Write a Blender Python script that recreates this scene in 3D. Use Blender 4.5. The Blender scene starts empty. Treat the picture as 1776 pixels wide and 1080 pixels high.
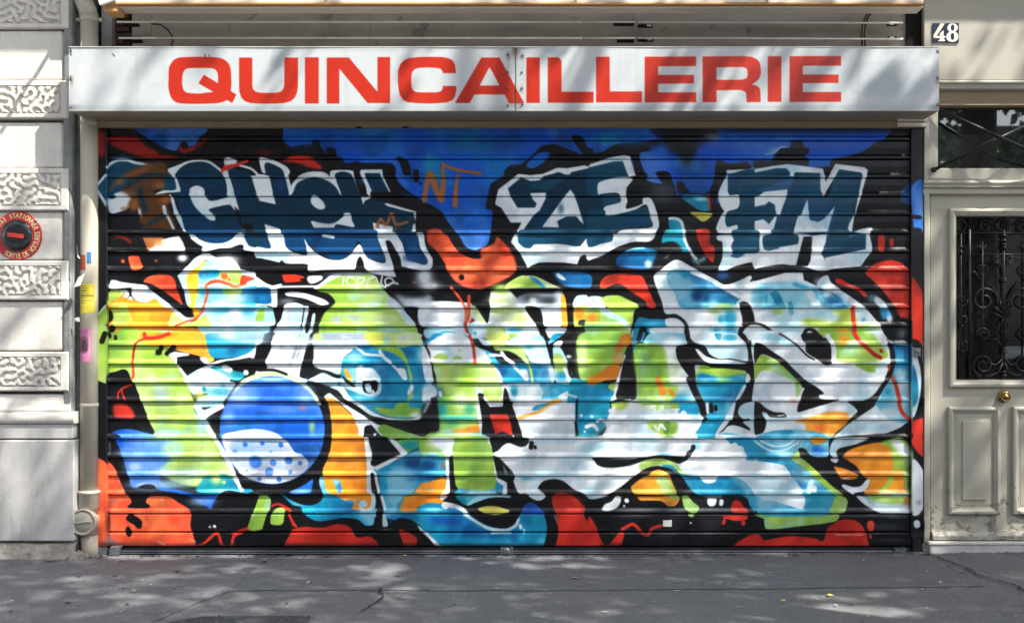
import bpy, bmesh, math, random
import numpy as np
from mathutils import Vector, Matrix
# ------------------------------------------------------------------ camera, sky, sun, exposure
SC = bpy.context.scene
S = .0038; D0 = 7.0; VX, VY = 970., 590.; ZC = 1.414; XC = .038
cam = bpy.data.cameras.new('camera'); camo = bpy.data.objects.new('camera', cam); SC.collection.objects.link(camo); SC.camera = camo
cam.sensor_width = 36; cam.lens = 36 * D0 / (1776 * S); cam.clip_end = 500; cam.clip_start = .05
cam.shift_x = (888 - VX) / 1776; cam.shift_y = (VY - 540) / 1776
camo.location = (XC, -D0, ZC); camo.rotation_euler = (math.radians(90), 0, 0)
SUN = Vector((-.45, .285, -.735)).normalized()          # the way the light travels
W = bpy.data.worlds.new('World'); SC.world = W; W.use_nodes = True
wn = W.node_tree.nodes; wn.clear()
sky = wn.new('ShaderNodeTexSky'); sky.sky_type = 'NISHITA'; sky.sun_disc = False
sky.sun_elevation = math.asin(-SUN.z); sky.sun_rotation = math.atan2(-SUN.x, -SUN.y)
sky.air_density = 1.0; sky.dust_density = 2.0; sky.ozone_density = 1.0
bg = wn.new('ShaderNodeBackground'); bg.inputs[1].default_value = .15
wo = wn.new('ShaderNodeOutputWorld'); hs = wn.new('ShaderNodeHueSaturation'); hs.inputs['Saturation'].default_value = .42; W.node_tree.links.new(sky.outputs[0], hs.inputs['Color']); W.node_tree.links.new(hs.outputs[0], bg.inputs[0]); W.node_tree.links.new(bg.outputs[0], wo.inputs[0])
sl = bpy.data.lights.new('sun', 'SUN'); sl.energy = 3.8; sl.angle = math.radians(.55); sl.color = (1, .95, .86)
so = bpy.data.objects.new('sun', sl); SC.collection.objects.link(so); so.rotation_euler = SUN.to_track_quat('-Z', 'Y').to_euler(); so.location = (6, -8, 12)
SC.view_settings.view_transform = 'Standard'; SC.view_settings.look = 'None'; SC.view_settings.gamma = 1; SC.view_settings.use_curve_mapping = False
SC.view_settings.exposure = 1.68
# ------------------------------------------------------------------ helpers
rnd = random.Random(5); rng = np.random.RandomState(11)
def wx(px, d=0.): return XC + (px - VX) * S * (D0 - d) / D0      # a place measured in the photograph, d metres in front of the shutter
def wz(py, d=0.): return ZC + (VY - py) * S * (D0 - d) / D0
def link(o, parent=None):
    SC.collection.objects.link(o)
    if parent: o.parent = parent
    return o
def thing(name, label, cat, loc=(0, 0, 0), group=None):
    o = bpy.data.objects.new(name, None); o.empty_display_size = .1; link(o); o.location = loc
    o['label'] = label; o['category'] = cat
    if group: o['group'] = group
    return o
def tag(o, label, cat, group=None):
    o['label'] = label; o['category'] = cat
    if group: o['group'] = group
    return o
def new_bm(): return bmesh.new()
def obj(name, bm, mat, parent=None, smooth=False, bevel=0, uv=None, kind=None, label=None):
    me = bpy.data.meshes.new(name)
    if bevel: bmesh.ops.bevel(bm, geom=list(bm.edges), offset=bevel, segments=1, affect='EDGES', clamp_overlap=True)
    if uv:
        l = bm.loops.layers.uv.new('UVMap')
        for f in bm.faces:
            for lp in f.loops: lp[l].uv = uv(lp.vert.co)
    bm.to_mesh(me); bm.free()
    if smooth: me.polygons.foreach_set('use_smooth', [True] * len(me.polygons))
    o = bpy.data.objects.new(name, me); link(o)
    for m in (mat if isinstance(mat, (list, tuple)) else [mat]): me.materials.append(m)
    if parent:
        o.parent = parent; o.matrix_parent_inverse = Matrix.Translation(-parent.location) if parent.parent is None else Matrix.Identity(4)
        if parent.parent is None: pass
    if kind: o['kind'] = kind
    if label: o['label'] = label
    return o
def box(bm, x0, x1, y0, y1, z0, z1):
    v = [bm.verts.new(p) for p in ((x0, y0, z0), (x1, y0, z0), (x1, y1, z0), (x0, y1, z0), (x0, y0, z1), (x1, y0, z1), (x1, y1, z1), (x0, y1, z1))]
    for f in ((0, 3, 2, 1), (4, 5, 6, 7), (0, 1, 5, 4), (1, 2, 6, 5), (2, 3, 7, 6), (3, 0, 4, 7)): bm.faces.new([v[i] for i in f])
    return v
def pbox(bm, px0, px1, py0, py1, df, db):              # box seen at photo px px0..px1, py0..py1 on its front, from df to db in front of the shutter
    return box(bm, wx(px0, df), wx(px1, df), -df, -db, wz(py1, df), wz(py0, df))
def sweep_x(bm, prof, x0, x1, cap=True, n=1, wob=None):   # profile [(y, z)] run along x
    rows = []
    for i in range(n + 1):
        x = x0 + (x1 - x0) * i / n
        rows.append([bm.verts.new((x, y + (wob(x, j) if wob else 0), z)) for j, (y, z) in enumerate(prof)])
    for a, b in zip(rows[:-1], rows[1:]):
        for j in range(len(prof) - 1): bm.faces.new((a[j], a[j+1], b[j+1], b[j]))
    if cap:
        bm.faces.new(rows[0][::-1]); bm.faces.new(rows[-1])
def tube(bm, pts, r, seg=8, cap=True):
    pts = [Vector(p) for p in pts]; rings = []; up = Vector((0, -1, .01)).normalized()
    for i, p in enumerate(pts):
        t = (pts[min(i+1, len(pts)-1)] - pts[max(i-1, 0)]).normalized()
        a = t.cross(up); a = a.normalized() if a.length > 1e-3 else t.orthogonal().normalized()
        b = t.cross(a).normalized(); rr = r[i] if isinstance(r, (list, tuple)) else r
        rings.append([bm.verts.new(p + (a * math.cos(2*math.pi*k/seg) + b * math.sin(2*math.pi*k/seg)) * rr) for k in range(seg)])
    for a, b in zip(rings[:-1], rings[1:]):
        for k in range(seg): bm.faces.new((a[k], a[(k+1) % seg], b[(k+1) % seg], b[k]))
    if cap: bm.faces.new(rings[0][::-1]); bm.faces.new(rings[-1])
def lathe_y(bm, cx, cz, prof, seg=32):                 # profile [(radius, y)] turned about an axis along y
    rings = []
    for r, y in prof:
        if r < 1e-5: rings.append([bm.verts.new((cx, y, cz))])
        else: rings.append([bm.verts.new((cx + r*math.cos(2*math.pi*k/seg), y, cz + r*math.sin(2*math.pi*k/seg))) for k in range(seg)])
    for a, b in zip(rings[:-1], rings[1:]):
        for k in range(seg):
            k2 = (k+1) % seg
            if len(a) == 1: bm.faces.new((a[0], b[k2], b[k]))
            elif len(b) == 1: bm.faces.new((a[k], a[k2], b[0]))
            else: bm.faces.new((a[k], a[k2], b[k2], b[k]))
def lathe_z(bm, cx, cy, prof, seg=24):
    rings = [[bm.verts.new((cx + r*math.cos(2*math.pi*k/seg), cy + r*math.sin(2*math.pi*k/seg), z)) for k in range(seg)] for r, z in prof]
    for a, b in zip(rings[:-1], rings[1:]):
        for k in range(seg): bm.faces.new((a[k], a[(k+1) % seg], b[(k+1) % seg], b[k]))
    bm.faces.new(rings[0][::-1]); bm.faces.new(rings[-1])
def frame_ring(bm, x0, x1, z0, z1, prof):              # mitred moulding round a rectangle; prof [(inset, y)]
    loops = [[bm.verts.new(p) for p in ((x0+i, y, z0+i), (x1-i, y, z0+i), (x1-i, y, z1-i), (x0+i, y, z1-i))] for i, y in prof]
    for a, b in zip(loops[:-1], loops[1:]):
        for k in range(4): bm.faces.new((a[k], a[(k+1) % 4], b[(k+1) % 4], b[k]))
# ------------------------------------------------------------------ painted images (made here, nothing is loaded)
PAL = {'K': (12,13,17), 'W': (230,236,240), 'B': (12,80,192), 'BU': (14,82,196), 'BD': (16,62,120), 'BL': (44,112,218),
 'N': (8,66,92), 'N2': (3,46,68), 'N3': (5,56,100), 'NL': (30,84,126), 'R': (216,52,34), 'R2': (196,44,32), 'DR': (150,32,24),
 'OR': (234,84,56), 'OR2': (246,124,74), 'G': (146,190,70), 'G2': (96,158,72), 'GL': (186,214,92), 'YG': (214,226,98), 'LG': (206,226,168),
 'C': (22,146,188), 'CD': (10,92,150), 'TL': (16,146,164), 'LC': (158,212,226), 'O': (248,164,44), 'O2': (228,140,36), 'Y': (255,208,58), 'YO': (214,208,84),
 'BR': (100,62,34), 'BR2': (160,96,50), 'BR3': (226,160,110), 'BB': (34,96,208), 'LB': (150,180,232), 'BG': (110,160,140), 'GY': (172,186,200), 'GR': (96,104,112), 'LV': (176,184,216)}
def catmull(P, closed, n=7):
    P = np.asarray(P, float); m = len(P)
    if m < 3: return P
    out = []
    t = (np.arange(n) / n)[:, None]
    for i in range(m if closed else m - 1):
        if closed: a, b, c, d = P[i-1], P[i], P[(i+1) % m], P[(i+2) % m]
        else: a, b, c, d = P[max(i-1, 0)], P[i], P[i+1], P[min(i+2, m-1)]
        # centripetal-ish: limit tangents by the neighbouring segment length
        L = np.linalg.norm(c - b) + 1e-6
        m1 = (c - a) * .5; m2 = (d - b) * .5
        m1 *= min(1, .9 * L / (np.linalg.norm(m1) + 1e-6)); m2 *= min(1, .9 * L / (np.linalg.norm(m2) + 1e-6))
        out.append((2*t**3 - 3*t**2 + 1) * b + (t**3 - 2*t**2 + t) * m1 + (-2*t**3 + 3*t**2) * c + (t**3 - t**2) * m2)
    if not closed: out.append(P[-1:])
    return np.vstack(out)
def boxblur(m, r):
    if r < .3: return m
    k = max(1, int(round(r)))
    w = np.ones(2 * k + 1) / (2 * k + 1)
    for _ in range(2):
        c = np.cumsum(np.pad(m, ((0, 0), (k + 1, k)), mode='edge'), 1); m = (c[:, 2*k+1:] - c[:, :-2*k-1]) / (2*k+1)
        c = np.cumsum(np.pad(m, ((k + 1, k), (0, 0)), mode='edge'), 0); m = (c[2*k+1:, :] - c[:-2*k-1, :]) / (2*k+1)
    return m
def poly_mask(P, x0, y0, w, h, ss=3):
    m = np.zeros((h, w)); A = P; Bp = np.roll(P, -1, 0); xs = np.arange(w)
    lo = np.minimum(A[:, 1], Bp[:, 1]); hi = np.maximum(A[:, 1], Bp[:, 1])
    dy = Bp[:, 1] - A[:, 1]; dy = np.where(np.abs(dy) < 1e-9, 1e-9, dy); sl = (Bp[:, 0] - A[:, 0]) / dy
    for r in range(h * ss):
        y = y0 + (r + .5) / ss
        k = (lo <= y) & (hi > y)
        if not k.any(): continue
        c = np.sort(A[k, 0] + (y - A[k, 1]) * sl[k]) - x0
        row = m[r // ss]
        for i in range(0, len(c) - 1, 2):
            a, b = max(c[i], 0), min(c[i+1], w)
            if b <= a: continue
            ia, ib = int(a), min(int(b), w - 1)
            if ia == ib: row[ia] += (b - a) / ss
            else:
                row[ia] += (ia + 1 - a) / ss; row[ia+1:ib] += 1 / ss; row[ib] += (b - ib) / ss
    return np.clip(m, 0, 1)
def line_mask(P, wd, x0, y0, w, h):
    X, Y = np.meshgrid(np.arange(w) + x0 + .5, np.arange(h) + y0 + .5)
    d = np.full((h, w), 1e9)
    for a, b in zip(P[:-1], P[1:]):
        v = b - a; L = v @ v + 1e-9
        t = np.clip(((X - a[0]) * v[0] + (Y - a[1]) * v[1]) / L, 0, 1)
        d = np.minimum(d, np.hypot(X - a[0] - t * v[0], Y - a[1] - t * v[1]))
    return np.clip(wd / 2 + .5 - d, 0, 1)
def lin(c):
    c = np.asarray(c, float) / 255
    return np.where(c <= .04045, c / 12.92, ((c + .055) / 1.055) ** 2.4)
def paint(text, X0, Y0, X1, Y1, R=1.5, base='K'):
    W, H = int((X1 - X0) * R), int((Y1 - Y0) * R)
    img = np.empty((H, W, 3)); img[:] = np.array(PAL[base]) / 255.
    rng = np.random.RandomState(7); ox = oy = 0; sc = 6.
    for ln in text.splitlines():
        q = ln.split()
        if not q: continue
        if q[0] == 'T': ox, oy = float(q[1]), float(q[2]); sc = float(q[3]) if len(q) > 3 else 6.; continue
        cmd = q[0]; al = 1.; bl = 0.
        if '@' in cmd: cmd, v = cmd.split('@'); al = float(v)
        if '~' in cmd: cmd, v = cmd.split('~'); bl = float(v)
        col = np.array(PAL[q[1]]) / 255.
        if cmd == 's':
            x, y, rx, ry, a = map(float, ' '.join(q[2:]).replace(',', ' ').split())
            cx, cy = (ox + x / sc - X0) * R, (oy + y / sc - Y0) * R; rx *= R / sc; ry *= R / sc
            xa, xb = max(0, int(cx - 2.2 * rx)), min(W, int(cx + 2.2 * rx) + 1); ya, yb = max(0, int(cy - 2.2 * ry)), min(H, int(cy + 2.2 * ry) + 1)
            if xb <= xa or yb <= ya: continue
            XX, YY = np.meshgrid(np.arange(xa, xb), np.arange(ya, yb))
            m = a * np.clip(1.25 * np.exp(-(((XX - cx) / rx) ** 2 + ((YY - cy) / ry) ** 2) * 1.1) - .02, 0, 1)
        else:
            k = 3 if cmd == 'l' else 2
            P = np.array([[float(t) for t in s.split(',')] for s in q[k:]])
            P = np.stack([(ox + P[:, 0] / sc - X0) * R, (oy + P[:, 1] / sc - Y0) * R], 1)
            wd = float(q[2]) * R / sc if cmd == 'l' else 0
            if cmd == 'f': P = catmull(P, True)
            elif cmd == 'l': P = catmull(P, False, 5)
            b = bl * R / sc + (.8 if cmd != 'p' else .5) * R / 1.5
            pad = wd / 2 + b * 2 + 3
            xa, ya = max(0, int(P[:, 0].min() - pad)), max(0, int(P[:, 1].min() - pad)); xb, yb = min(W, int(P[:, 0].max() + pad) + 1), min(H, int(P[:, 1].max() + pad) + 1)
            if xb <= xa or yb <= ya: continue
            m = poly_mask(P, xa, ya, xb - xa, yb - ya) if cmd != 'l' else line_mask(P, wd, xa, ya, xb - xa, yb - ya)
            m = boxblur(m, b) * al
        m = m[..., None]
        img[ya:yb, xa:xb] = img[ya:yb, xa:xb] * (1 - m) + col * m
    return img

def smooth_noise(h, w, cells, rng, asp=1.):
    gh, gw = max(3, int(cells * h / w * asp) + 3), cells + 3
    g = rng.rand(gh, gw); y = np.linspace(0, gh - 1.001, h); x = np.linspace(0, gw - 1.001, w); iy = y.astype(int); ix = x.astype(int)
    fy = (y - iy)[:, None]; fx = (x - ix)[None]; fy = fy * fy * (3 - 2 * fy); fx = fx * fx * (3 - 2 * fx); ix2 = np.minimum(ix + 1, gw - 1); iy2 = np.minimum(iy + 1, gh - 1)
    return (g[iy][:, ix] * (1 - fx) + g[iy][:, ix2] * fx) * (1 - fy) + (g[iy2][:, ix] * (1 - fx) + g[iy2][:, ix2] * fx) * fy
def spray_finish(img, seed=4):
    """uneven spray cover: each can colour drifts towards its neighbours on the wall, fuzzy rims, overspray specks"""
    rng = np.random.RandomState(seed); h, w = img.shape[:2]
    n = [sum(smooth_noise(h, w, c, rng) * k for c, k in ((c0, .55), (c0 * 2.3, .3), (c0 * 6, .15)) for c in [int(c)]) for c0 in (16, 22, 30, 13)]
    def key(c, s): d = ((img - np.array(PAL[c]) / 255.) ** 2).sum(-1); return np.exp(-d / (s * s))
    out = img.copy()
    for src, s, alts in (('G', .2, (('LG', 0, .58, .7), ('GL', 1, .52, .6), ('LC', 2, .63, .6), ('G2', 3, .58, .55))),
                         ('GL', .16, (('LG', 0, .5, .7), ('G', 1, .55, .6))),
                         ('C', .2, (('LC', 1, .54, .8), ('CD', 2, .56, .75), ('TL', 3, .5, .6))),
                         ('LC', .15, (('W', 0, .5, .7), ('C', 3, .58, .55))),
                         ('W', .16, (('GY', 2, .56, .55), ('LC', 1, .6, .6))),
                         ('O', .2, (('Y', 0, .5, .6), ('O2', 2, .5, .7))), ('O2', .2, (('BR2', 3, .55, .45), ('O', 1, .55, .6))),
                         ('BU', .16, (('BL', 1, .55, .5), ('BD', 2, .52, .6), ('TL', 3, .66, .5))), ('BB', .16, (('LB', 0, .56, .55), ('BU', 3, .5, .5))),
                         ('OR', .2, (('OR2', 0, .52, .6), ('R2', 2, .55, .5))), ('R', .16, (('DR', 1, .54, .55),)), ('R2', .16, (('DR', 1, .54, .5),)),
                         ('N', .1, (('N3', 1, .55, .5), ('NL', 2, .55, .45))), ('N2', .1, (('N3', 1, .56, .5),)), ('K', .1, (('GR', 3, .62, .16),))):
        k = key(src, s)
        for c, ni, th, a in alts:
            mk = np.clip((n[ni] - th) / .16, 0, 1) * a * k
            out = out * (1 - mk[..., None]) + np.array(PAL[c]) / 255. * mk[..., None]
    yy, xx = np.mgrid[0:h, 0:w]
    for amp, fr in ((.9, .4), (3.0, .08)):
        jy = np.clip(yy + (rng.randn(h, w) * amp).astype(int), 0, h - 1); jx = np.clip(xx + (rng.randn(h, w) * amp).astype(int), 0, w - 1)
        out = out * (1 - fr) + out[jy, jx] * fr
    hz = np.stack([boxblur(out[..., i], 7) for i in range(3)], -1)
    out = out * .96 + hz * .04
    out *= 1 + rng.randn(h, w, 1) * .018
    return out
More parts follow.
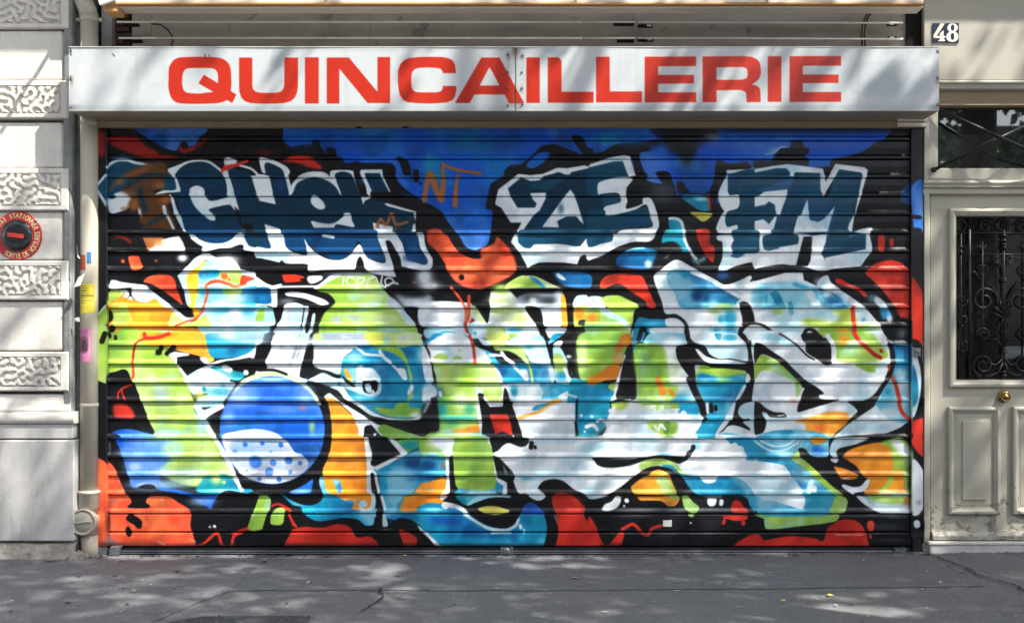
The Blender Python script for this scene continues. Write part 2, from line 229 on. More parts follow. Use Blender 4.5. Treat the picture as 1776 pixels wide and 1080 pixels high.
GRAF = """
T 160 222
f B 380,-60 1250,-60 1190,40 1130,100 1060,200 1000,190 980,150 930,150 895,230 830,235 740,205 620,130 520,70
f~10 DR 150,100 470,100 560,190 650,230 720,280 900,292 890,312 590,318 420,275 300,225 180,160
f~14 DR 30,20 120,50 130,200 125,290 90,305 35,230
s DR 45,400 30 30 .7
l~6 DR 44 915,215 950,245 1050,215
l~8 DR 30 1050,215 1120,170 1190,110
l~10@.6 DR 26 1530,270 1530,215 1620,185 1700,235 1800,250
f N 140,500 60,615 145,800 240,740 440,650 700,640 880,650 850,480 780,460 560,385 400,360 250,362 150,420
l~8@.8 BD 30 200,335 300,300 400,320
l W 30 155,408 200,370 270,338 370,338 430,358 500,372 620,395
l W 26 140,490 80,560 32,622
p W 20,610 60,640 140,760 145,830 80,720
f W 158,725 200,742 250,720 245,690 300,660 440,650 420,760 380,830 280,880 210,890 158,830
s BD 280,630 50 35 .9
l W 34 485,830 512,900 515,925
l@.9 W 12 240,693 430,693
f~8@.93 BR 420,430 560,375 700,350 780,380 780,450 860,470 740,530 760,590 640,650 690,700 830,710 830,760 780,800 830,900 860,1090 530,1090 530,1000 480,970 520,880 470,830 420,860 380,800 400,720 300,650 340,600 440,560 330,480
l~8@.5 BR2 50 190,640 330,520 560,430
l~10@.8 N2 40 350,620 560,500 780,500
l~10@.9 N2 50 500,640 520,760 560,860
l~10@.9 N2 36 580,1010 660,960 760,900
s BR2 290,560 45 35 .7
s BR2 440,800 40 70 .9
s BR2 760,740 60 50 .9
s BR2 700,600 60 40 .7
l~6@.7 BR2 30 310,840 370,830 400,780
f~4 BR2 530,1060 720,1060 760,1160 660,1230 580,1230
f W 730,810 760,810 780,880 820,960 860,1060 840,1060 790,960 740,870
f W 785,440 860,400 960,362 1000,365 920,420 870,480 880,520 900,560 920,665 800,675 665,700 680,680 740,650 870,640 850,520
f W 810,690 830,700 850,740 890,860 960,960 1030,1080 960,1080 910,1000 860,900 830,790
f N2 880,470 960,390 1110,352 1240,375 1340,470 1390,600 1440,720 1540,880 1800,900 1800,1100 1010,1100 930,940 890,800 850,680 922,660 890,540
l W 24 960,368 1050,345 1140,340 1230,362 1340,445
f W 1015,680 1020,630 1090,600 1160,630 1180,700 1220,757 1300,752 1420,722 1500,740 1525,875 1480,850 1430,800 1300,822 1215,850 1265,900 1280,960 1220,955 1140,890 1070,820 1020,720
f W 1240,372 1340,430 1400,440 1430,520 1475,640 1500,740 1420,730 1400,590 1370,500 1320,440
f W 1375,340 1415,308 1540,350 1640,390 1720,455 1800,470 1800,500 1660,490 1640,440 1560,400 1440,390 1430,440 1390,430
p W 1655,480 1800,480 1800,780 1745,740 1705,640
f N2 1430,400 1500,385 1620,410 1655,480 1700,640 1745,760 1800,800 1800,920 1530,880 1480,680 1440,500
f W 1740,310 1776,310 1800,470 1760,440
l~4 R2 50 1365,445 1395,410
l~6 R2 36 1400,412 1500,378 1620,345
s BD 1100,490 120 20 .7
s BD 1180,1010 70 20 .8
T 448 222
f BU 180,-60 1900,-60 1900,1100 1300,1100 500,700
f~3 K -120,-80 230,-80 260,120 330,195 450,182 560,170 560,135 630,135 645,190 725,275 700,210 795,212 825,300 870,312 905,365 990,355 1030,345 1060,365 1380,368 1430,420 1430,500 1480,590 1600,690 1776,790 1850,850 1850,1100 -100,1100
l@.7 BD 10 340,212 540,200 570,190
f~6 R2 240,345 300,325 350,295 540,300 600,350 665,405 655,432 560,420 420,370
s DR 60,260 90 40 .5
f K 1440,308 1550,335 1575,400 1592,485 1515,485 1490,390
f K 1615,450 1680,455 1678,490 1665,560 1625,560 1610,500
l K 34 1690,575 1690,590
l~4 BD 16 1500,680 1590,720
p W -20,480 90,490 135,640 185,795 100,780 -20,755
f W 10,330 40,310 180,345 290,400 330,450 320,510 350,640 350,700 320,700 290,560 270,480 230,420 90,372 70,400 80,470 40,460
f N2 65,390 100,360 240,425 275,500 330,710 350,720 370,620 450,545 600,515 720,545 820,640 900,740 960,880 1010,1100 -10,1100 -10,780 185,795 135,640 90,500
s BD 240,600 60 90 .6
f W 350,700 345,600 410,520 470,475 560,455 670,458 720,480 750,510 750,455 800,440 980,445 1000,490 1040,600 1070,690 1040,695 985,560 960,480 810,480 830,560 870,700 885,715 855,695 800,610 720,550 600,515 480,535 400,585
f N2 805,485 960,478 1060,700 1110,790 1180,720 1170,640 1110,500 1260,470 1360,690 1320,800 1640,890 1620,960 1640,1100 990,1100 950,860 880,720
f K 1000,490 1060,470 1140,620 1120,720 1060,700
s BD 1080,560 50 30 .8
p W 1055,460 1070,435 1290,432 1300,500 1405,730 1370,790 1320,800 1340,750 1390,720 1290,530 1265,472 1110,470 1120,520 1180,650 1170,730 1110,760 1095,800 1080,760 1070,720 1160,720 1130,680 1120,610
p W 1310,790 1400,780 1660,850 1660,885 1560,870 1350,815
p W 1615,885 1660,890 1655,960 1690,1010 1710,1080 1600,1080 1610,1010 1640,990
f W 555,715 600,705 680,775 695,830 650,850 590,825 548,775
f W 553,968 650,990 780,992 880,925 900,890 960,890 975,960 1000,1030 880,1012 810,1005 785,1060 800,1100 620,1100 575,1030
f N3 920,820 940,820 945,860 925,855
p W 65,1000 220,1048 260,1100 95,1110
p W 1190,985 1250,995 1400,1030 1400,1090 1210,1090
l~3 BR2 30 1240,1028 1275,945 1330,1015 1390,890 1430,1000 1550,980
l~6@.6 BR2 26 1440,1030 1400,1090
T 736 222
f B -120,350 400,330 800,350 800,620 700,700 650,760 650,1000 700,1100 500,1300 330,1240 200,900 0,760
s TL 100,420 110 130 .8
s TL 280,540 100 60 .5
s BD 700,180 60 60 .5
s BD 450,200 90 60 .4
l K 60 -20,800 60,830 160,930
f K -60,770 40,790 160,860 260,960 350,1090 330,1130 -60,1130
l~3 BR2 50 0,740 60,470 100,600 170,750 190,650 210,380
l~3 BR2 46 210,385 330,440 420,455 580,478
l~3 BR2 44 365,500 330,640 325,870
f~2 K 640,800 690,590 780,530 860,480 920,380 1000,370 1100,260 1200,190 1330,175 1450,190 1560,230 1640,290 1560,180 1530,110 1580,75 1640,90 1690,200 1730,205 1755,240 1740,270 1690,285 1800,270 1800,420 1400,420 1200,520 900,600 780,640 760,720 740,800 800,840 850,900 900,980 1000,980 960,1080 660,1100 680,1000 680,870
f BU 1060,395 1130,310 1210,258 1300,262 1270,330 1180,400 1130,420
f N2 870,630 1010,520 1240,520 1400,470 1800,410 1800,1100 1020,1100 1090,960 1200,860 960,830
f N 1800,440 1600,470 1500,500 1300,640 1200,640 1100,600 1400,520
p W 770,640 980,480 1100,495 1230,480 1380,415 1480,420 1640,395 1790,370 1790,405 1530,460 1510,490 1470,490 1400,460 1240,510 1200,545 1110,555 1010,515 870,630 900,720 970,830 1150,830 1170,790 1125,740 1100,680 1265,675 1265,730 1200,860 1130,920 1010,1090 960,1080 1010,985 900,985 850,910 800,830 740,800 740,770
p W 1225,1030 1330,890 1460,710 1520,640 1560,700 1600,810 1660,1005 1620,970 1580,920 1480,920 1380,970 1400,1035
s N3 1420,840 30 60 .6
T 1024 222
f BU -100,-60 1900,-60 1900,500 1500,500 1300,800 500,800 400,300 -50,300
s TL 150,60 200 60 .5
s TL 100,190 120 70 .6
f~40@.85 K 380,-60 1180,-60 1150,60 1000,130 1080,250 850,260 780,160 600,220 460,140
s K 940,180 100 110 .8
s GY 1260,60 120 90 .45
s TL 960,360 110 50 .6
s TL 1100,420 60 60 .5
s B 1430,60 200 60 .6
s LC 1670,250 35 20 .7
s K 20,240 15 25 1
f K -40,280 160,240 400,155 460,170 520,170 590,175 620,230 520,260 510,320 560,460 590,490 590,550 740,580 700,510 680,470 730,450 810,460 850,540 890,640 900,700 1200,700 1200,900 1330,900 1330,1100 680,1100 400,850 300,700 440,520 400,300 -40,400
f K 895,575 940,550 985,590 1000,630 1030,650 1020,680 920,685
f K 1300,370 1340,335 1420,370 1600,360 1690,320 1720,290 1750,330 1800,340 1800,440 1420,470 1400,520 1330,680 1320,860 1380,850 1370,900 1250,1090 1000,1100 1000,700 1210,680 1290,500
f N -20,415 200,350 340,345 390,500 280,540 90,560 70,700 -20,700
f N 130,700 290,700 300,770 150,820
p W -10,380 190,315 350,285 410,300 470,500 390,515 390,490 335,345 240,350 -10,412
f W 80,580 180,535 300,515 440,530 380,620 370,700 385,760 375,840 540,790 545,735 620,730 660,790 690,880 715,1000 690,1080 640,1110 280,1110 330,1060 640,1030 620,930 580,800 470,850 270,910 160,912 145,825 310,770 295,690 240,675 110,690 80,700
f N 160,920 450,860 580,820 620,930 640,1015 450,1040 280,1070 200,1110 -20,1110 -20,860 150,860
s BD 450,980 120 30 .8
f TL 950,720 1060,700 1120,700 1225,740 1230,860 1120,850
s LC 1150,735 80 30 .8
s K 980,850 90 60 .9
l~3 R2 20 1225,700 1245,860
f YO 1040,880 1265,890 1260,920 1175,975 1100,930
f W 815,930 900,930 960,970 985,1060 980,1110 930,1110 940,1030 910,970 820,965
f C 815,965 910,970 945,1050 940,1120 850,1100
f W 1330,680 1415,500 1435,520 1440,690 1540,700 1540,830 1420,880 1410,1000 1430,1030 1530,1010 1530,1090 1310,1090 1320,1000 1370,890 1390,870 1350,800
p W 1415,440 1640,430 1710,410 1800,430 1800,460 1420,475
f N 1430,510 1440,480 1800,460 1800,1110 1550,1110 1525,1000 1430,1025 1400,960 1430,870 1540,850 1550,700 1440,695
p W 1715,720 1800,700 1800,800 1720,820
p W 1700,980 1800,950 1800,1110 1700,1100
T 1312 222
f BU -60,100 300,-60 1500,-60 1340,120 1250,150 1100,250 840,320 770,350 760,400 500,420 300,380 -60,400
f K 1800,-80 1480,-60 1340,110 1250,150 1100,250 840,320 770,350 800,440 720,560 800,1100 1800,1300
s GY 180,230 60 25 .5
l~4@.8 W 14 100,275 190,250 250,200 330,210
f K 165,320 250,220 350,200 360,140 470,140 500,200 545,215 545,260 500,290 545,340 530,395 300,380 -20,420 -20,345 150,345
f N 0,440 300,400 660,440 670,690 740,720 860,430 1100,460 1060,690 1010,890 960,1110 -20,1110 -20,480
p W -20,430 150,400 320,378 500,400 690,425 710,510 720,560 820,375 1120,410 1160,440 1140,520 1075,750 1015,930 990,1080 940,1090 960,1000 1020,890 1060,700 1100,500 1090,465 860,430 780,570 690,720 665,640 660,470 400,460 380,510 340,505 350,460 310,420 200,420 -20,465
f NL 300,540 380,530 350,620 290,640 0,670 10,660
p W 10,715 80,665 325,640 310,720 240,910 200,900 190,800 130,765 90,800 -20,820 -20,715
p W -20,970 70,950 130,1000 190,920 215,920 190,1010 160,1110 -20,1110
p W 465,900 530,740 545,920 555,960 640,980 700,950 820,810 790,900 775,960 740,1080 380,1090 430,920
l@.8 NL 14 820,820 775,960 740,1090
f W 960,1100 1100,1050 1200,1040 1200,1110 960,1130
f BD 1495,690 1530,620 1600,575 1620,620 1620,800 1560,800 1500,750
f BL 1620,610 1715,535 1730,700 1730,1090 1640,1050
l K 40 1600,920 1700,930
T 160 402
f K -20,0 900,-20 1030,40 1150,180 1000,330 870,440 800,500 860,760 300,560 190,500 -20,500
l~6 DR 22 240,45 330,60 400,110
p~4 BR2 525,60 740,60 760,110 640,190 580,190
p~3 W 740,80 850,50 900,40 945,110 975,200 590,200 660,140
s BR3 690,120 60 40 .8
s W 940,270 50 40 1
f N3 1040,-20 1500,-20 1480,50 1400,110 1300,125 1180,100 1080,40
f W 1010,20 1060,30 1120,80 1220,115 1350,118 1450,80 1510,20 1580,20 1610,100 1640,150 1800,170 1800,215 1590,190 1570,140 1530,135 1440,165 1330,170 1215,200 1150,200 1150,160 1090,120 1030,70
f N2 1590,20 1800,20 1800,170 1640,145
f OR 380,258 480,255 510,320 530,370 490,395 430,395 400,360
l OR 38 320,305 322,307
s BR2 665,300 20 14 .8
f OR 535,520 580,470 680,440 800,450 860,500 880,580 920,690 945,775 900,745 790,650 640,550
p W 890,455 960,390 1060,280 1150,225 1220,220 1280,265 1430,280 1500,310 1545,390 1800,440 1800,520 1690,490 1540,400 1180,290 1090,400 1120,440 1130,700 1110,790 1015,790 980,730 950,580 920,530
f Y 1180,295 1195,300 1140,380 1110,450 1115,600 1110,800 1030,800 1010,640 985,540 990,450 1060,390 1120,350
f LC 1195,300 1290,290 1480,330 1560,400 1700,500 1800,560 1800,800 1100,800 1110,600 1110,440
s W 1400,300 120 70 .9
f GL 1320,420 1540,400 1545,540 1420,520 1330,480
f~8 C 1120,420 1320,400 1320,460 1120,480
f OR 1340,440 1380,430 1415,450 1400,490 1360,490
l OR 26 1425,490 1428,495
l OR 34 1190,560 1240,525 1330,515 1430,550 1500,570 1570,540 1590,480
f R 1560,455 1620,460 1690,490 1620,520 1590,560 1540,545
f~10 C 1110,590 1560,590 1800,560 1800,780 1600,790 1250,790 1180,700
s LC 1300,690 170 70 .9
s W 1330,760 120 40 .7
s CD 1700,650 80 60 .9
s CD 1770,710 40 30 .8
f GL 1370,595 1560,595 1540,650 1380,650
l GL 50 1450,690 1455,695
f~3 LC 1150,800 1800,790 1800,1100 1150,1100
s C 1500,820 260 50 .8
s W 1490,880 80 90 .9
s W 1390,900 50 40 .9
s LC 1500,1040 200 50 .9
f G 1700,920 1740,800 1800,800 1800,920
f W 190,510 230,500 300,520 400,535 560,560 620,610 740,700 850,790 960,880 1060,880 1060,910 980,940 1020,950 940,960 700,800 640,700 540,735 440,690 410,610 420,580 190,590
f GL 155,700 190,610 300,600 330,640 250,720 160,760
f W 300,620 350,600 385,640 370,690 320,690
f O 160,770 250,700 300,680 440,700 540,740 640,690 740,770 860,830 960,930 960,1000 880,1100 160,1100 180,960 210,870
f GL 215,740 350,740 380,820 410,940 240,980 210,900
s GL 290,860 80 110 .5
l~4 O 24 330,640 250,800
s Y 520,880 130 60 .5
l W 40 400,690 402,692
f W 410,610 430,590 600,600 640,680 600,720 540,735 470,715 420,670
p W 840,780 980,890 1060,885 1060,915 1010,950 950,960 860,870
f GL 815,880 850,840 960,940 1010,950 1060,930 1150,880 1180,860 1250,980 1170,980 810,980
f K 600,590 660,590 790,650 930,750 1030,790 1060,880 980,885 860,780 740,700
f W 970,610 1000,610 1030,740 985,745
f~3 O 1050,800 1120,800 1110,870 1070,890
l OR 26 1185,560 1205,620 1180,720 1150,820 1080,900 980,935 880,980 840,1040 800,1090
f O 400,990 840,990 1080,1000 1170,1090 400,1100
f G 300,1000 460,1010 465,1100 280,1100
l OR 46 545,1060 548,1090
f~3 LC 1170,990 1800,980 1800,1100 1180,1100
s GY 1500,1010 300 30 .6
f K 150,830 200,820 220,890 190,940 150,970
l K 60 215,1000 190,1080
f G 40,920 140,760 150,960 80,1100 40,1100
l W 12 38,900 80,830 145,760
f K 130,970 180,980 140,1100 90,1100
T 448 402
f N2 -20,20 105,20 130,170 -20,160
f N3 260,-20 1220,-20 1280,180 1330,310 1150,280 1110,215 1040,100 980,210 900,280 800,290 640,230 500,120 510,235 360,190 290,160
f W 100,20 250,20 290,160 380,215 510,235 480,80 520,140 600,215 700,275 820,295 910,275 980,215 1050,130 1100,210 1150,280 1330,310 1240,20 1440,20 1530,210 1540,260 1590,300 1730,345 1765,310 1720,220 1640,100 1640,20 1720,20 1800,180 1800,380 1630,390 1490,360 1440,380 1410,400 1430,470 1130,420 1110,390 1030,390 660,400 640,430 520,410 510,340 300,330 -20,270 -20,160 130,175
f N3 1450,20 1640,20 1690,180 1765,310 1730,345 1640,310 1540,240 1500,120
s BD 1600,270 100 50 .9
f K 1325,95 1370,95 1420,170 1480,280 1495,380 1530,430 1600,440 1680,490 1740,560 1750,620 1320,620 1300,560 1430,520 1420,400 1340,160
f K 1030,300 1060,255 1090,300 1110,370 1140,420 1020,410
l W 30 680,40 780,55
f K -20,285 100,290 220,320 240,295 300,335 510,345 530,420 660,400 680,440 660,500 580,560 640,590 740,660 800,740 750,780 500,800 160,770 180,590 60,520 -20,470
p R 250,445 370,440 460,460 485,480 430,490 450,515 290,530 265,510
f W -20,470 60,520 150,560 240,540 240,580 120,600 -20,560
l~3 W 16 200,575 450,570 600,570
f W 510,480 530,460 660,458 670,490 600,530 540,538 515,510
f W 580,580 640,540 760,450 860,440 900,500 720,580 600,600
f G 620,600 900,440 1100,430 1200,450 1300,590 1400,700 1560,820 1640,960 1660,1100 600,1100 640,960 700,830 800,740 740,650
s GY 950,440 250 30 .8
s GL 1150,540 150 50 .6
s GL 1000,900 300 60 .7
s LG 1330,900 220 70 .9
s W 1400,740 90 60 .9
s GY 960,900 130 40 .9
s GY 820,910 60 40 .8
s LC 1350,1050 130 70 .8
f~4 W 1380,690 1510,790 1640,960 1560,960 1400,760 1330,690
f~6 GL 870,860 930,900 1050,960 1050,990 900,960
l W 14 890,480 880,560
l W 14 1000,490 950,470 920,510 940,550 1000,560
l W 14 1040,590 1030,500 1080,480 1110,500 1060,540
l W 14 1130,570 1150,490 1200,480 1190,460 1230,480 1240,560
l W 16 1290,460 1280,540 1330,580 1320,500 1370,480 1410,520 1340,560
l W 22 1350,560 1400,530 1450,540
f CD -20,590 130,590 130,740 -20,760
s C 60,700 60 40 .8
f LC -20,800 160,800 180,960 -20,970
f G -20,870 20,800 60,800 55,920 -20,925
f W 130,590 185,590 180,770 165,960 180,970 -20,990 -20,970 160,960 150,780 -20,770 -20,750 130,745
f W 280,640 330,622 450,630 560,660 680,700 735,740 720,755 650,760 500,700 400,680 300,665
f K 160,790 270,790 520,760 560,780 700,790 640,900 630,960 610,1100 90,1100 180,970
s GY 300,720 100 30 .5
f W 275,770 320,745 400,740 480,770 530,780 490,970 470,1100 180,1100 200,970 240,900
s GY 320,880 30 130 .7
s GY 440,950 20 130 .7
l K 14 480,790 440,1080
f W 550,970 555,900 575,845 595,860 580,970 545,1100 500,1100
f~6 GY 180,1000 440,1000 430,1100 180,1100
f K 1330,590 1520,590 1640,720 1700,900 1720,1010 1740,1100 1690,1100 1640,960 1520,800
f~20 GY 1420,650 1540,680 1700,680 1800,650 1800,770 1680,790 1540,790
s W 1640,740 120 40 .9
f K 1515,800 1670,790 1700,900 1740,1100 1680,1100 1640,960
s BR2 1620,525 30 14 .7
T 736 402
f B 370,-20 655,-20 620,150 540,180 440,170 400,80
s W 530,180 20 15 .8
f K 0,0 30,0 80,30 140,200 230,360 240,410 330,460 330,510 440,540 530,600 600,620 860,440 950,400 1080,380 1330,400 1300,600 1000,600 870,600 700,610 660,780 650,950 560,810 490,750 300,740 200,700 100,680 40,600 130,500 120,320 60,240 10,130
s W 0,470 90 100 .9
s W 60,560 100 50 .8
s W 30,760 130 30 .9
f OR 60,0 240,10 400,150 460,270 560,290 700,190 780,140 880,270 960,390 850,480 680,560 590,605 540,600 430,540 330,510 340,440 250,420 220,340 130,200 50,90
f K 260,-20 370,-20 400,110 460,180 590,190 640,100 660,-20 960,-20 900,90 960,190 1010,270 1080,385 960,390 880,270 780,130 640,240 500,280 430,260 400,200 330,80
l~6 R2 26 770,90 700,150 600,240
l K 56 385,475 390,477
l~8@.6 R2 20 370,100 400,180 410,220
p W 900,110 940,20 1000,20 975,100 1040,170 1100,180 1140,130 1400,125 1620,150 1690,65 1720,155 1800,150 1800,290 1720,300 1690,250 1620,260 1590,340 1450,320 1200,320 1120,360 1080,380 1000,230 940,150
f K 1590,345 1640,250 1670,238 1700,260 1720,300 1800,290 1800,600 1500,600 1410,570 1350,420 1540,350
f N 1000,-20 1800,-20 1800,140 1740,155 1690,65 1600,150 1430,125 1140,130 1100,175 1040,165 975,100
f K 1080,385 1120,350 1200,322 1450,325 1600,345 1700,400 1650,500 1420,570 1300,530 1150,460
f CD 1350,420 1540,410 1730,450 1720,585 1520,585 1400,520
f W 1370,440 1400,430 1470,490 1470,505 1430,500 1385,470
f LG 840,580 960,480 1080,455 1180,470 1320,540 1430,590 1380,600 860,600
f G 850,560 1010,455 1080,475 1250,590 1100,580
f C 1090,460 1170,490 1250,560 1250,595 1200,560 1130,510
f W 685,670 700,620 860,600 960,690 1060,790 1170,960 1260,1100 650,1100 640,960 660,800
s G 800,600 100 60 .8
s LG 790,720 130 60 .9
f~8 G 700,800 970,800 1030,840 720,850
s LG 900,900 180 70 .8
f~6 G 640,1000 830,1000 830,1100 630,1100
s C 940,1020 110 30 .8
s YG 1000,930 70 70 .6
f K 870,610 1000,610 1300,620 1420,640 1480,780 1490,960 1500,1000 1550,980 1550,800 1590,660 1800,640 1800,590 900,590
f~8 GY 1100,640 1330,640 1400,620 1450,700 1430,780 1200,800 1050,790 960,690
s K 1120,690 90 50 .8
s K 1290,710 90 40 .6
s W 1130,720 50 50 .9
s W 1420,700 50 80 .9
f W 1200,800 1440,790 1430,980 1250,980 1210,850
f K 1050,790 1200,800 1240,960 1270,1100 1220,1100 1170,980
f O 1430,640 1475,700 1490,980 1440,980 1425,850
f K 1440,590 1590,600 1560,790 1550,970 1500,1000 1490,900 1470,700
f W 1590,665 1800,680 1800,790 1560,790
f W -20,740 480,740 580,810 650,950 640,1000 600,1000 -20,985
s LC 560,900 60 60 .6
f K 490,750 560,760 680,740 660,950 600,880
f~3 LG 490,770 530,770 640,950 600,960 500,850
f~3 LC 10,1010 620,1000 700,1100 20,1110
l C 26 150,1080 200,1045 330,1055 430,1075
l C 60 470,1020 470,1050
l C 30 525,1050 527,1055
l OR 24 280,580 340,650 400,740 430,800 430,940
l OR 34 465,670 465,750 460,880 430,950
l R 30 425,950 440,1020 470,1090
l~2 LG 6 430,850 430,910
l R 24 480,940 510,920
l R 34 500,915 505,920
f GL 1580,780 1800,775 1800,1100 1650,1100 1560,980 1560,800
s O 1610,850 55 70 1
s O 1730,890 50 50 1
f K 1595,960 1620,920 1680,920 1680,960 1640,985 1500,1010 1470,1030 1500,1100 1700,1100 1650,980
s GY 1500,1090 80 50 .8
f W 1270,1000 1480,1000 1400,1100 1290,1100
T 1024 402
f W -20,150 220,100 240,20 680,20 620,100 450,110 250,180 200,230 -20,300
f N -20,20 225,20 225,90 100,130 -20,160
f K -20,310 120,250 220,190 300,150 450,105 640,100 700,-20 800,-20 760,60 740,150 800,110 880,110 940,190 1000,260 1130,370 1320,400 1380,260 1370,120 1320,80 1310,-20 1240,-20 1240,120 1280,140 1290,300 1220,260 1130,100 1110,-20 960,-20 990,140 1050,220 1300,440 1500,500 1700,540 1800,490 1800,420 1330,440 1100,400 880,290 740,380 660,460 680,560 740,720 780,850 900,870 980,920 1000,990 1000,1100 420,1100 440,970 500,790 300,670 -20,680 -20,590 120,580 240,540 120,470 -20,430
f~4 CD 280,270 370,200 500,170 640,180 690,210 660,300 620,370 520,390 380,370 270,345
s C 560,240 100 60 .9
s W 600,330 40 40 .9
l~3 LC 14 370,205 450,180 560,170
f TL 740,110 790,-20 940,-20 1000,130 1030,210 950,210 890,110 810,105
s C 900,60 60 90 .7
f~10 K 730,160 800,110 900,120 950,210 740,250
l~3 W 30 970,-20 980,80 1020,170 1070,250 1100,280
f~10@.6 LC 1060,260 1120,290 1190,250 1200,290 1130,330 1160,360 1060,310
f~6 GR 800,240 830,235 800,270 760,285
f R2 1100,-20 1235,-20 1240,120 1285,150 1280,315 1220,270 1170,200 1120,90
f W 1320,40 1520,40 1480,110 1470,190 1560,230 1600,210 1800,190 1800,300 1690,310 1700,370 1750,390 1690,320 1500,360 1420,400 1330,400 1370,280 1370,110 1320,85
f K 1690,320 1480,370 1430,400 1800,400 1700,380
f BD 1470,130 1530,80 1530,-20 1700,-20 1710,70 1755,100 1740,190 1640,190 1560,230 1480,190
f BD 1460,240 1600,230 1540,270 1480,265
s BL 1380,450 60 50 .5
f R 100,580 110,510 180,450 290,435 440,440 540,465 600,590 640,680 680,780 600,790 570,720 420,620 320,545 240,550 150,590
s R2 350,480 20 60 .6
f W -20,680 120,680 160,790 60,800 -20,790
f G 120,685 280,660 380,700 500,770 470,880 420,1000 400,1100 -20,1100 -20,800 170,800
f W 80,800 170,800 250,850 330,890 400,960 420,1020 350,980 280,920 170,880
s O 20,890 60 50 1
s LG 460,860 40 60 .6
s LG 380,1060 50 60 .6
s W 430,1050 25 60 .8
s O 360,1100 40 30 .9
f C 500,890 620,905 790,910 830,985 460,990
f K 480,800 780,850 780,905 700,905 600,900 510,885 450,985 410,1100 440,950
f C 470,1000 620,1000 700,1100 460,1100
f K 520,990 560,985 590,1020 570,1100 490,1100
f W 620,1000 980,1000 980,1100 700,1100
s LC 680,1080 60 50 .8
f W 780,910 850,895 930,910 990,990 800,985
f W 660,460 740,390 890,290 1060,370 1300,500 1400,550 1540,510 1660,455 1680,480 1660,520 1800,500 1800,700 1800,1100 1030,1100 1000,960 900,860 780,850 740,720 690,590
f~6 C 800,440 880,400 1040,410 1200,480 1400,600 1560,690 1620,740 1300,780 950,790 880,640 810,540
s BD 1100,500 90 80 .6
s CD 1200,620 100 50 .8
s C 1000,560 90 60 .7
s N3 1110,660 70 70 .9
s N3 1210,690 45 45 .8
s N3 1480,660 80 50 .5
s GL 1380,780 130 40 .8
s LC 1280,750 60 60 .6
s C 1450,900 80 110 .9
s C 1350,910 40 60 .7
s C 1310,1050 60 60 .9
s C 1460,1050 90 60 .8
s G 1290,830 60 25 .7
l W 40 1060,420 1250,500 1400,590 1560,680 1700,740
l W 24 1545,790 1530,740 1580,710 1640,710
f K 1550,780 1570,730 1640,740 1690,830 1720,920 1800,960 1800,990 1700,990 1600,990 1570,960 1580,900
p W 1515,820 1550,800 1580,930 1580,950 1545,945
f K 1550,1000 1640,985 1580,1100 1540,1100
f W 1640,980 1680,965 1800,990 1800,1100 1580,1100 1600,1020
f K 980,1000 1020,1000 1030,1100 980,1100
l K 34 780,880 880,875 960,920 1000,990 1000,1100
T 1312 402
f W -20,20 500,20 580,40 740,20 1200,20 1195,200 1130,290 1060,390 900,380 780,390 680,420 600,400 440,350 200,360 -20,390
f N 80,40 420,30 420,140 300,160 190,185 120,200 75,180
f N -20,80 20,90 20,190 -20,190
p N 730,40 780,0 1000,0 1140,30 1135,180 950,220 710,270 720,310 700,270 670,230 690,180 720,110
l~2@.8 LC 10 950,55 1050,25 1130,20
p N 150,-20 380,-20 380,60 150,60
p N 750,-20 960,-20 960,80 750,80
p K 490,50 580,50 570,190 560,300 530,360 410,350 440,230
l W 20 240,170 420,140
f K 1200,-20 1640,-20 1640,1100 1480,1100 1400,950 1300,600 1100,400 1050,400 1200,200
f K -20,510 200,460 400,420 480,420 480,490 560,540 640,540 680,470 740,450 780,540 900,620 1100,770 1280,960 1350,1100 1650,1100 1600,400 900,375 700,410 500,385 300,340 200,345 -20,395
s NL 470,395 60 20 .7
f R 1130,430 1180,370 1260,320 1390,295 1500,320 1560,370 1600,440 1600,1080 1540,990 1440,780 1300,600 1200,500
s R2 1430,450 140 50 .5
f R2 1265,50 1330,45 1330,180 1300,215 1265,200
f R2 1380,80 1425,75 1420,150 1390,150
f R 820,495 870,490 960,540 1080,590 1140,640 1150,680 1110,670 1060,620 900,560 830,530
f~3 K 1620,-20 1720,-20 1720,570 1700,640 1620,480
f R 1620,480 1690,560 1725,640 1725,1100 1620,1100
p W -20,515 300,425 480,425 490,500 640,570 640,610 780,640 960,770 1120,790 1290,970 1350,1100 -20,1100 -20,700
s GY 640,520 50 50 .6
f W 630,530 680,470 740,455 770,520 870,600 1120,780 1290,980 1350,1050 1260,1000 1100,800 960,760 780,630 640,580
f~10 LC -20,560 400,520 560,560 700,640 900,700 980,770 300,790 -20,790
f~10 C 380,530 540,570 650,600 950,780 740,790 640,700 600,620 400,570
s CD 800,700 100 60 .8
f TL 140,640 200,615 240,650 300,790 240,790 170,700
s C 100,690 30 70 .6
l C 50 350,750 360,840
s C 200,750 60 50 .5
s G 220,830 60 40 .8
s W 560,650 40 70 .9
l W 40 550,650 600,760
l W 30 640,720 640,770
s W 730,640 50 50 .8
s LC 700,860 200 60 .8
f~10 GL 850,810 1000,810 1040,980 620,990 480,960 500,910 800,940 870,880 790,840
s GL 1130,980 110 30 .7
s C 1110,910 30 30 .7
s LC 1080,850 60 50 .8
s LC 200,890 80 80 .4
s GL 600,930 110 40 .6
s LC 100,1050 150 40 .6
f~4 G 650,1000 1250,990 1200,1100 700,1100
s O 900,1040 70 50 .9
l R 44 1000,790 1005,900 1015,990 1030,1090
l K 26 -20,950 60,970 150,1030 250,1090
f K 480,1050 510,1005 580,1000 640,1040 680,1100 630,1100 560,1030 510,1060 500,1100 470,1100
f~5 W 1225,690 1250,670 1330,730 1370,820 1400,880 1380,890 1290,800 1230,740
f~12 C 1290,790 1370,810 1400,890 1410,1000 1340,990 1310,900
s LC 1200,690 50 50 .5
s W 1340,1050 40 50 .9
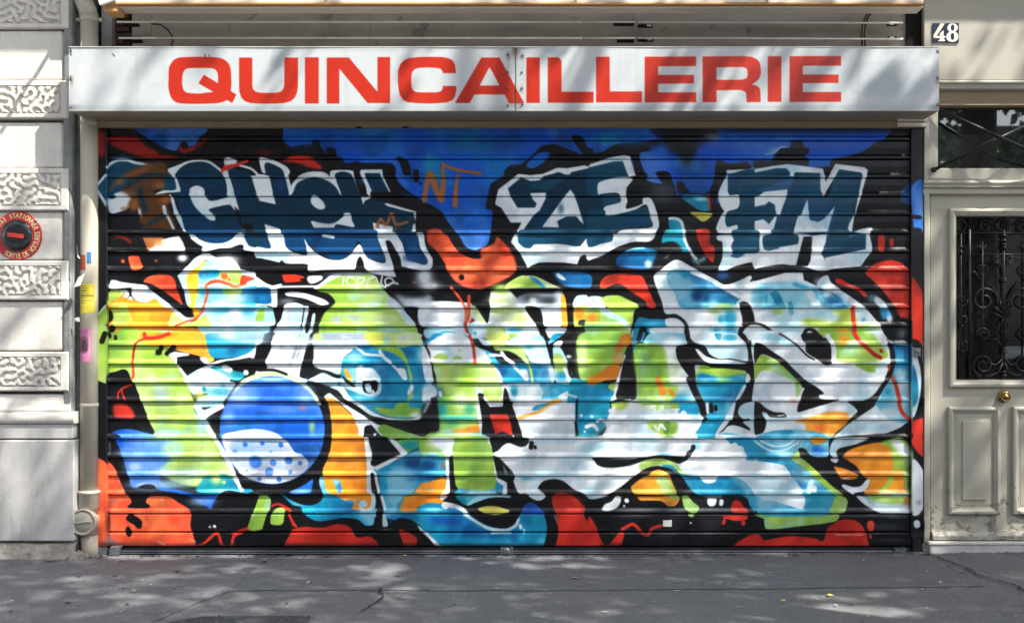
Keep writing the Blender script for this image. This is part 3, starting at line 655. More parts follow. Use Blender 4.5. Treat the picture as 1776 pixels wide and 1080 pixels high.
l~2@.6 W 12 1250,380 1400,365 1500,390
l~3@.5 W 12 1240,570 1500,575
T 160 582
f G 40,-40 150,-100 150,490 120,490 40,440
f G 150,-20 1150,-20 800,180 880,280 960,440 1000,520 1040,640 1080,700 1060,760 1130,870 1260,1060 1280,1200 700,1200 640,1020 570,860 520,700 480,600 440,500 400,440 370,370 330,350 260,370 150,415
s G2 250,130 120 100 .7
s GL 700,400 200 80 .5
s GY 690,560 80 80 .6
s BG 700,640 70 60 .5
s BG 720,900 90 90 .6
s BG 1000,960 50 80 .6
s LG 950,620 70 60 .6
s LC 1150,950 60 90 .8
s LC 800,1000 200 40 .7
f O 480,-20 1190,-20 1195,80 1270,250 1220,275 1160,230 1020,190 880,150 800,110 620,100 540,80
s Y 900,20 250 40 .6
s GL 450,10 80 60 .6
l R 40 545,-20 560,25 700,15 800,-20
l R 26 560,25 470,70 435,150 425,280 430,420 405,465
l R2 20 410,510 320,545 270,600 275,650
l R2 18 310,560 320,620 350,660
f~10 R2 225,720 300,700 380,730 430,790 440,850 340,850 230,830
s R2 350,880 50 20 .6
f K 150,415 260,370 330,350 370,370 400,440 440,500 520,700 600,900 640,1020 400,970 200,1040 150,1040
f~10 R2 225,720 300,700 380,730 430,790 440,850 340,850 230,830
l R2 20 410,510 320,545 270,600 275,650
l R2 18 310,560 320,620 350,660
f C 1190,-20 1800,-20 1790,70 1650,190 1260,230 1190,60
s LC 1500,0 250 60 .9
s BD 1450,150 60 50 .7
s BD 1550,120 90 40 .5
l K 46 720,120 700,180
l K 30 675,160 675,190
l K 50 850,120 780,185
l K 56 130,-20 100,60
l K 34 245,10 245,30
l K 36 185,-10 185,10
f K 880,190 1020,190 1160,230 1200,290 990,415 890,270
f K 1290,270 1500,240 1800,225 1800,340 1640,400 1580,440 1480,350 1420,310 1330,300
f K 1760,90 1800,60 1800,240 1680,200
p W 800,190 860,165 1010,185 1010,205 900,220 880,230 890,290 990,415 1050,560 1030,590 960,440 870,290 860,260 800,215
f LC 960,440 1190,310 1300,320 1420,400 1440,470 1480,480 1500,520 1400,650 1380,720 1060,740 1100,660 1200,600 1050,600 1000,500
f~6 W 960,450 1190,315 1280,350 1430,440 1420,480 1010,500
f~8 W 990,490 1400,490 1200,540 1150,600 1050,610 1020,560
s GL 1130,620 60 50 .7
f TL 1230,330 1400,310 1470,360 1560,380 1600,400 1540,460 1440,450 1380,400
l W 60 1380,330 1430,355
l W 50 1600,380 1605,385
l C 44 1165,550 1168,560
l C 30 1350,515 1370,520
s TL 1350,580 120 40 .7
f W 1120,230 1180,225 1230,280 1330,255 1500,225 1660,160 1720,80 1790,60 1700,200 1560,240 1400,260 1300,290 1200,300
l W 44 1660,210 1670,215
l~4 W 44 1090,750 1160,830
f W 1060,740 1110,720 1160,770 1340,705 1370,740 1220,780 1180,820 1190,870 1280,1060 1240,1060 1130,870
f K 1180,820 1230,780 1370,750 1400,700 1440,740 1350,1100 1280,1100 1280,1060 1200,880
l K 14 1370,700 1500,510 1600,430
f B 150,1060 250,985 400,968 560,1010 680,1050 700,1120 150,1200
s LC 280,1040 100 20 .5
f W 1640,1180 1640,1190 1640,1200
T 448 582
f LC -20,-20 80,-20 40,80 -20,120
f K 70,-20 180,-20 150,110 110,230 70,280 90,350 -20,400 -20,120 40,70
f LG -20,370 150,365 300,380 420,500 560,600 620,680 500,560 -20,560
f W 180,-20 540,-20 530,100 460,290 440,360 440,430 520,460 500,490 400,500 200,430 -20,400 -20,370 90,350 80,260 130,150
l~8 GY 20 280,-20 200,280
l~8@.8 GR 26 430,0 380,180 340,280
l~6@.8 GR 16 470,20 400,250
l K 14 70,360 200,365 290,395
f K 545,-20 590,-20 560,120 575,240 580,290 620,340 730,360 870,410 900,450 800,440 680,385 600,400 520,440 440,430 440,370 480,200
f GY 590,-20 1150,-20 1180,100 1000,130 900,160 560,150 560,90
l~4@.8 W 14 870,-5 890,20 920,10 960,30
s YG 620,10 50 50 .6
f W 565,110 1000,110 900,220 880,290 850,400 730,365 600,330 560,260
s GY 750,120 200 20 .6
f YG 1110,-20 1430,-20 1440,100 1200,100
s LC 1340,40 40 60 .8
f LG 1430,-20 1690,-20 1760,150 1800,300 1500,300 1430,100
s W 1520,20 60 20 .7
f C 1010,110 1200,100 1500,120 1680,110 1800,300 1780,700 1640,840 1400,850 1200,800 1050,700 960,640 910,545 860,440 870,300 890,225 960,180
s LC 1000,220 110 50 .9
s LC 980,390 60 70 .9
s CD 1330,330 150 60 .5
s CD 1700,380 50 80 .5
s TL 1560,200 60 50 .7
s LC 1700,200 50 90 .9
f K 545,80 575,110 575,240 560,300 480,300 500,180
f G 1190,120 1350,115 1470,130 1540,230 1580,350 1605,430 1590,490 1570,420 1530,280 1420,190 1300,150 1210,130
l W 26 1010,120 1060,150 1110,190 1280,205
l W 34 1265,160 1310,225 1380,280
l W 24 1400,310 1480,380
f W 1440,350 1520,345 1550,440 1540,460 1510,455
f W 1550,600 1580,520 1600,500 1620,540 1590,600 1560,610
l W 44 1585,625 1588,630
f W 1300,-20 1300,-20 1301,-19
f O 890,350 920,345 960,410 990,480 950,460 910,420
f~2 W 1020,340 1080,300 1100,330 1180,335 1260,420 1280,500 1270,590 1210,630 1100,620 1000,580 910,540 900,480 1010,500 1020,420
f K 1085,480 1140,460 1240,470 1240,560 1215,590 1190,560 1170,600 1100,580
f~2 GY 1090,460 1130,425 1190,430 1200,465
f W 1110,510 1150,495 1175,530 1175,590 1130,580
l W 20 1195,575 1195,600
f W 520,470 600,415 680,385 800,440 870,450 920,470 940,500 820,520 600,490
f~6@.8 GY 650,490 1000,495 1010,540 800,540
l~2 GY 14 1,1 2,2
s CD 845,500 20 30 .8
f K 860,410 940,460 1015,530 990,530 920,490
f~2 K 515,470 620,490 740,550 830,600 920,660 1040,750 1160,830 1260,850 1400,870 1600,900 1700,850 1760,780 1800,760 1800,1100 1720,1060 1400,950 1200,880 1140,870 1000,770 860,670 740,600 700,620 690,660 620,660 560,570
f W 750,530 880,530 960,640 1060,700 1190,790 1330,845 1500,860 1640,850 1720,780 1780,640 1800,700 1720,840 1640,880 1400,880 1280,850 1160,820 1050,740 900,650 830,570
f~6 G 1220,740 1400,760 1450,700 1550,700 1580,750 1680,750 1700,800 1640,840 1400,840 1280,810
l G 30 1600,600 1560,680
s W 1640,820 60 30 .8
s W 1760,560 40 60 .9
f W 690,640 740,595 800,640 860,680 950,740 1050,800 1150,870 1100,880 1010,870 960,800 870,720 800,660
f O2 695,640 800,660 860,720 960,810 1020,890 1050,980 1060,1100 690,1100 740,960 730,860 720,700
s BR2 850,900 80 50 .5
f K 620,660 700,650 730,860 740,960 700,1060 740,1100 640,1100 670,900 640,740
f W 1010,880 1150,870 1240,920 1400,960 1600,1020 1760,1065 1700,1070 1500,1040 1320,1060 1240,1000 1190,940 1160,930 1110,960 1090,1100 1050,1100 1040,960
f G 1245,960 1300,920 1400,950 1600,1020 1700,1070 1330,1060 1260,1000
s GL 1600,1055 100 12 .7
f K 1110,945 1180,930 1200,1010 1240,1030 1330,1070 1380,1100 1100,1100 1105,1000
f W 1200,1020 1230,1010 1215,1050
f BB -20,440 130,420 260,460 400,500 520,600 620,690 670,860 660,1100 -20,1100
s LB 100,430 120 20 .8
s LB 400,560 110 60 .6
s LB 560,640 60 50 .6
s BU 150,620 200 50 .5
s BU 300,920 300 60 .6
s GL 560,950 30 60 .7
s C 350,980 100 40 .4
s OR 440,750 50 30 .35
f LG 400,500 430,510 520,580 600,650 620,680 560,620 520,600 440,530
f W -20,980 100,1000 210,1050 250,1100 -20,1100
T 736 582
f W -20,60 0,60 60,200 80,290 110,430 90,480 20,480 -20,300
l K 40 -10,20 20,90 80,240 110,440
s C 40,60 40 30 .8
f~3 W 30,90 150,-20 460,-20 520,90 660,180 700,280 540,290 80,280 60,180
f~3 C -20,90 20,90 140,10 200,-20 100,-20 30,60
f C 400,-20 480,20 560,110 700,180 760,260 800,290 1340,290 1350,480 1350,490 850,490 720,300 640,180 540,90
s BD 800,370 90 60 .8
s CD 1260,380 40 60 .7
s LC 720,200 50 20 .9
s TL 1090,200 60 50 .6
s LG 680,20 60 80 .8
f YG 650,-20 850,-20 850,100 700,100
f LC 560,20 680,60 700,100 620,100
f G 880,-20 960,-20 970,50 930,80 890,50
f~4 LC 980,0 1220,0 1300,150 1340,280 1120,280 1060,200 960,120 850,100 860,60
s C 1090,120 60 30 .4
f~3 G 720,110 880,110 1020,120 1060,210 1100,290 1130,400 1135,490 1110,480 1080,320 1000,230 880,160 740,150
l W 24 680,200 820,205
l W 34 805,175 850,235 930,290
l W 24 930,315 1010,400
f W 980,370 1060,355 1085,440 1080,465 1050,465
f G 100,220 170,185 240,210 230,250 110,240
f G 290,240 340,205 400,240 300,250
s G 365,150 14 12 .9
f G 90,280 300,285 700,290 800,490 830,670 780,690 590,690 560,860 570,1060 -20,1100 60,1000 150,980 140,700 130,500 120,420 90,300
s G2 170,380 60 70 .5
s TL 180,760 70 90 .7
s TL 470,760 60 60 .6
s C 350,850 250 30 .6
s GY 480,1010 120 50 .7
s LC 300,1000 180 40 .7
s TL 280,910 90 30 .5
f~8@.9 O2 280,990 480,940 570,930 600,990 480,1020 330,1010
f~6@.7 OR 200,1050 300,1045 300,1080 200,1080
f~3@.9 W 710,320 780,370 820,480 840,500 800,500 720,420
l R 30 470,0 505,90 520,200 530,280
l~1 R2 34 530,320 525,400 545,460
s LC 60,560 90 70 .9
s CD 150,590 50 60 .7
f W 0,540 60,510 120,550 130,620 60,650 20,700 -20,680 -20,600
l W 36 165,590 170,620
f~14 K -20,740 80,680 130,720 150,980 60,1010 -20,1000
l~6@.7 W 30 50,690 0,790
f~2 LC 830,500 1240,500 1300,670 930,690 880,600
s C 930,570 40 60 .8
s GY 1130,600 110 80 .5
f W 1090,530 1130,510 1180,560 1240,560 1240,660 1100,680 1060,600
f C 1210,500 1540,500 1560,640 1310,670 1230,690 1200,680 1240,600
s LC 1350,590 50 40 .7
f W 935,690 1560,690 1580,1080 1020,1080 960,860
f C 1130,770 1180,720 1280,705 1300,720 1200,780 1120,790
f~3 O 960,860 1100,790 1240,750 1310,700 1320,665 1430,665 1350,720 1180,810 1060,840 970,870
f W 1560,510 1500,520 1510,560 1400,620 1400,650 1560,690 1580,600
l W 36 1420,630 1540,580
l W 22 1430,640 1550,660
f W 560,650 540,560 550,530 600,580 640,650 680,690 560,690
f W 780,680 810,590 800,520 850,510 900,600 930,670 900,680 860,600 820,640
p W 535,695 570,690 600,860 630,1070 590,1060 560,870
f K 560,600 580,595 620,610 620,650 680,735 820,735 820,640 835,540 870,590 890,670 940,800 1010,1000 1015,1080 630,1090 600,870 575,700 560,640
p W 645,690 820,690 815,735 680,738
p R 680,815 860,812 890,870 920,1030 850,1010 810,995 740,1020 700,900
f W 930,1030 915,1050 935,1055
f W 1290,310 1340,330 1355,450 1330,490 1300,400
l K 44 1250,-20 1290,90 1340,280
l K 20 1340,280 1370,400
f~10 K 1440,-20 1620,-20 1600,130 1560,270 1510,290 1420,140
s W 1500,215 30 18 .9
f C 1290,90 1360,50 1440,-20 1350,-20 1300,50
f W 1380,60 1440,60 1400,130 1340,100
f LC 1340,120 1420,130 1500,300 1550,490 1370,480 1350,290
f~4 G 1350,200 1410,190 1470,270 1490,350 1420,390 1350,320
s C 1430,420 60 50 .9
l W 34 1460,340 1520,480
l~3 K 30 1500,290 1520,400 1600,520 1620,620
f K 1530,490 1560,490 1630,590 1610,640 1610,780 1600,880 1560,860 1570,640
f K 1560,900 1600,895 1600,1040 1560,1010
T 1024 582
f G -100,-20 410,-20 400,90 380,120 300,300 100,480 -80,480 -130,300
s LG -90,200 60 200 .8
s GL 60,300 150 50 .5
f TL -200,450 -60,470 200,500 260,560 240,690 200,690 200,880 -20,1100 -240,1100 -240,700
s C -100,700 150 170 .9
f GL 200,500 300,500 250,650 180,620
f~3 C 0,560 120,540 210,570 100,660 -20,680
f O2 300,60 320,0 400,-20 420,60 400,95 340,130 300,200 350,190 330,290 240,290 240,220 260,100
s LC 300,230 60 70 .4
f O2 -20,440 120,370 200,310 310,310 290,440 130,470 -20,550
f W 380,150 385,200 330,320 290,420 280,560 240,640 330,660 520,690 520,620 480,500 480,640 420,660
p W 350,200 380,200 330,300 260,490 240,620 200,680 270,660 300,500 330,400
s O 370,50 50 50 1
f O2 415,55 460,60 465,90 420,85
f C 460,-20 640,-20 620,60 480,80 500,300 450,180 440,90
f G 480,100 600,95 760,110 820,300 840,480 820,690 520,690 500,560
s LG 850,100 60 60 .7
s LG 800,400 60 90 .6
s W 900,300 80 150 .9
s LC 900,560 90 70 .9
s C 870,700 100 70 .5
f K 410,90 430,120 460,270 490,400 480,500 480,600 420,650 270,650 290,530 330,330 370,200
l K 50 520,-20 500,40
l K 40 590,-20 570,40
f LC 620,-20 980,-20 1000,90 880,130 880,240 930,290 1020,490 920,500 860,300 760,110 560,90
s W 850,60 130 60 .9
l O2 60 705,460 730,530 765,600
l O2 36 820,560 845,610 870,620
f W 200,780 240,755 350,740 400,690 640,720 700,780 760,780 1040,870 1080,1100 130,1100 200,900
f GL 220,700 350,700 310,760 230,750
s W 400,950 250 130 .9
l~2 W 24 560,740 640,730
l~2 W 24 590,790 640,850 690,770 720,840 740,730
l~2 W 22 760,790 870,800
l~2 W 22 830,800 880,860 960,780 1000,870
s G 700,740 60 30 .8
s GR 570,750 20 14 .8
s GR 580,800 20 14 .8
f~3 G 580,890 850,890 840,960 760,1060 640,980
f G2 740,890 800,890 780,1020 740,1000
l~2 W 18 600,910 640,970 690,960 700,1000
f~3 G 840,890 1100,890 1040,940 900,920
f W 790,990 960,910 1100,910 1100,1100 770,1060
f~2 C 1000,700 1080,720 1120,890 1180,900 1390,870 1430,900 1280,1050 1100,1080 1090,960 1120,880
s W 1100,780 30 60 .8
f C 1090,500 1620,500 1500,690 1400,870 1220,870 1180,690
s TL 1300,570 80 60 .5
s CD 1400,640 120 50 .4
f W 1080,310 1140,310 1110,470 1080,470 1090,370
f G 1140,310 1250,320 1600,360 1630,400 1600,480 1100,480
f~8 C 1130,390 1230,400 1350,440 1600,400 1620,480 1100,480
s GL 1380,460 80 20 .6
f W 1040,-20 1540,-20 1620,90 1640,250 1600,270 1340,240 1200,170
f C 1290,-20 1360,-20 1345,50 1320,40
s C 1450,20 90 50 .8
f K 880,160 920,105 1060,90 1190,160 1100,140 1150,240 1100,270 1080,330 1075,440 1170,660 1210,800 1180,840 1150,780 1130,660 1040,520 930,320 920,270 890,230
f K 985,-20 1030,-20 1050,60 1190,110 1240,190 1330,240 1450,235 1640,270 1620,280 1430,250 1330,250 1220,220 1140,140 1040,100 1000,60
f W 1090,140 1120,140 1200,210 1330,250 1450,255 1620,285 1590,295 1350,290 1220,280 1150,230
s GY 1560,180 60 90 .5
f K 1530,-20 1600,-20 1680,90 1800,80 1800,230 1740,270 1720,350 1700,500 1650,620 1570,720 1530,800 1560,860 1620,930 1720,960 1740,880 1750,830 1700,830 1720,690 1800,690 1800,1020 1720,1010 1600,960 1500,930 1430,940 1450,850 1500,720 1600,570 1660,420 1640,370 1500,345 1250,330 1240,315 1640,290 1640,120
f W 1640,390 1665,440 1640,490 1610,490 1620,420
f W 1595,510 1620,520 1560,640 1500,690 1400,870 1470,870 1500,700 1380,880 1420,820 1500,680
f W 1480,700 1510,700 1470,840 1430,910 1360,990 1290,1050 1300,1010 1380,890 1440,780
l W 32 1215,700 1215,800
l K 34 1250,720 1255,780
l K 34 1300,745 1305,765
f W 1570,720 1700,690 1700,830 1750,850 1740,870 1640,860 1580,860 1535,800
f W 1590,890 1720,890 1730,950 1680,965 1620,930
f W 1300,1040 1380,990 1430,940 1500,930 1620,970 1760,1040 1760,1100 1600,1060 1400,1020 1320,1055
f~4 C 1210,1100 1300,1050 1400,1010 1580,1040 1640,1100
f G 1750,240 1800,200 1800,300 1740,380 1730,300
T 1312 582
f W -20,-20 480,-20 520,120 700,300 780,290 830,100 700,-20 1000,-20 1700,-20 1620,1000 700,1110 -20,1110 -20,400
s LC 100,40 100 40 .4
f LC 0,-20 200,-20 400,100 300,100
f~3 G 700,-20 1240,-20 1380,200 1320,260 1020,280 840,260 810,120 760,40
f~3@.9 W 1230,-20 1360,-20 1400,60 1400,300 1330,270 1370,200 1300,100
s O 900,40 60 60 .9
f~4 G 1030,290 1300,300 1230,380 1120,360
f~4 W 1270,310 1380,310 1360,400 1240,370
l W 50 740,0 800,110 800,270
f G -20,240 40,200 110,210 240,280 360,400 460,490 380,470 200,390 100,360 30,380 -20,450
f~2 G 400,480 460,500 460,580 420,640 410,560
s OR 380,720 40 60 .6
l K 18 240,-20 310,20 420,100 520,200 600,250
f K 470,-20 650,-20 740,100 775,200 770,280 730,295 660,260 520,170 510,80 480,50
f K -20,80 60,90 160,160 280,240 380,340 520,470 620,530 700,600 650,620 660,640 850,660 700,720 560,760 430,795 415,760 440,700 480,580 470,520 400,440 300,340 200,250 100,200 40,200 -20,280
l W 20 490,550 450,620 430,670
f W 650,620 700,610 850,660 720,660 660,650
f K 1380,90 1430,90 1440,200 1420,260 1400,360 1360,500 1270,650 1220,740 1160,790 1040,860 940,930 820,1040 780,1040 850,960 950,870 1030,810 1050,780 1000,730 950,680 1110,670 1210,620 1310,490 1370,350 1390,240
f W 40,700 300,700 420,700 430,795 560,760 760,700 940,690 1040,770 1020,810 950,870 780,1050 760,1100 100,1100 90,900 60,800 110,810 240,850 310,840 280,800 180,790 80,740
f~8 O2 640,820 760,790 940,800 960,870 900,950 780,1040 760,1070 500,1080 500,920 400,890
s W 480,960 40 70 .7
s OR 640,960 60 60 .4
s O 720,850 70 30 .7
f~6 W 440,1000 480,920 500,1000 490,1060 420,1050
f K -20,690 40,700 80,740 180,790 280,800 310,840 240,850 120,840 70,790 60,820 100,880 90,960 60,1010 -20,1020
f W 60,800 100,800 140,850 240,880 100,880 80,850
l W 10 220,830 290,825
f W 1040,860 1240,720 1260,660 1350,520 1400,400 1420,250 1620,230 1620,880 1500,940 1280,1050 1180,1090 780,1090 940,950
f~4 C 1430,20 1620,20 1620,480 1400,480 1380,440 1420,330 1440,200
s GY 1560,150 60 40 .8
s LC 1500,410 60 60 .9
s CD 1480,120 60 40 .5
f~6 LC 1360,500 1620,500 1600,880 1400,880 1240,720 1300,620
s C 1360,580 50 50 .7
s GY 1550,560 80 50 .5
s W 1380,800 150 60 .7
s LC 1200,950 250 40 .7
f~8 K 1380,-20 1640,-20 1600,60 1430,90 1400,60 1360,40
s W 1395,20 20 30 .9
l~2@.8 W 20 1440,60 1600,95
l R2 40 1380,320 1410,420 1450,520 1480,640
l R 40 1480,640 1490,740 1540,830 1600,870
l R 44 1030,0 1070,60 1140,120 1220,190 1290,230
l R 34 1290,150 1300,165
l R 44 1010,-40 1030,0
f K 1620,880 1720,860 1740,1000 1640,1100 1240,1100 1260,1050 1480,960 1580,890
s R2 1630,1040 60 60 .5
f R 1640,-20 1725,-20 1725,200 1700,100 1640,80
f W 1625,120 1680,230 1720,500 1720,640 1700,760 1640,870 1625,870
f C 1625,290 1680,400 1695,600 1625,700
s W 1650,680 30 80 .8
f K 1625,50 1660,80 1700,180 1735,300 1735,860 1640,890 1640,860 1700,750 1725,620 1715,450 1680,240 1625,130
f R 1625,870 1660,940 1735,860 1735,1100 1625,1100
p R 1735,850 1735,1100 1630,1100 1640,960
T 160 762
f K 30,-40 300,-40 300,200 480,500 480,760 30,240
f BU 200,-20 720,-20 1100,10 700,400 1100,560 1700,540 1480,700 1390,745 1290,745 980,580 700,520 560,460 430,500 370,350 310,150 240,0
f~8 G 560,-20 1320,-20 1430,160 1500,350 1480,470 1300,500 1100,480 900,450 700,330 820,200 740,80 820,20 600,10
s GL 1000,100 230 70 .9
s LC 900,100 60 60 .7
s LC 780,330 120 60 .7
s GL 900,280 120 60 .9
s W 950,340 260 30 .6
s LB 440,280 100 60 .9
s LB 560,470 180 40 .9
s LC 800,470 150 40 .8
s LB 350,130 100 40 .5
s G2 1100,200 80 40 .5
s G2 1380,80 50 60 .6
s BU 640,60 60 60 .6
f~10 TL 1130,400 1400,360 1550,520 1680,540 1400,560 1100,540
f~3 YG 780,370 1140,380 1130,440 1080,480 980,470 850,430
s YG 1290,405 50 55 .9
s YG 1370,440 20 18 .9
s CD 1450,450 40 50 .5
s BU 1200,640 180 50 .9
s C 1500,620 100 60 .8
f C 1300,530 1460,490 1800,490 1800,530 1640,550 1400,560
s LC 1350,525 200 16 .7
l W 46 1330,-20 1370,70 1420,150
l W 40 1400,200 1490,350
l W 40 1500,380 1560,520
f K 1350,-20 1420,-20 1450,160 1530,290 1620,400 1800,450 1800,490 1560,500 1510,380 1420,160 1380,50
s GR 180,80 14 90 .7
f K 560,462 640,470 660,510 480,500
f OR 40,195 120,220 150,260 150,1140 40,1140
f OR 155,230 210,260 260,340 300,450 350,550 390,600 410,650 370,690 380,710 590,710 600,680 560,650 580,590 800,590 900,650 1030,745 1030,900 1090,1080 1060,1200 155,1200
s OR2 680,640 160 40 .6
s R2 850,840 70 40 .4
s R2 700,1040 300 60 .5
s GR 200,1070 100 40 .5
s BR 180,830 20 60 .5
s OR2 260,850 60 60 .5
f K 400,765 440,780 520,840 520,910 480,920 440,880 360,830 370,790
f K 380,895 420,950 415,990 385,1005 350,950
l~2@.6 W 20 700,1060 760,1085
f K 400,560 840,545 1000,590 1250,740 1400,745 1640,550 1760,530 1780,570 1690,750 1650,770 1620,930 1700,950 1800,940 1800,1200 1120,1200 1080,1060 1040,900 1030,745 900,650 800,590 600,585 560,650 600,690 580,710 400,710 370,690 415,660 400,600
s GR 1100,640 100 40 .4
s W 1280,895 18 16 1
l R2 24 1100,1100 1190,1060 1290,975 1330,1000 1360,1090 1450,1110 1485,1000 1560,965
f~4 R2 1450,970 1540,900 1620,880 1640,930 1500,975
f G 1690,750 1770,560 1800,560 1800,920 1620,925 1640,790
T 448 762
f BB -20,-20 700,-20 670,120 620,180 480,350 300,450 100,460 -20,440
s BU 500,60 150 60 .6
l~2@.8 W 8 425,45 455,42
f W -140,50 -60,-60 100,-40 280,0 360,80 400,130 470,160 530,260 470,330 380,390 200,450 -20,430 -140,370 -230,230
s GY 50,220 300 30 .8
s GY 300,150 90 40 .6
s GY 100,70 150 30 .6
s GY 80,390 220 20 .6
l BB 44 45,35 45,45
l BB 44 235,50 235,60
l BB 30 130,130 135,125
l BB 60 155,235 158,240
l~6 BB 60 310,215 330,220
l BB 44 438,240 440,245
l BB 70 120,310 125,335
l BB 40 335,325 335,345
l BB 44 215,405 220,415
l BB 40 10,400 12,402
l BB 60 0,220 0,255
l BB 60 -187,45 -185,48
l BB 36 -230,122 -232,120
l BB 80 -90,220 -80,240
l BB 40 -37,400 -38,403
l BB 36 -10,40 -8,40
f G 1800,-20 1600,-20 1300,60 1480,160
f K 690,-20 770,-20 720,100 660,200 690,380 640,560 670,600 640,660 520,680 400,650 280,590 220,550 140,500 -20,490 -20,440 130,455 300,410 470,330 560,230 640,170
f BU 330,540 560,410 560,500 540,550 380,560
s LB 430,530 100 20 .6
f C -20,490 80,490 200,530 240,550 330,620 450,670 560,680 650,640 680,570 640,480 640,390 700,380 1220,560 1220,700 1200,880 1120,890 1040,830 900,810 700,840 600,840 520,800 470,760 440,700 360,680 280,610 230,570 -20,540
s LC 60,510 70 16 .6
f O2 770,-20 1120,-20 1140,340 1180,560 1180,740 990,720 990,640 900,630 800,570 720,540 680,400 670,200 700,130
s BR2 950,30 120 30 .5
s BR2 900,230 90 40 .5
s BR2 980,440 60 60 .4
s BR2 720,200 40 40 .5
f C 780,430 810,410 860,450 870,540 850,555 820,530
l C 60 950,650 950,680
l C 34 1030,640 1032,640
f C 980,730 1180,740 1240,720 1240,800 1000,800
f W 1105,-20 1150,-20 1190,160 1180,260 1240,300 1250,360 1215,370 1190,340 1170,360 1180,540 1215,570 1210,700 1150,745 1080,740 1040,690 1080,630 1130,650 1130,690 1100,700 1090,670 1100,720 1160,700 1180,600 1160,555 1130,540 1130,330 1120,150
f K 1160,-20 1360,-20 1480,150 1440,190 1180,265 1190,160
p W 1355,-20 1400,-20 1500,110 1540,150 1460,180 1440,210 1210,300 1200,265 1440,180 1470,160 1430,90
f C 1210,300 1440,220 1480,180 1800,130 1800,960 1700,900 1600,830 1480,810 1440,830 1330,800 1300,700 1260,500 1250,370
s TL 1600,60 150 60 .9
s G 1750,40 80 60 .9
s BD 1620,240 130 70 .9
s CD 1650,400 130 50 .7
s LC 1650,140 100 20 .5
s BU 1400,820 60 60 .4
s TL 1700,820 80 70 .5
f~10 O2 1520,590 1600,570 1700,450 1800,440 1800,690 1700,690 1650,740 1480,740 1500,650
s C 1640,560 60 14 .5
l C 70 1690,720 1780,740
l W 40 1220,390 1250,540
l W 34 1285,590 1320,720
f W 1295,770 1320,770 1350,890 1290,900 1270,880
l K 34 1190,360 1200,440 1230,560 1270,740
f K 1230,740 1290,740 1300,900 1370,900 1400,850 1480,810 1560,830 1640,890 1740,980 1800,1060 1800,1200 -20,1200 -20,930 40,900 70,770 200,760 240,700 330,760 400,900 520,890 700,860 900,815 1000,840 1100,890 1180,890 1230,850
f K -20,540 60,550 230,570 280,610 360,680 440,700 470,760 520,800 600,840 700,840 900,815 900,900 380,920 330,760 130,740 -20,600
f G 40,570 80,570 130,620 120,730 70,780 40,920 -20,930 -20,730 10,650
s YG 20,540 30 14 .8
f G 205,740 230,705 280,720 285,750 255,770 250,850 230,875 140,875 135,830 145,770
l R2 24 145,690 200,665 270,700 340,735
l R2 24 320,770 370,860 400,900
f R2 360,930 500,900 600,910 700,905 780,880 870,875 960,910 1030,1010 1160,1000 1230,1050 1260,1100 1260,1200 260,1200 280,1080 330,990
s OR 500,1060 150 40 .3
f R2 1470,930 1600,980 1700,1060 1800,1120 1800,1200 1560,1200 1500,1050
f W 1660,890 1740,940 1800,990 1800,1040 1700,950
s GR 1330,930 60 14 .6
T 736 762
f G -20,-20 320,-20 310,160 -20,160
s W 150,40 110 60 .9
f~2 W 30,-20 300,-20 320,80 290,160 220,160 150,80
s LC 80,140 120 20 .8
s LG 60,40 40 40 .5
f C -20,180 200,180 240,360 -20,360
s BD 40,260 110 60 .9
s BR2 200,260 30 60 .7
s LC 100,340 120 20 .5
s CD 60,400 90 50 .9
f~6 O2 -20,480 60,440 220,390 240,540 220,640 120,680 -20,680
s C 60,520 60 10 .5
f C -20,680 200,670 200,720 300,700 450,750 470,770 560,840 700,900 850,920 950,860 980,780 1010,760 1060,670 1120,655 1200,720 1250,780 1275,900 1270,1000 1220,1200 240,1200 100,1060 -20,940
s LC 100,720 100 20 .5
s BU 250,840 200 40 .8
s BU 480,930 120 60 .5
s CD 700,990 200 40 .5
s BU 1090,700 60 30 .9
s TL 1150,850 80 50 .7
s CD 1080,850 40 60 .6
f~2 LC 320,-20 680,-20 760,360 720,540 330,540 310,360
f G 320,-20 660,-20 700,160 740,360 740,510 560,500 340,490 310,350
s LG 440,60 60 120 .7
s LG 370,230 40 60 .5
s G2 520,400 130 30 .7
s GL 520,330 220 16 .6
s TL 400,480 80 30 .6
f C 310,550 400,500 700,500 750,540 740,560
s W 600,545 200 16 .8
f~2 C 730,400 830,430 830,540 740,520
l W 44 680,0 700,160
l W 44 690,210 740,350
f W 730,395 770,400 830,430 860,450 860,560 815,560 820,480 790,460 750,430
f~2 TL 320,580 440,575 600,580 560,640 440,685 370,640
f~4 LC 560,580 890,580 900,610 760,600 640,620 520,670 440,680
f W 220,190 255,190 260,370 270,520 280,550 200,560 170,570 215,520 230,400
l~3 W 50 190,600 215,600
l W 70 215,680 222,682
f W 210,640 300,660 400,700 460,755 420,760 340,715 240,700
l~2 W 28 420,770 560,860 680,920 850,935 950,890 980,820
l W 34 1000,890 1005,910
l W 18 1040,930 1035,965
l~4 W 16 700,965 900,965
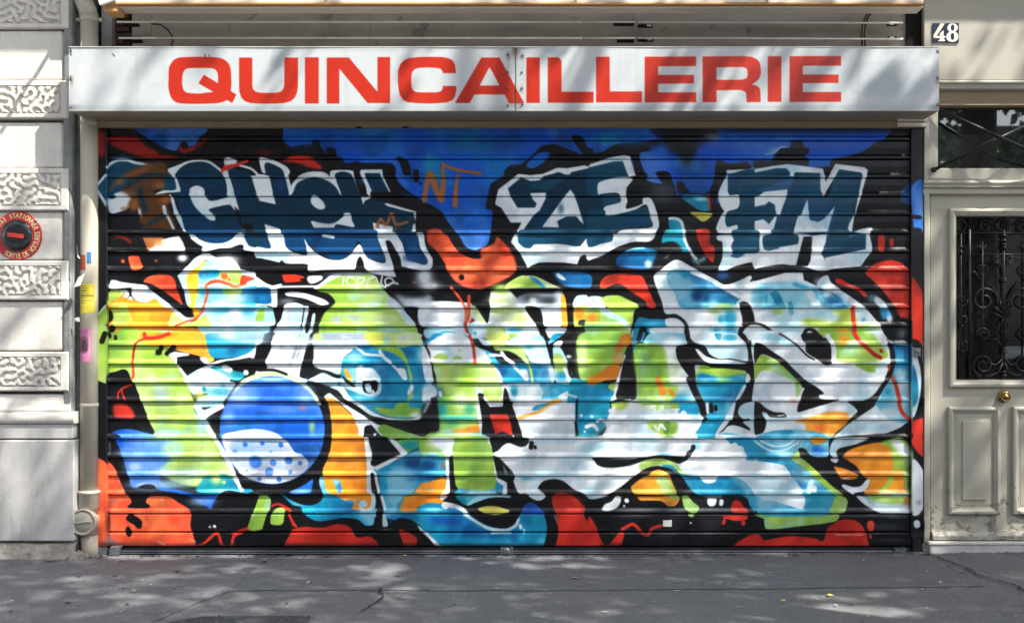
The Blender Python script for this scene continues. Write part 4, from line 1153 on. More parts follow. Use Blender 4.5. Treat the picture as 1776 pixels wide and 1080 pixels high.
f K 310,50 330,-20 330,20 315,170 310,350 350,520 310,550 340,620 440,685 540,650 680,605 820,600 900,600 1000,560 950,545 870,540 860,440 790,410 760,370 720,200 700,80 690,-20 1080,-20 1060,60 1000,75 880,35 820,60 770,110 715,150 780,190 860,270 930,370 930,440 970,540 1040,550 1110,600 1170,630 1240,610 1260,570 1200,520 1205,470 1260,430 1360,410 1450,435 1560,520 1660,560 1800,610 1800,780 1740,760 1720,640 1380,560 1320,600 1350,740 1400,900 1390,1100 1380,1200 1210,1200 1260,1040 1280,900 1250,780 1230,730 1120,650 1050,680 1000,770 960,830 900,880 800,910 700,895 600,850 480,760 440,700 300,660 200,640 200,620 250,590 260,560 280,400 260,190
f W 250,60 240,0 310,0 320,60 300,150 250,170
f GR 820,260 860,330 860,370 830,330
f YO 560,715 640,690 740,690 800,705 890,735 860,755 740,780 620,755
f~2 BU 1010,755 1050,680 1120,655 1200,710 1250,750 1250,780 1200,775 1020,770
f W 715,150 770,110 820,60 880,35 1000,75 1060,60 1120,0 1800,-20 1800,240 1760,180 1740,180 1800,300 1800,620 1660,560 1560,520 1450,435 1360,410 1260,430 1205,470 1200,520 1260,570 1240,610 1170,630 1110,600 1060,560 1000,560 970,540 930,440 940,370 860,270 780,190
s LC 1400,20 250 30 .5
s GY 1300,250 400 40 .3
s C 1060,400 90 30 .6
s C 1740,40 60 50 .6
s LC 1200,360 500 14 .5
l K 48 1115,35 1110,80
l K 32 1152,72 1155,85
f K 1180,500 1240,430 1360,410 1450,435 1560,520 1660,570 1650,760 1300,760 1250,560 1210,520
f W 1090,580 1260,580 1220,625 1160,625
f R2 1360,560 1400,545 1470,550 1560,590 1640,670 1720,760 1776,880 1800,980 1800,1200 1380,1200 1400,1000 1390,800 1340,700 1330,610
s R2 1600,880 130 80 .4
s OR 1500,660 130 60 .35
s BR 1560,870 80 40 .3
l~2@.8 W 10 1355,780 1395,880
s W 1525,1025 14 8 1
s W 1375,742 14 10 .8
f W -20,940 30,960 130,1060 200,1120 120,1120 60,1040
f K -60,960 0,980 90,1070 170,1200 -60,1200
T 1024 762
f W -100,-20 1800,-20 1800,300 1600,560 900,300 300,540 -20,600 -100,400
s LC 50,60 130 60 .7
s GY 400,60 300 60 .4
s C 780,150 100 16 .6
s LC 150,450 120 50 .3
s LC 1100,60 60 60 .6
f C 1400,-20 1700,-20 1800,60 1800,170 1640,150 1600,80 1540,60 1450,40 1440,20
l~2 W 20 1160,0 1200,120 1180,60 1250,90 1240,10
l~2 W 20 1290,20 1310,140
l~2 W 20 1370,20 1360,130 1380,20 1430,50 1380,80 1440,110
l W 60 1500,60 1510,110
l W 60 1570,110 1590,150
f C 880,260 950,290 1050,265 1100,300 1160,370 1250,450 1320,380 1500,390 1600,440 1680,560 1640,620 1750,760 1500,760 1360,600 1100,575 1050,500 940,370
s LC 1150,330 120 30 .5
f~4 C 1700,200 1776,220 1800,250 1760,240
f W 1140,380 1330,380 1300,430 1240,455 1180,440
s LC 1300,570 120 12 .5
f C 1640,590 1800,590 1800,740 1740,760
s W 1770,610 14 30 .9
f K 20,190 100,180 200,190 430,200 560,180 700,160 850,165 980,170 1000,130 1040,100 1050,60 1080,50 1095,75 1080,110 1030,180 980,230 940,250 880,240 800,210 700,195 600,205 500,240 400,270 250,290 130,285 70,260 40,220
f~2@.7 GR 90,200 430,195 400,215 120,208
f~2 G 500,270 560,220 700,195 800,210 880,240 940,300 1050,350 980,360 920,340 850,280 740,260 640,280 520,320
s W 500,300 30 40 .6
f C 740,262 850,270 900,340 940,370 850,320
f K -20,600 160,570 300,500 400,420 480,360 520,330 600,290 700,272 800,290 880,330 960,400 1060,520 1120,575 1200,610 1360,600 1370,490 1440,450 1500,460 1550,510 1570,570 1640,620 1700,720 1740,765 1800,770 1800,1200 -20,1200
f W -20,575 180,580 120,600 40,615 -20,610
f O2 420,500 450,460 540,395 600,370 640,330 720,310 820,365 850,440 885,570 470,565
f~10 G 680,390 800,390 880,560 760,565 720,500
s YG 760,350 60 20 .7
s YG 620,530 170 24 .5
f O2 490,590 700,590 920,590 890,680 810,690 740,640 600,630 520,630
s G 870,600 50 30 .8
f G 955,580 1010,580 1060,640 1130,700 1100,755 1050,760 980,710 960,650
f G 1015,770 1075,775 1065,800 1035,800
f W 120,720 150,670 220,640 260,590 310,590 315,640 280,700 200,735 140,735
l W 46 375,630 378,634
l W 22 350,688 350,690
l W 96 1265,630 1262,645
l W 46 1363,640 1360,665
f~3 GR 1180,585 1360,585 1360,610 1200,605
s GR 800,730 700 22 .45
s GR 500,790 250 16 .4
f R2 1465,690 1500,630 1550,640 1600,700 1640,760 1480,755
f R 1375,790 1620,785 1635,810 1600,835 1500,840 1410,820 1400,870 1370,880 1365,860 1385,820
l R 46 1590,860 1588,868
f R2 -20,800 60,900 100,1020 150,1090 200,1080 290,970 350,970 330,1060 280,1200 -20,1200
l R2 34 330,925 380,900 430,875 480,900 540,970 600,985 640,920 740,888
s W 1040,860 12 12 1
f R2 1500,1090 1560,1040 1700,975 1800,990 1800,1200 1450,1200
s GR 800,970 600 6 .5
T 1312 762
f C -20,-20 800,-20 860,560 820,760 -20,760
s LC 530,60 40 60 .7
s LC 100,150 250 14 .6
l~2 W 26 60,50 180,110 300,110 430,40
l~2 W 26 40,10 180,70 300,60 400,-10
l~2 W 26 90,90 200,125 330,120
f O2 560,-20 740,-20 700,30 600,50
s BU 640,110 90 50 .8
f W -20,210 60,260 230,280 280,270 320,310 360,380 430,480 475,540 440,570 -20,570
s GY 150,450 200 40 .3
f K 430,100 480,85 520,110 560,165 740,170 780,-20 1800,-40 1800,300 1620,200 1640,780 1800,780 1800,1200 -20,1200 -20,780 60,800 90,920 250,900 820,820 860,760 940,640 900,580 660,380 500,220 440,160
f G 380,130 420,105 440,140 430,180 480,200 600,300 700,400 860,560 800,560 620,410 540,320 400,230 360,210 400,170
f G 830,580 900,590 945,640 910,740 870,765 770,760 790,680
f G -20,780 60,780 200,790 400,815 640,790 850,780 820,820 500,870 250,905 100,925 80,870 90,830
s C 400,790 260 18 .9
f W 40,590 490,585 490,710 440,710 330,660 200,630 70,630
f W 520,540 540,430 570,405 600,420 590,480 560,550 530,560
l W 50 605,500 600,520
s LC 300,730 300 16 .6
f K 0,745 -20,730 -20,770 0,760
f W 770,160 760,100 790,20 830,-20 1160,-20 1050,40 860,90 830,130 840,180 810,190
f W 770,200 850,200 830,240 790,230
f O2 890,175 960,110 1100,60 1250,30 1340,40 1400,100 1430,200 1430,370 1420,500 1380,560 1120,560 1170,420 1110,380 1040,280 930,200
s BR2 1270,70 60 40 .4
s BR2 1200,240 60 40 .3
f~6 G 1290,30 1500,-20 1620,130 1620,560 1380,560 1420,400 1420,200 1380,80
f~14 W 1400,10 1510,10 1620,150 1600,180 1480,140
s GY 1580,220 50 60 .6
s K 1600,330 30 60 .5
s K 1600,450 30 60 .5
l~2 G 40 1400,390 1370,460 1280,550
f O2 1430,370 1430,330 1460,310 1520,330 1540,500 1550,540 1370,540 1420,440
l~2@.9 W 20 1280,550 1610,558
l~2@.7 W 16 1530,362 1610,370
s LG 1500,340 100 16 .4
f O2 805,280 850,285 950,310 1060,370 1040,400 960,415 880,400 840,350
s W 920,400 40 10 .7
f W 890,465 920,465 1000,490 1080,480 1140,420 1175,410 1160,480 1120,530 1020,550 1000,570 940,530 890,490
f~6 LC 1090,590 1600,590 1600,750 1300,740 1180,650
f~6 G 1150,590 1600,600 1600,640 1500,660 1250,650
s OR2 1570,640 50 50 .8
s LG 1400,680 150 20 .5
f W 1040,590 1100,590 1180,650 1280,710 1450,700 1600,690 1610,760 1310,765 1220,730 1120,670
f R2 720,960 740,910 850,840 950,825 1050,850 1110,920 1145,1000 1145,1200 -20,1200 -20,985 30,990 60,1040 250,1010 400,1000 600,1020 680,1050 710,1000
s OR 1000,900 50 20 .3
f~1 R 1145,890 1160,845 1200,840 1225,880 1210,940 1165,945
l R 26 1180,990 1182,1010
l~2@.8 W 10 890,985 1080,988
s W 1000,910 20 6 .8
s GR 1100,790 500 12 .5
s GR 1450,800 120 20 .5
s GR 1350,900 200 40 .35
s GR 1400,1040 200 14 .4
f R 1625,-20 1740,-20 1740,180 1625,60
f W 1625,210 1740,340 1740,690 1690,780 1625,780
l W 70 1670,870 1672,885
s GR 1690,650 30 30 .5
s GR 1660,1000 60 60 .3
T 160 222 2.7
p N2 636,195 735,200 762,262 785,345 870,365 880,450 700,450 690,385 665,290
p W 612,198 634,202 662,290 690,388 660,360 640,300
l W 11 622,150 700,178 745,192 775,218
p W 745,225 830,225 858,357 778,332
l R2 15 610,197 655,181 725,156
f~3@.6 W 892,985 1030,980 1020,1020 890,1020
s LC 700,960 130 30 .7
s W 680,800 60 30 .5
s GY 760,985 80 30 .6
s C 600,1035 60 20 .5
l W 10 862,752 862,835
T 643 222 2.7
p BU 280,-60 1450,-60 1450,40 1240,68 1000,130 925,100 860,76 800,84 740,146 700,172 650,176 590,238 558,262 543,350 280,200
f K 940,45 978,36 1000,60 1018,95 1038,98 1042,118 1005,132 985,112
f K 1140,80 1240,70 1260,90 1250,120 1100,115
f BU 735,182 770,135 805,118 838,118 820,150 775,182 755,190
s TL 1100,60 80 20 .6
s TL 290,165 40 40 .6
s TL 330,215 40 26 .4
s BD 600,60 120 30 .5
s BD 200,110 60 40 .4
s CD 480,150 70 30 .3
l~2 BR2 17 250,345 280,208 335,340 338,170
l~2 BR2 15 340,172 400,196 515,214
l~2 BR2 15 410,222 395,300 392,392
f K 125,140 170,155 190,215 160,218 140,175
f K 200,198 225,200 225,250 205,252
l K 14 233,259 234,262
p~2 K 0,300 120,300 330,390 440,560 300,560 240,400 0,330
f~3 OR 270,480 340,480 420,540 440,575 540,600 605,520 680,665 500,755 400,720 360,660 340,600 270,540
f K 345,440 400,480 440,560 500,575 555,560 575,500 600,510 560,570 520,605 460,605 430,580 400,530 330,480
f~2 B 400,395 548,400 552,480 530,550 490,570 445,545 430,500
l K 26 425,698 426,700
p W 700,370 958,370 958,370
T 1127 222 2.7
f N 385,480 505,480 512,540 505,583 440,588 405,602 385,580 398,540
f~2@.5 C 395,590 450,590 420,605 395,605
s GY 60,300 70 50 .3
T 160 562 2.7
f K 1000,280 1100,360 1120,560 1060,700 900,790 760,780 620,640 580,520 600,400 700,280 840,235
f LG 690,275 760,235 850,222 960,250 1040,320 1070,380 980,330 850,250 740,270 640,380 620,400
f BB 843,243 937,262 1017,317 1071,400 1089,495 1071,592 1017,673 937,728 843,747 749,728 669,673 615,592 597,495 615,400 669,317 749,262
s LB 690,330 60 50 .8
s LB 1000,330 40 60 .6
s LB 845,258 70 14 .7
s LB 640,440 30 60 .5
s BU 850,420 150 40 .5
s LB 900,400 90 20 .4
s BU 950,480 120 30 .7
s C 700,480 60 30 .4
s GL 1028,480 14 34 .6
s OR 985,390 20 12 .4
f W 610,525 680,500 770,490 850,505 910,545 950,600 985,610 1012,650 1000,682 930,728 843,745 755,728 690,690 640,620
f~3 GY 650,545 880,545 930,600 660,600
f~3 GY 665,628 960,628 1000,655 990,675 720,675
s GY 800,718 100 16 .6
l BB 24 716,561 718,563
l BB 18 796,557 798,558
l BB 22 883,563 884,565
l BB 14 836,597 837,598
l BB 20 666,594 669,596
l~2 BB 54 764,642 766,644
l BB 28 847,645 849,648
l~1 BB 32 918,636 922,638
l BB 18 974,649 975,650
l BB 38 830,688 831,692
l BB 18 928,690 929,691
l BB 18 783,721 784,723
l BB 22 875,725 877,726
l BB 12 723,686 726,686
l K 12 780,216 850,214 910,234
p W 478,385 500,378 530,410 615,376 622,388 545,430 533,445 640,620 705,770 690,775 560,520 500,420
f K 620,780 720,790 760,800 720,960 600,960 560,860
p G 785,795 828,812 833,842 798,958 733,942
f G 845,882 870,858 900,866 893,932 840,930
l R2 9 845,846 880,842 920,862
l R2 8 925,885 945,940
l R2 9 520,1030 585,975 610,1035 650,1035 668,980 730,950
s LB 520,830 60 20 .5
s LC 420,740 80 30 .5
s LC 250,560 40 60 .3
s G 400,600 60 60 .3
T 643 562 2.7
p W 700,368 956,368 956,528 712,528
s GY 830,490 90 25 .5
f C 965,300 1050,285 1110,300 1140,320 1118,360 1125,440 1060,465 1045,500 1015,512 975,500 966,460
s TL 1050,400 60 50 .5
l W 18 1010,480 1040,470 1060,492
l W 12 985,425 986,428
l W 10 1035,430 1036,432
l W 14 1060,455 1075,445 1100,455
l W 16 1120,405 1150,385
l W 9 1000,500 1004,505
l K 9 966,352 964,440
l K 13 960,460 966,515
f C 755,402 775,380 840,368 800,398
l~2 O2 13 700,436 790,408 850,366 885,357
l~1 W 8 905,325 965,340
s LC 780,340 60 14 .5
s C 840,330 50 18 .6
T 1127 562 2.7
f W 170,640 420,634 620,658 660,706 714,780 700,792 520,790 465,760 430,722 380,712 190,706 135,665
s GY 520,750 100 20 .4
p W 518,800 716,800 716,862 690,860 540,815
f~2 C 160,714 235,716 240,740 285,745 315,735 312,716 380,714 430,730 460,770 470,792 220,792
l~1 W 8 245,560 262,605 285,560 300,600
l~1 W 8 310,560 330,605
l~1 W 8 340,560 345,600 340,560 375,570 350,585
l W 22 400,570 405,590
f~3 C 445,540 640,540 690,570 690,612 460,615 440,590
l~1 W 8 490,545 560,590 640,585 700,545
l~1 W 8 520,545 580,570 640,565 680,540
f K 1085,-20 1228,-20 1228,88 1150,84 1100,50
s W 1122,-25 14 16 1
s GY 1180,40 30 30 .3
p~2 CD 1142,98 1226,104 1226,186 1138,186
s C 1180,160 40 30 .8
s LC 1170,230 36 30 .7
l K 17 1118,92 1138,130 1136,200 1110,262 1075,310
p R 1230,-30 1277,-30 1277,96 1256,76 1230,70
p K 1230,68 1256,74 1277,100 1277,440 1230,450
f W 1230,110 1252,150 1268,220 1270,300 1256,380 1238,432 1230,434
f C 1231,190 1250,235 1258,300 1250,370 1231,385
s LC 1242,390 8 20 .7
p R 1240,450 1277,436 1277,620 1230,560
l R2 12 1230,460 1250,455
T 888 573 2.426
p W 520,62 700,62 760,215 800,300 805,372 760,385 640,335 545,300 525,220
s LC 745,290 50 50 .9
s C 700,290 50 26 .8
f~5 G 518,68 632,66 655,150 668,222 700,235 660,300 540,296 524,210
s LG 680,180 30 60 .6
s GL 580,290 60 16 .6
f W 415,340 450,312 560,314 760,345 800,372 770,430 700,450 430,452 395,400
s LC 770,350 30 30 .7
f~3 GL 436,304 492,302 470,330 440,332
f~3 C 560,300 600,300 700,310 790,300 790,345 720,350 640,330
f~3 G 568,386 692,386 690,430 650,447 610,430
f~3 G 548,300 700,306 690,335 560,330
f G2 640,386 665,386 655,440 640,430
l W 10 550,322 600,318
l W 10 560,345 590,322 612,350 632,318 640,350
l W 10 650,335 700,332
l W 10 665,370 690,340 700,370 722,340 738,370
l W 9 600,400 615,420 625,395 645,415
l O2 26 614,205 626,235 634,262
l O2 15 660,248 668,262 682,272
f K 690,72 720,62 760,66 780,110 768,145 768,215 700,130
l K 26 745,205 775,270 800,320
l K 26 800,320 806,350
l K 14 838,310 840,340
l K 14 856,318 857,332
p C 775,430 820,372 880,372 850,452 780,452
T 156 573 2.426
p K 1185,455 1262,458 1328,517 1198,578 1190,520
p W 1252,452 1280,456 1340,517 1206,588 1192,574 1308,518
s LC 330,490 60 60 .6
s LG 480,510 60 90 .6
s LB 260,590 60 60 .6
s LC 420,600 70 30 .5
s LC 470,380 30 50 .6
s GY 310,280 40 60 .5
s GL 400,300 40 60 .5
T 156 191 2.426
l K 34 1505,490 1555,575 1615,608 1672,592 1704,520
f B 1490,420 1686,420 1690,480 1676,560 1640,585 1590,580 1560,540
f~2 OR 1640,600 1700,560 1716,530 1776,650 1700,680
T 888 191 2.426
f~10@.85 K 580,70 870,70 850,122 790,150 735,245 690,165 630,125
s GY 838,112 30 14 .5
s TL 420,105 70 16 .5
s CD 500,140 60 20 .4
f~8@.7 K 880,70 1300,66 1650,66 1650,90 900,95
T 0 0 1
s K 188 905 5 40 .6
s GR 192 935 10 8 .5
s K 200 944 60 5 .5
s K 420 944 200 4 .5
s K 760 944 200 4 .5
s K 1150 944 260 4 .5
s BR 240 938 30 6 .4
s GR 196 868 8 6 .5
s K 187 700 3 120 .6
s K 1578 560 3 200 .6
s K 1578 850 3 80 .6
l@.7 W 1.2 330,934 341,938
s W 281 866 2 1 .9
s W 365 912 2 2 .8
s GR 1470 880 60 2 .4
T 160 562 2.7
l@.45 BB 3 640,560 660,600
f~4@.5 LV 630,535 900,545 940,600 990,625 1005,680 930,725 843,742 755,725 690,690 640,620
l BB 20 716,561 718,563
l BB 18 796,557 798,558
l BB 22 883,563 884,565
l~2 BB 54 764,642 766,644
l BB 28 847,645 849,648
l~1 BB 32 918,636 922,638
l BB 18 974,649 975,650
l BB 38 830,688 831,692
l BB 18 928,690 929,691
l BB 18 783,721 784,723
l BB 22 875,725 877,726
T 888 573 2.426
f R2 172,695 205,680 245,700 295,765 340,842 372,905 372,935 188,935 196,850 186,770
f R2 905,935 960,882 1010,856 1040,858 1062,880 1180,870 1260,872 1312,888 1330,840 1370,808 1420,795 1462,810 1488,860 1492,935
l@.8 W 3 1360,857 1470,858
f G 1060,790 1100,782 1300,778 1372,772 1360,800 1200,822 1075,832
f G 1362,700 1400,700 1412,722 1400,758 1380,766 1335,766 1345,735
f G 1180,535 1205,505 1215,545 1300,620 1395,690 1360,686 1270,610
T 643 562 2.7
f G 395,545 545,545 580,690 575,770 410,765 395,700
s GL 450,590 40 50 .6
s G2 520,740 50 14 .6
f G 300,195 560,195 600,260 560,275 380,280 310,240
"""
SIGN = """
T 270 76 5.55
f~2@.5 SD 1145,40 1400,50 1430,60 1240,130 1240,225 1110,220
f SR 125,355 128,240 150,190 180,155 230,135 330,130 430,128 530,130 610,137 660,155 700,190 720,240 728,350 728,400 720,470 690,540 610,570 500,578 350,580 240,575 190,560 150,520 130,460 122,400
f SW 255,355 262,290 280,255 310,238 420,235 540,237 575,250 595,280 600,330 600,380 585,440 556,465 500,470 420,480 320,475 285,465 262,430
p SR 465,300 778,490 737,572 413,382
p SR 803,135 930,135 930,400 935,430 955,460 990,472 1080,476 1170,472 1210,460 1232,430 1238,400 1240,135 1370,135 1370,420 1362,470 1340,520 1300,555 1240,572 1150,578 1080,579 980,577 910,572 860,555 825,520 805,460 803,400
p SR 1437,133 1570,133 1570,577 1437,577
p SR 1647,135 1860,135 2135,465 2135,130 2257,130 2257,573 2040,573 1768,240 1768,577 1647,577
l@.8 SK 12 475,105 478,128
l@.8 SK 9 512,108 517,124
T 590 76 5.55
p SR 555,355 558,260 575,205 610,165 660,140 760,130 860,128 980,130 1045,142 1085,165 1107,210 1114,285 990,285 985,262 965,242 930,235 850,230 770,232 725,242 698,265 686,300 684,360 688,420 700,448 725,465 770,470 850,470 930,470 965,462 984,445 990,408 1118,408 1118,450 1105,510 1080,545 1030,565 940,574 850,577 740,573 650,565 605,540 575,495 560,430
p SR 1105,572 1360,135 1533,135 1765,560 1770,575 1625,575 1583,490 1292,490 1247,572
p SW 1342,404 1438,225 1535,404
l@.7 SK 7 1686,45 1690,300 1686,570 1690,650
l@.5 SK 12 1686,45 1700,100
s GR 1686,70 40 26 .6
l SK 16 1615,105 1616,108
l SK 14 1608,272 1610,276
l SK 12 1608,430 1610,432
l SK 12 1612,594 1613,596
l SK 10 1752,113 1754,115
l SK 10 1746,274 1748,276
l SK 10 1748,428 1749,430
l SK 14 1750,585 1756,588
T 890 76 5.55
p SR 127,133 256,133 256,572 127,572
p SR 333,133 430,133 455,148 466,175 466,463 774,463 774,570 333,570
p SR 798,128 928,128 931,461 1240,460 1240,566 798,566
p SR 1266,127 1761,125 1761,216 1395,219 1395,302 1738,302 1738,384 1395,387 1395,470 1762,470 1762,565 1266,566
f~4@.4 SD 285,45 580,45 560,90 500,110 380,95 310,80
T 1190 76 5.55
p SR 158,125 560,122 630,128 680,150 708,185 718,240 718,290 700,340 665,370 630,395 680,405 708,430 716,480 717,563 583,563 580,490 570,465 530,446 293,450 293,563 158,563
p SW 291,228 540,226 575,235 592,260 592,310 580,335 540,349 291,350
p SR 785,122 917,122 917,561 785,561
p SR 995,122 1491,121 1491,213 1122,213 1122,298 1466,298 1466,379 1122,381 1122,466 1491,466 1491,561 995,561
T 0 0 1
f~2@.3 SL 144,104 267,104 267,171 144,171
f~2@.35 SD 1482,115 1500,108 1560,104 1602,110 1602,162 1480,164
s SD 1560,140 30 20 .3
s SD 1510,150 20 12 .35
l@.7 SK 3 122,85 123,96
l@.7 SK 3 122,133 123,140
l@.8 SK 2 195,94 199,98
l@.8 SK 3 1626,88 1627,92
l@.8 SK 3 1626,135 1627,137
l@.8 SK 3 1626,180 1628,183
s GR 124,188 8 4 .4
T 0 0 1
s GR 128,186 14 5 .35
s GR 1620,186 12 5 .35
s GR 893,184 22 8 .35
s GR 893,92 14 8 .3
l~2@.14 GR 3 236,84 240,190
l~2@.12 GR 4 600,84 602,190
l~2@.12 GR 3 820,84 822,188
l~2@.12 GR 5 1105,84 1106,190
l~2@.14 GR 4 1490,84 1488,190
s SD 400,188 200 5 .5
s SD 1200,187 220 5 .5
s SB 881,97 4 7 .5
s SB 880,127 3 6 .4
s SB 906,99 3 6 .4
s SB 905,155 3 6 .4
s SB 124,140 3 8 .5
s SB 1625,140 3 8 .5
s SB 893,90 5 14 .5
s SB 893,170 4 16 .4
l~1@.25 SB 2 881,97 881,118
l~1@.2 SB 2 906,99 906,122
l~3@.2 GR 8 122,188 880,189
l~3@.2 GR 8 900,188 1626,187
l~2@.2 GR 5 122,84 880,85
"""

def make_image(name, arr):
    h, w = arr.shape[:2]
    im = bpy.data.images.new(name, w, h, alpha=False)
    px = np.ones((h, w, 4), np.float32); px[..., :3] = np.clip(arr[::-1], 0, 1)
    im.pixels.foreach_set(px.ravel()); im.update(); im.pack()
    return im
# ------------------------------------------------------------------ materials
class NT:
    def __init__(s, name):
        s.m = bpy.data.materials.new(name); s.m.use_nodes = True; s.t = s.m.node_tree; s.n = s.t.nodes
        s.p = s.n['Principled BSDF']; s.tc = s.n.new('ShaderNodeTexCoord')
    def add(s, typ, **k):
        n = s.n.new(typ)
        for a, v in k.items(): setattr(n, a, v)
        return n
    def l(s, a, b): s.t.links.new(a, b)
    def noise(s, scale, detail=4, rough=.6, stretch=None, coord='Object', dist=0):
        n = s.add('ShaderNodeTexNoise'); n.inputs['Scale'].default_value = scale; n.inputs['Detail'].default_value = detail; n.inputs['Roughness'].default_value = rough; n.inputs['Distortion'].default_value = dist
        if stretch:
            mp = s.add('ShaderNodeMapping'); mp.inputs['Scale'].default_value = stretch; s.l(s.tc.outputs[coord], mp.inputs[0]); s.l(mp.outputs[0], n.inputs['Vector'])
        else: s.l(s.tc.outputs[coord], n.inputs['Vector'])
        return n.outputs['Fac']
    def ramp(s, f, stops):
        r = s.add('ShaderNodeValToRGB'); e = r.color_ramp.elements
        while len(e) < len(stops): e.new(.5)
        for el, (p, c) in zip(e, stops):
            el.position = p; el.color = (c, c, c, 1) if isinstance(c, (int, float)) else (*c, 1)
        s.l(f, r.inputs[0]); return r.outputs[0]
    def mix(s, f, a, b, mode='MIX'):
        m = s.add('ShaderNodeMix', data_type='RGBA', blend_type=mode)
        for i, v in ((0, f), (6, a), (7, b)):
            if isinstance(v, (int, float)): m.inputs[i].default_value = v
            elif isinstance(v, tuple): m.inputs[i].default_value = (*v, 1)
            else: s.l(v, m.inputs[i])
        return m.outputs[2]
    def math(s, op, a, b=0.):
        m = s.add('ShaderNodeMath', operation=op)
        for i, v in ((0, a), (1, b)):
            if isinstance(v, (int, float)): m.inputs[i].default_value = v
            else: s.l(v, m.inputs[i])
        return m.outputs[0]
    def bump(s, h, strength=.3, dist=.01, chain=None):
        b = s.add('ShaderNodeBump'); b.inputs['Strength'].default_value = strength; b.inputs['Distance'].default_value = dist
        s.l(h, b.inputs['Height'])
        if chain: s.l(chain, b.inputs['Normal'])
        return b.outputs[0]
    def out(s, col=None, rough=None, normal=None, metal=0, spec=.5):
        for k, v in (('Base Color', col), ('Roughness', rough), ('Normal', normal)):
            if v is None: continue
            if isinstance(v, tuple): s.p.inputs[k].default_value = (*v, 1)
            elif isinstance(v, (int, float)): s.p.inputs[k].default_value = v
            else: s.l(v, s.p.inputs[k])
        s.p.inputs['Metallic'].default_value = metal; s.p.inputs['Specular IOR Level'].default_value = spec
        return s.m
def plain(name, c1, c2, scale=6, rough=.6, bump=.2, bdist=.004, fine=60, stretch=None, metal=0, spots=None, spec=.5):
    t = NT(name); a = t.ramp(t.noise(scale, 6, .65, stretch), [(.3, 0.), (.7, 1.)])
    col = t.mix(a, c1, c2)
    f = t.noise(fine, 5, .7)
    col = t.mix(t.math('MULTIPLY', f, .35), col, tuple(x * .55 for x in c1))
    if spots:
        sp = t.ramp(t.noise(spots[1], 8, .75), [(spots[2], 0.), (spots[2] + .06, 1.)]); col = t.mix(t.math('MULTIPLY', sp, spots[3]), col, spots[0])
    return t.out(col, rough, t.bump(f, bump, bdist), metal, spec)
M = {}
M['stone'] = plain('limestone', (.70, .685, .66), (.6, .59, .575), 3.5, .85, .35, .003, 90, spots=((.25, .24, .22), 9, .62, .5))
M['stone_dirty'] = plain('plinth_stone', (.58, .57, .56), (.46, .46, .455), 2.2, .8, .4, .004, 70, spots=((.2, .19, .18), 7, .6, .6))
M['rough_stone'] = plain('broken_footing', (.5, .46, .4), (.2, .17, .14), 9, .95, .9, .02, 40)
def stone_mat(name, a, b, soot, rough):
    t = NT(name); big = t.ramp(t.noise(2.6, 6, .65), [(.3, 0.), (.7, 1.)]); fine = t.noise(140, 4, .8); mid = t.noise(22, 7, .75)
    col = t.mix(big, a, b); col = t.mix(t.math('MULTIPLY', t.ramp(fine, [(.35, 1.), (.6, 0.)]), .3), col, tuple(x * .5 for x in a))
    st = t.ramp(t.noise(3.2, 8, .72, (3.5, 1, .7)), [(.5, 0.), (.68, 1.)]); col = t.mix(t.math('MULTIPLY', st, soot), col, tuple(x * .42 for x in a))
    pit = t.ramp(mid, [(.66, 0.), (.70, 1.)]); col = t.mix(t.math('MULTIPLY', pit, .5), col, (.16, .15, .13))
    oc = t.ramp(t.noise(4.5, 6, .7), [(.66, 0.), (.74, 1.)]); col = t.mix(t.math('MULTIPLY', oc, .3), col, (.5, .4, .24))
    return t.out(col, rough, t.bump(t.math('ADD', fine, t.math('MULTIPLY', mid, 1.2)), .5, .004))
M['stone'] = stone_mat('limestone', (.74, .71, .65), (.65, .62, .57), .3, .85)
M['stone_dirty'] = stone_mat('plinth_stone', (.60, .59, .57), (.48, .475, .46), .5, .8)
M['mortar'] = plain('grey_mortar', (.3, .31, .3), (.12, .13, .13), 7, .9, .6, .01, 40)
M['dark'] = plain('near_black', (.008, .008, .008), (.018, .017, .015), 6, .9, .3, spec=.15)  # near-black colour for reveals, masonry, backing, slots and clips
M['brick'] = plain('old_brick', (.1, .045, .025), (.05, .028, .02), 14, .9, .6, .006)
M['brown'] = plain('brown_painted_timber', (.3, .225, .14), (.2, .155, .10), 5, .65, .25, .003, 50, (1, 6, 6), spots=((.3, .02, .015), 2.6, .66, .6))
M['soffit'] = plain('sheet_soffit', (.32, .285, .235), (.22, .2, .165), 4, .6, .15)
M['casing'] = plain('weathered_zinc', (.38, .33, .28), (.22, .19, .155), 3, .5, .12, .003, 50, (1, 4, 4), spots=((.1, .085, .07), 5, .58, .7))
M['rod'] = plain('white_enamel', (.75, .75, .68), (.6, .6, .54), 12, .4, .08)
M['lath'] = plain('worn_white_lath', (.8, .76, .7), (.55, .48, .4), 7, .6, .3, .004, 60, (.6, 8, 8))
M['lath_wood'] = plain('weathered_pine', (.62, .34, .12), (.36, .2, .08), 9, .7, .4, .004, 50, (.5, 12, 12))
M['pipe'] = plain('cream_pipe_paint', (.52, .475, .38), (.42, .39, .32), 3, .45, .12, .002, 50, spots=((.34, .2, .17), 4.5, .68, .6))
M['wall'] = plain('cream_render', (.46, .435, .37), (.39, .37, .315), 3, .75, .15, .002, 80)
M['door'] = plain('door_paint', (.44, .425, .36), (.37, .36, .305), 2.5, .45, .1, .002, 50, spots=((.1, .09, .08), 8, .69, .75))
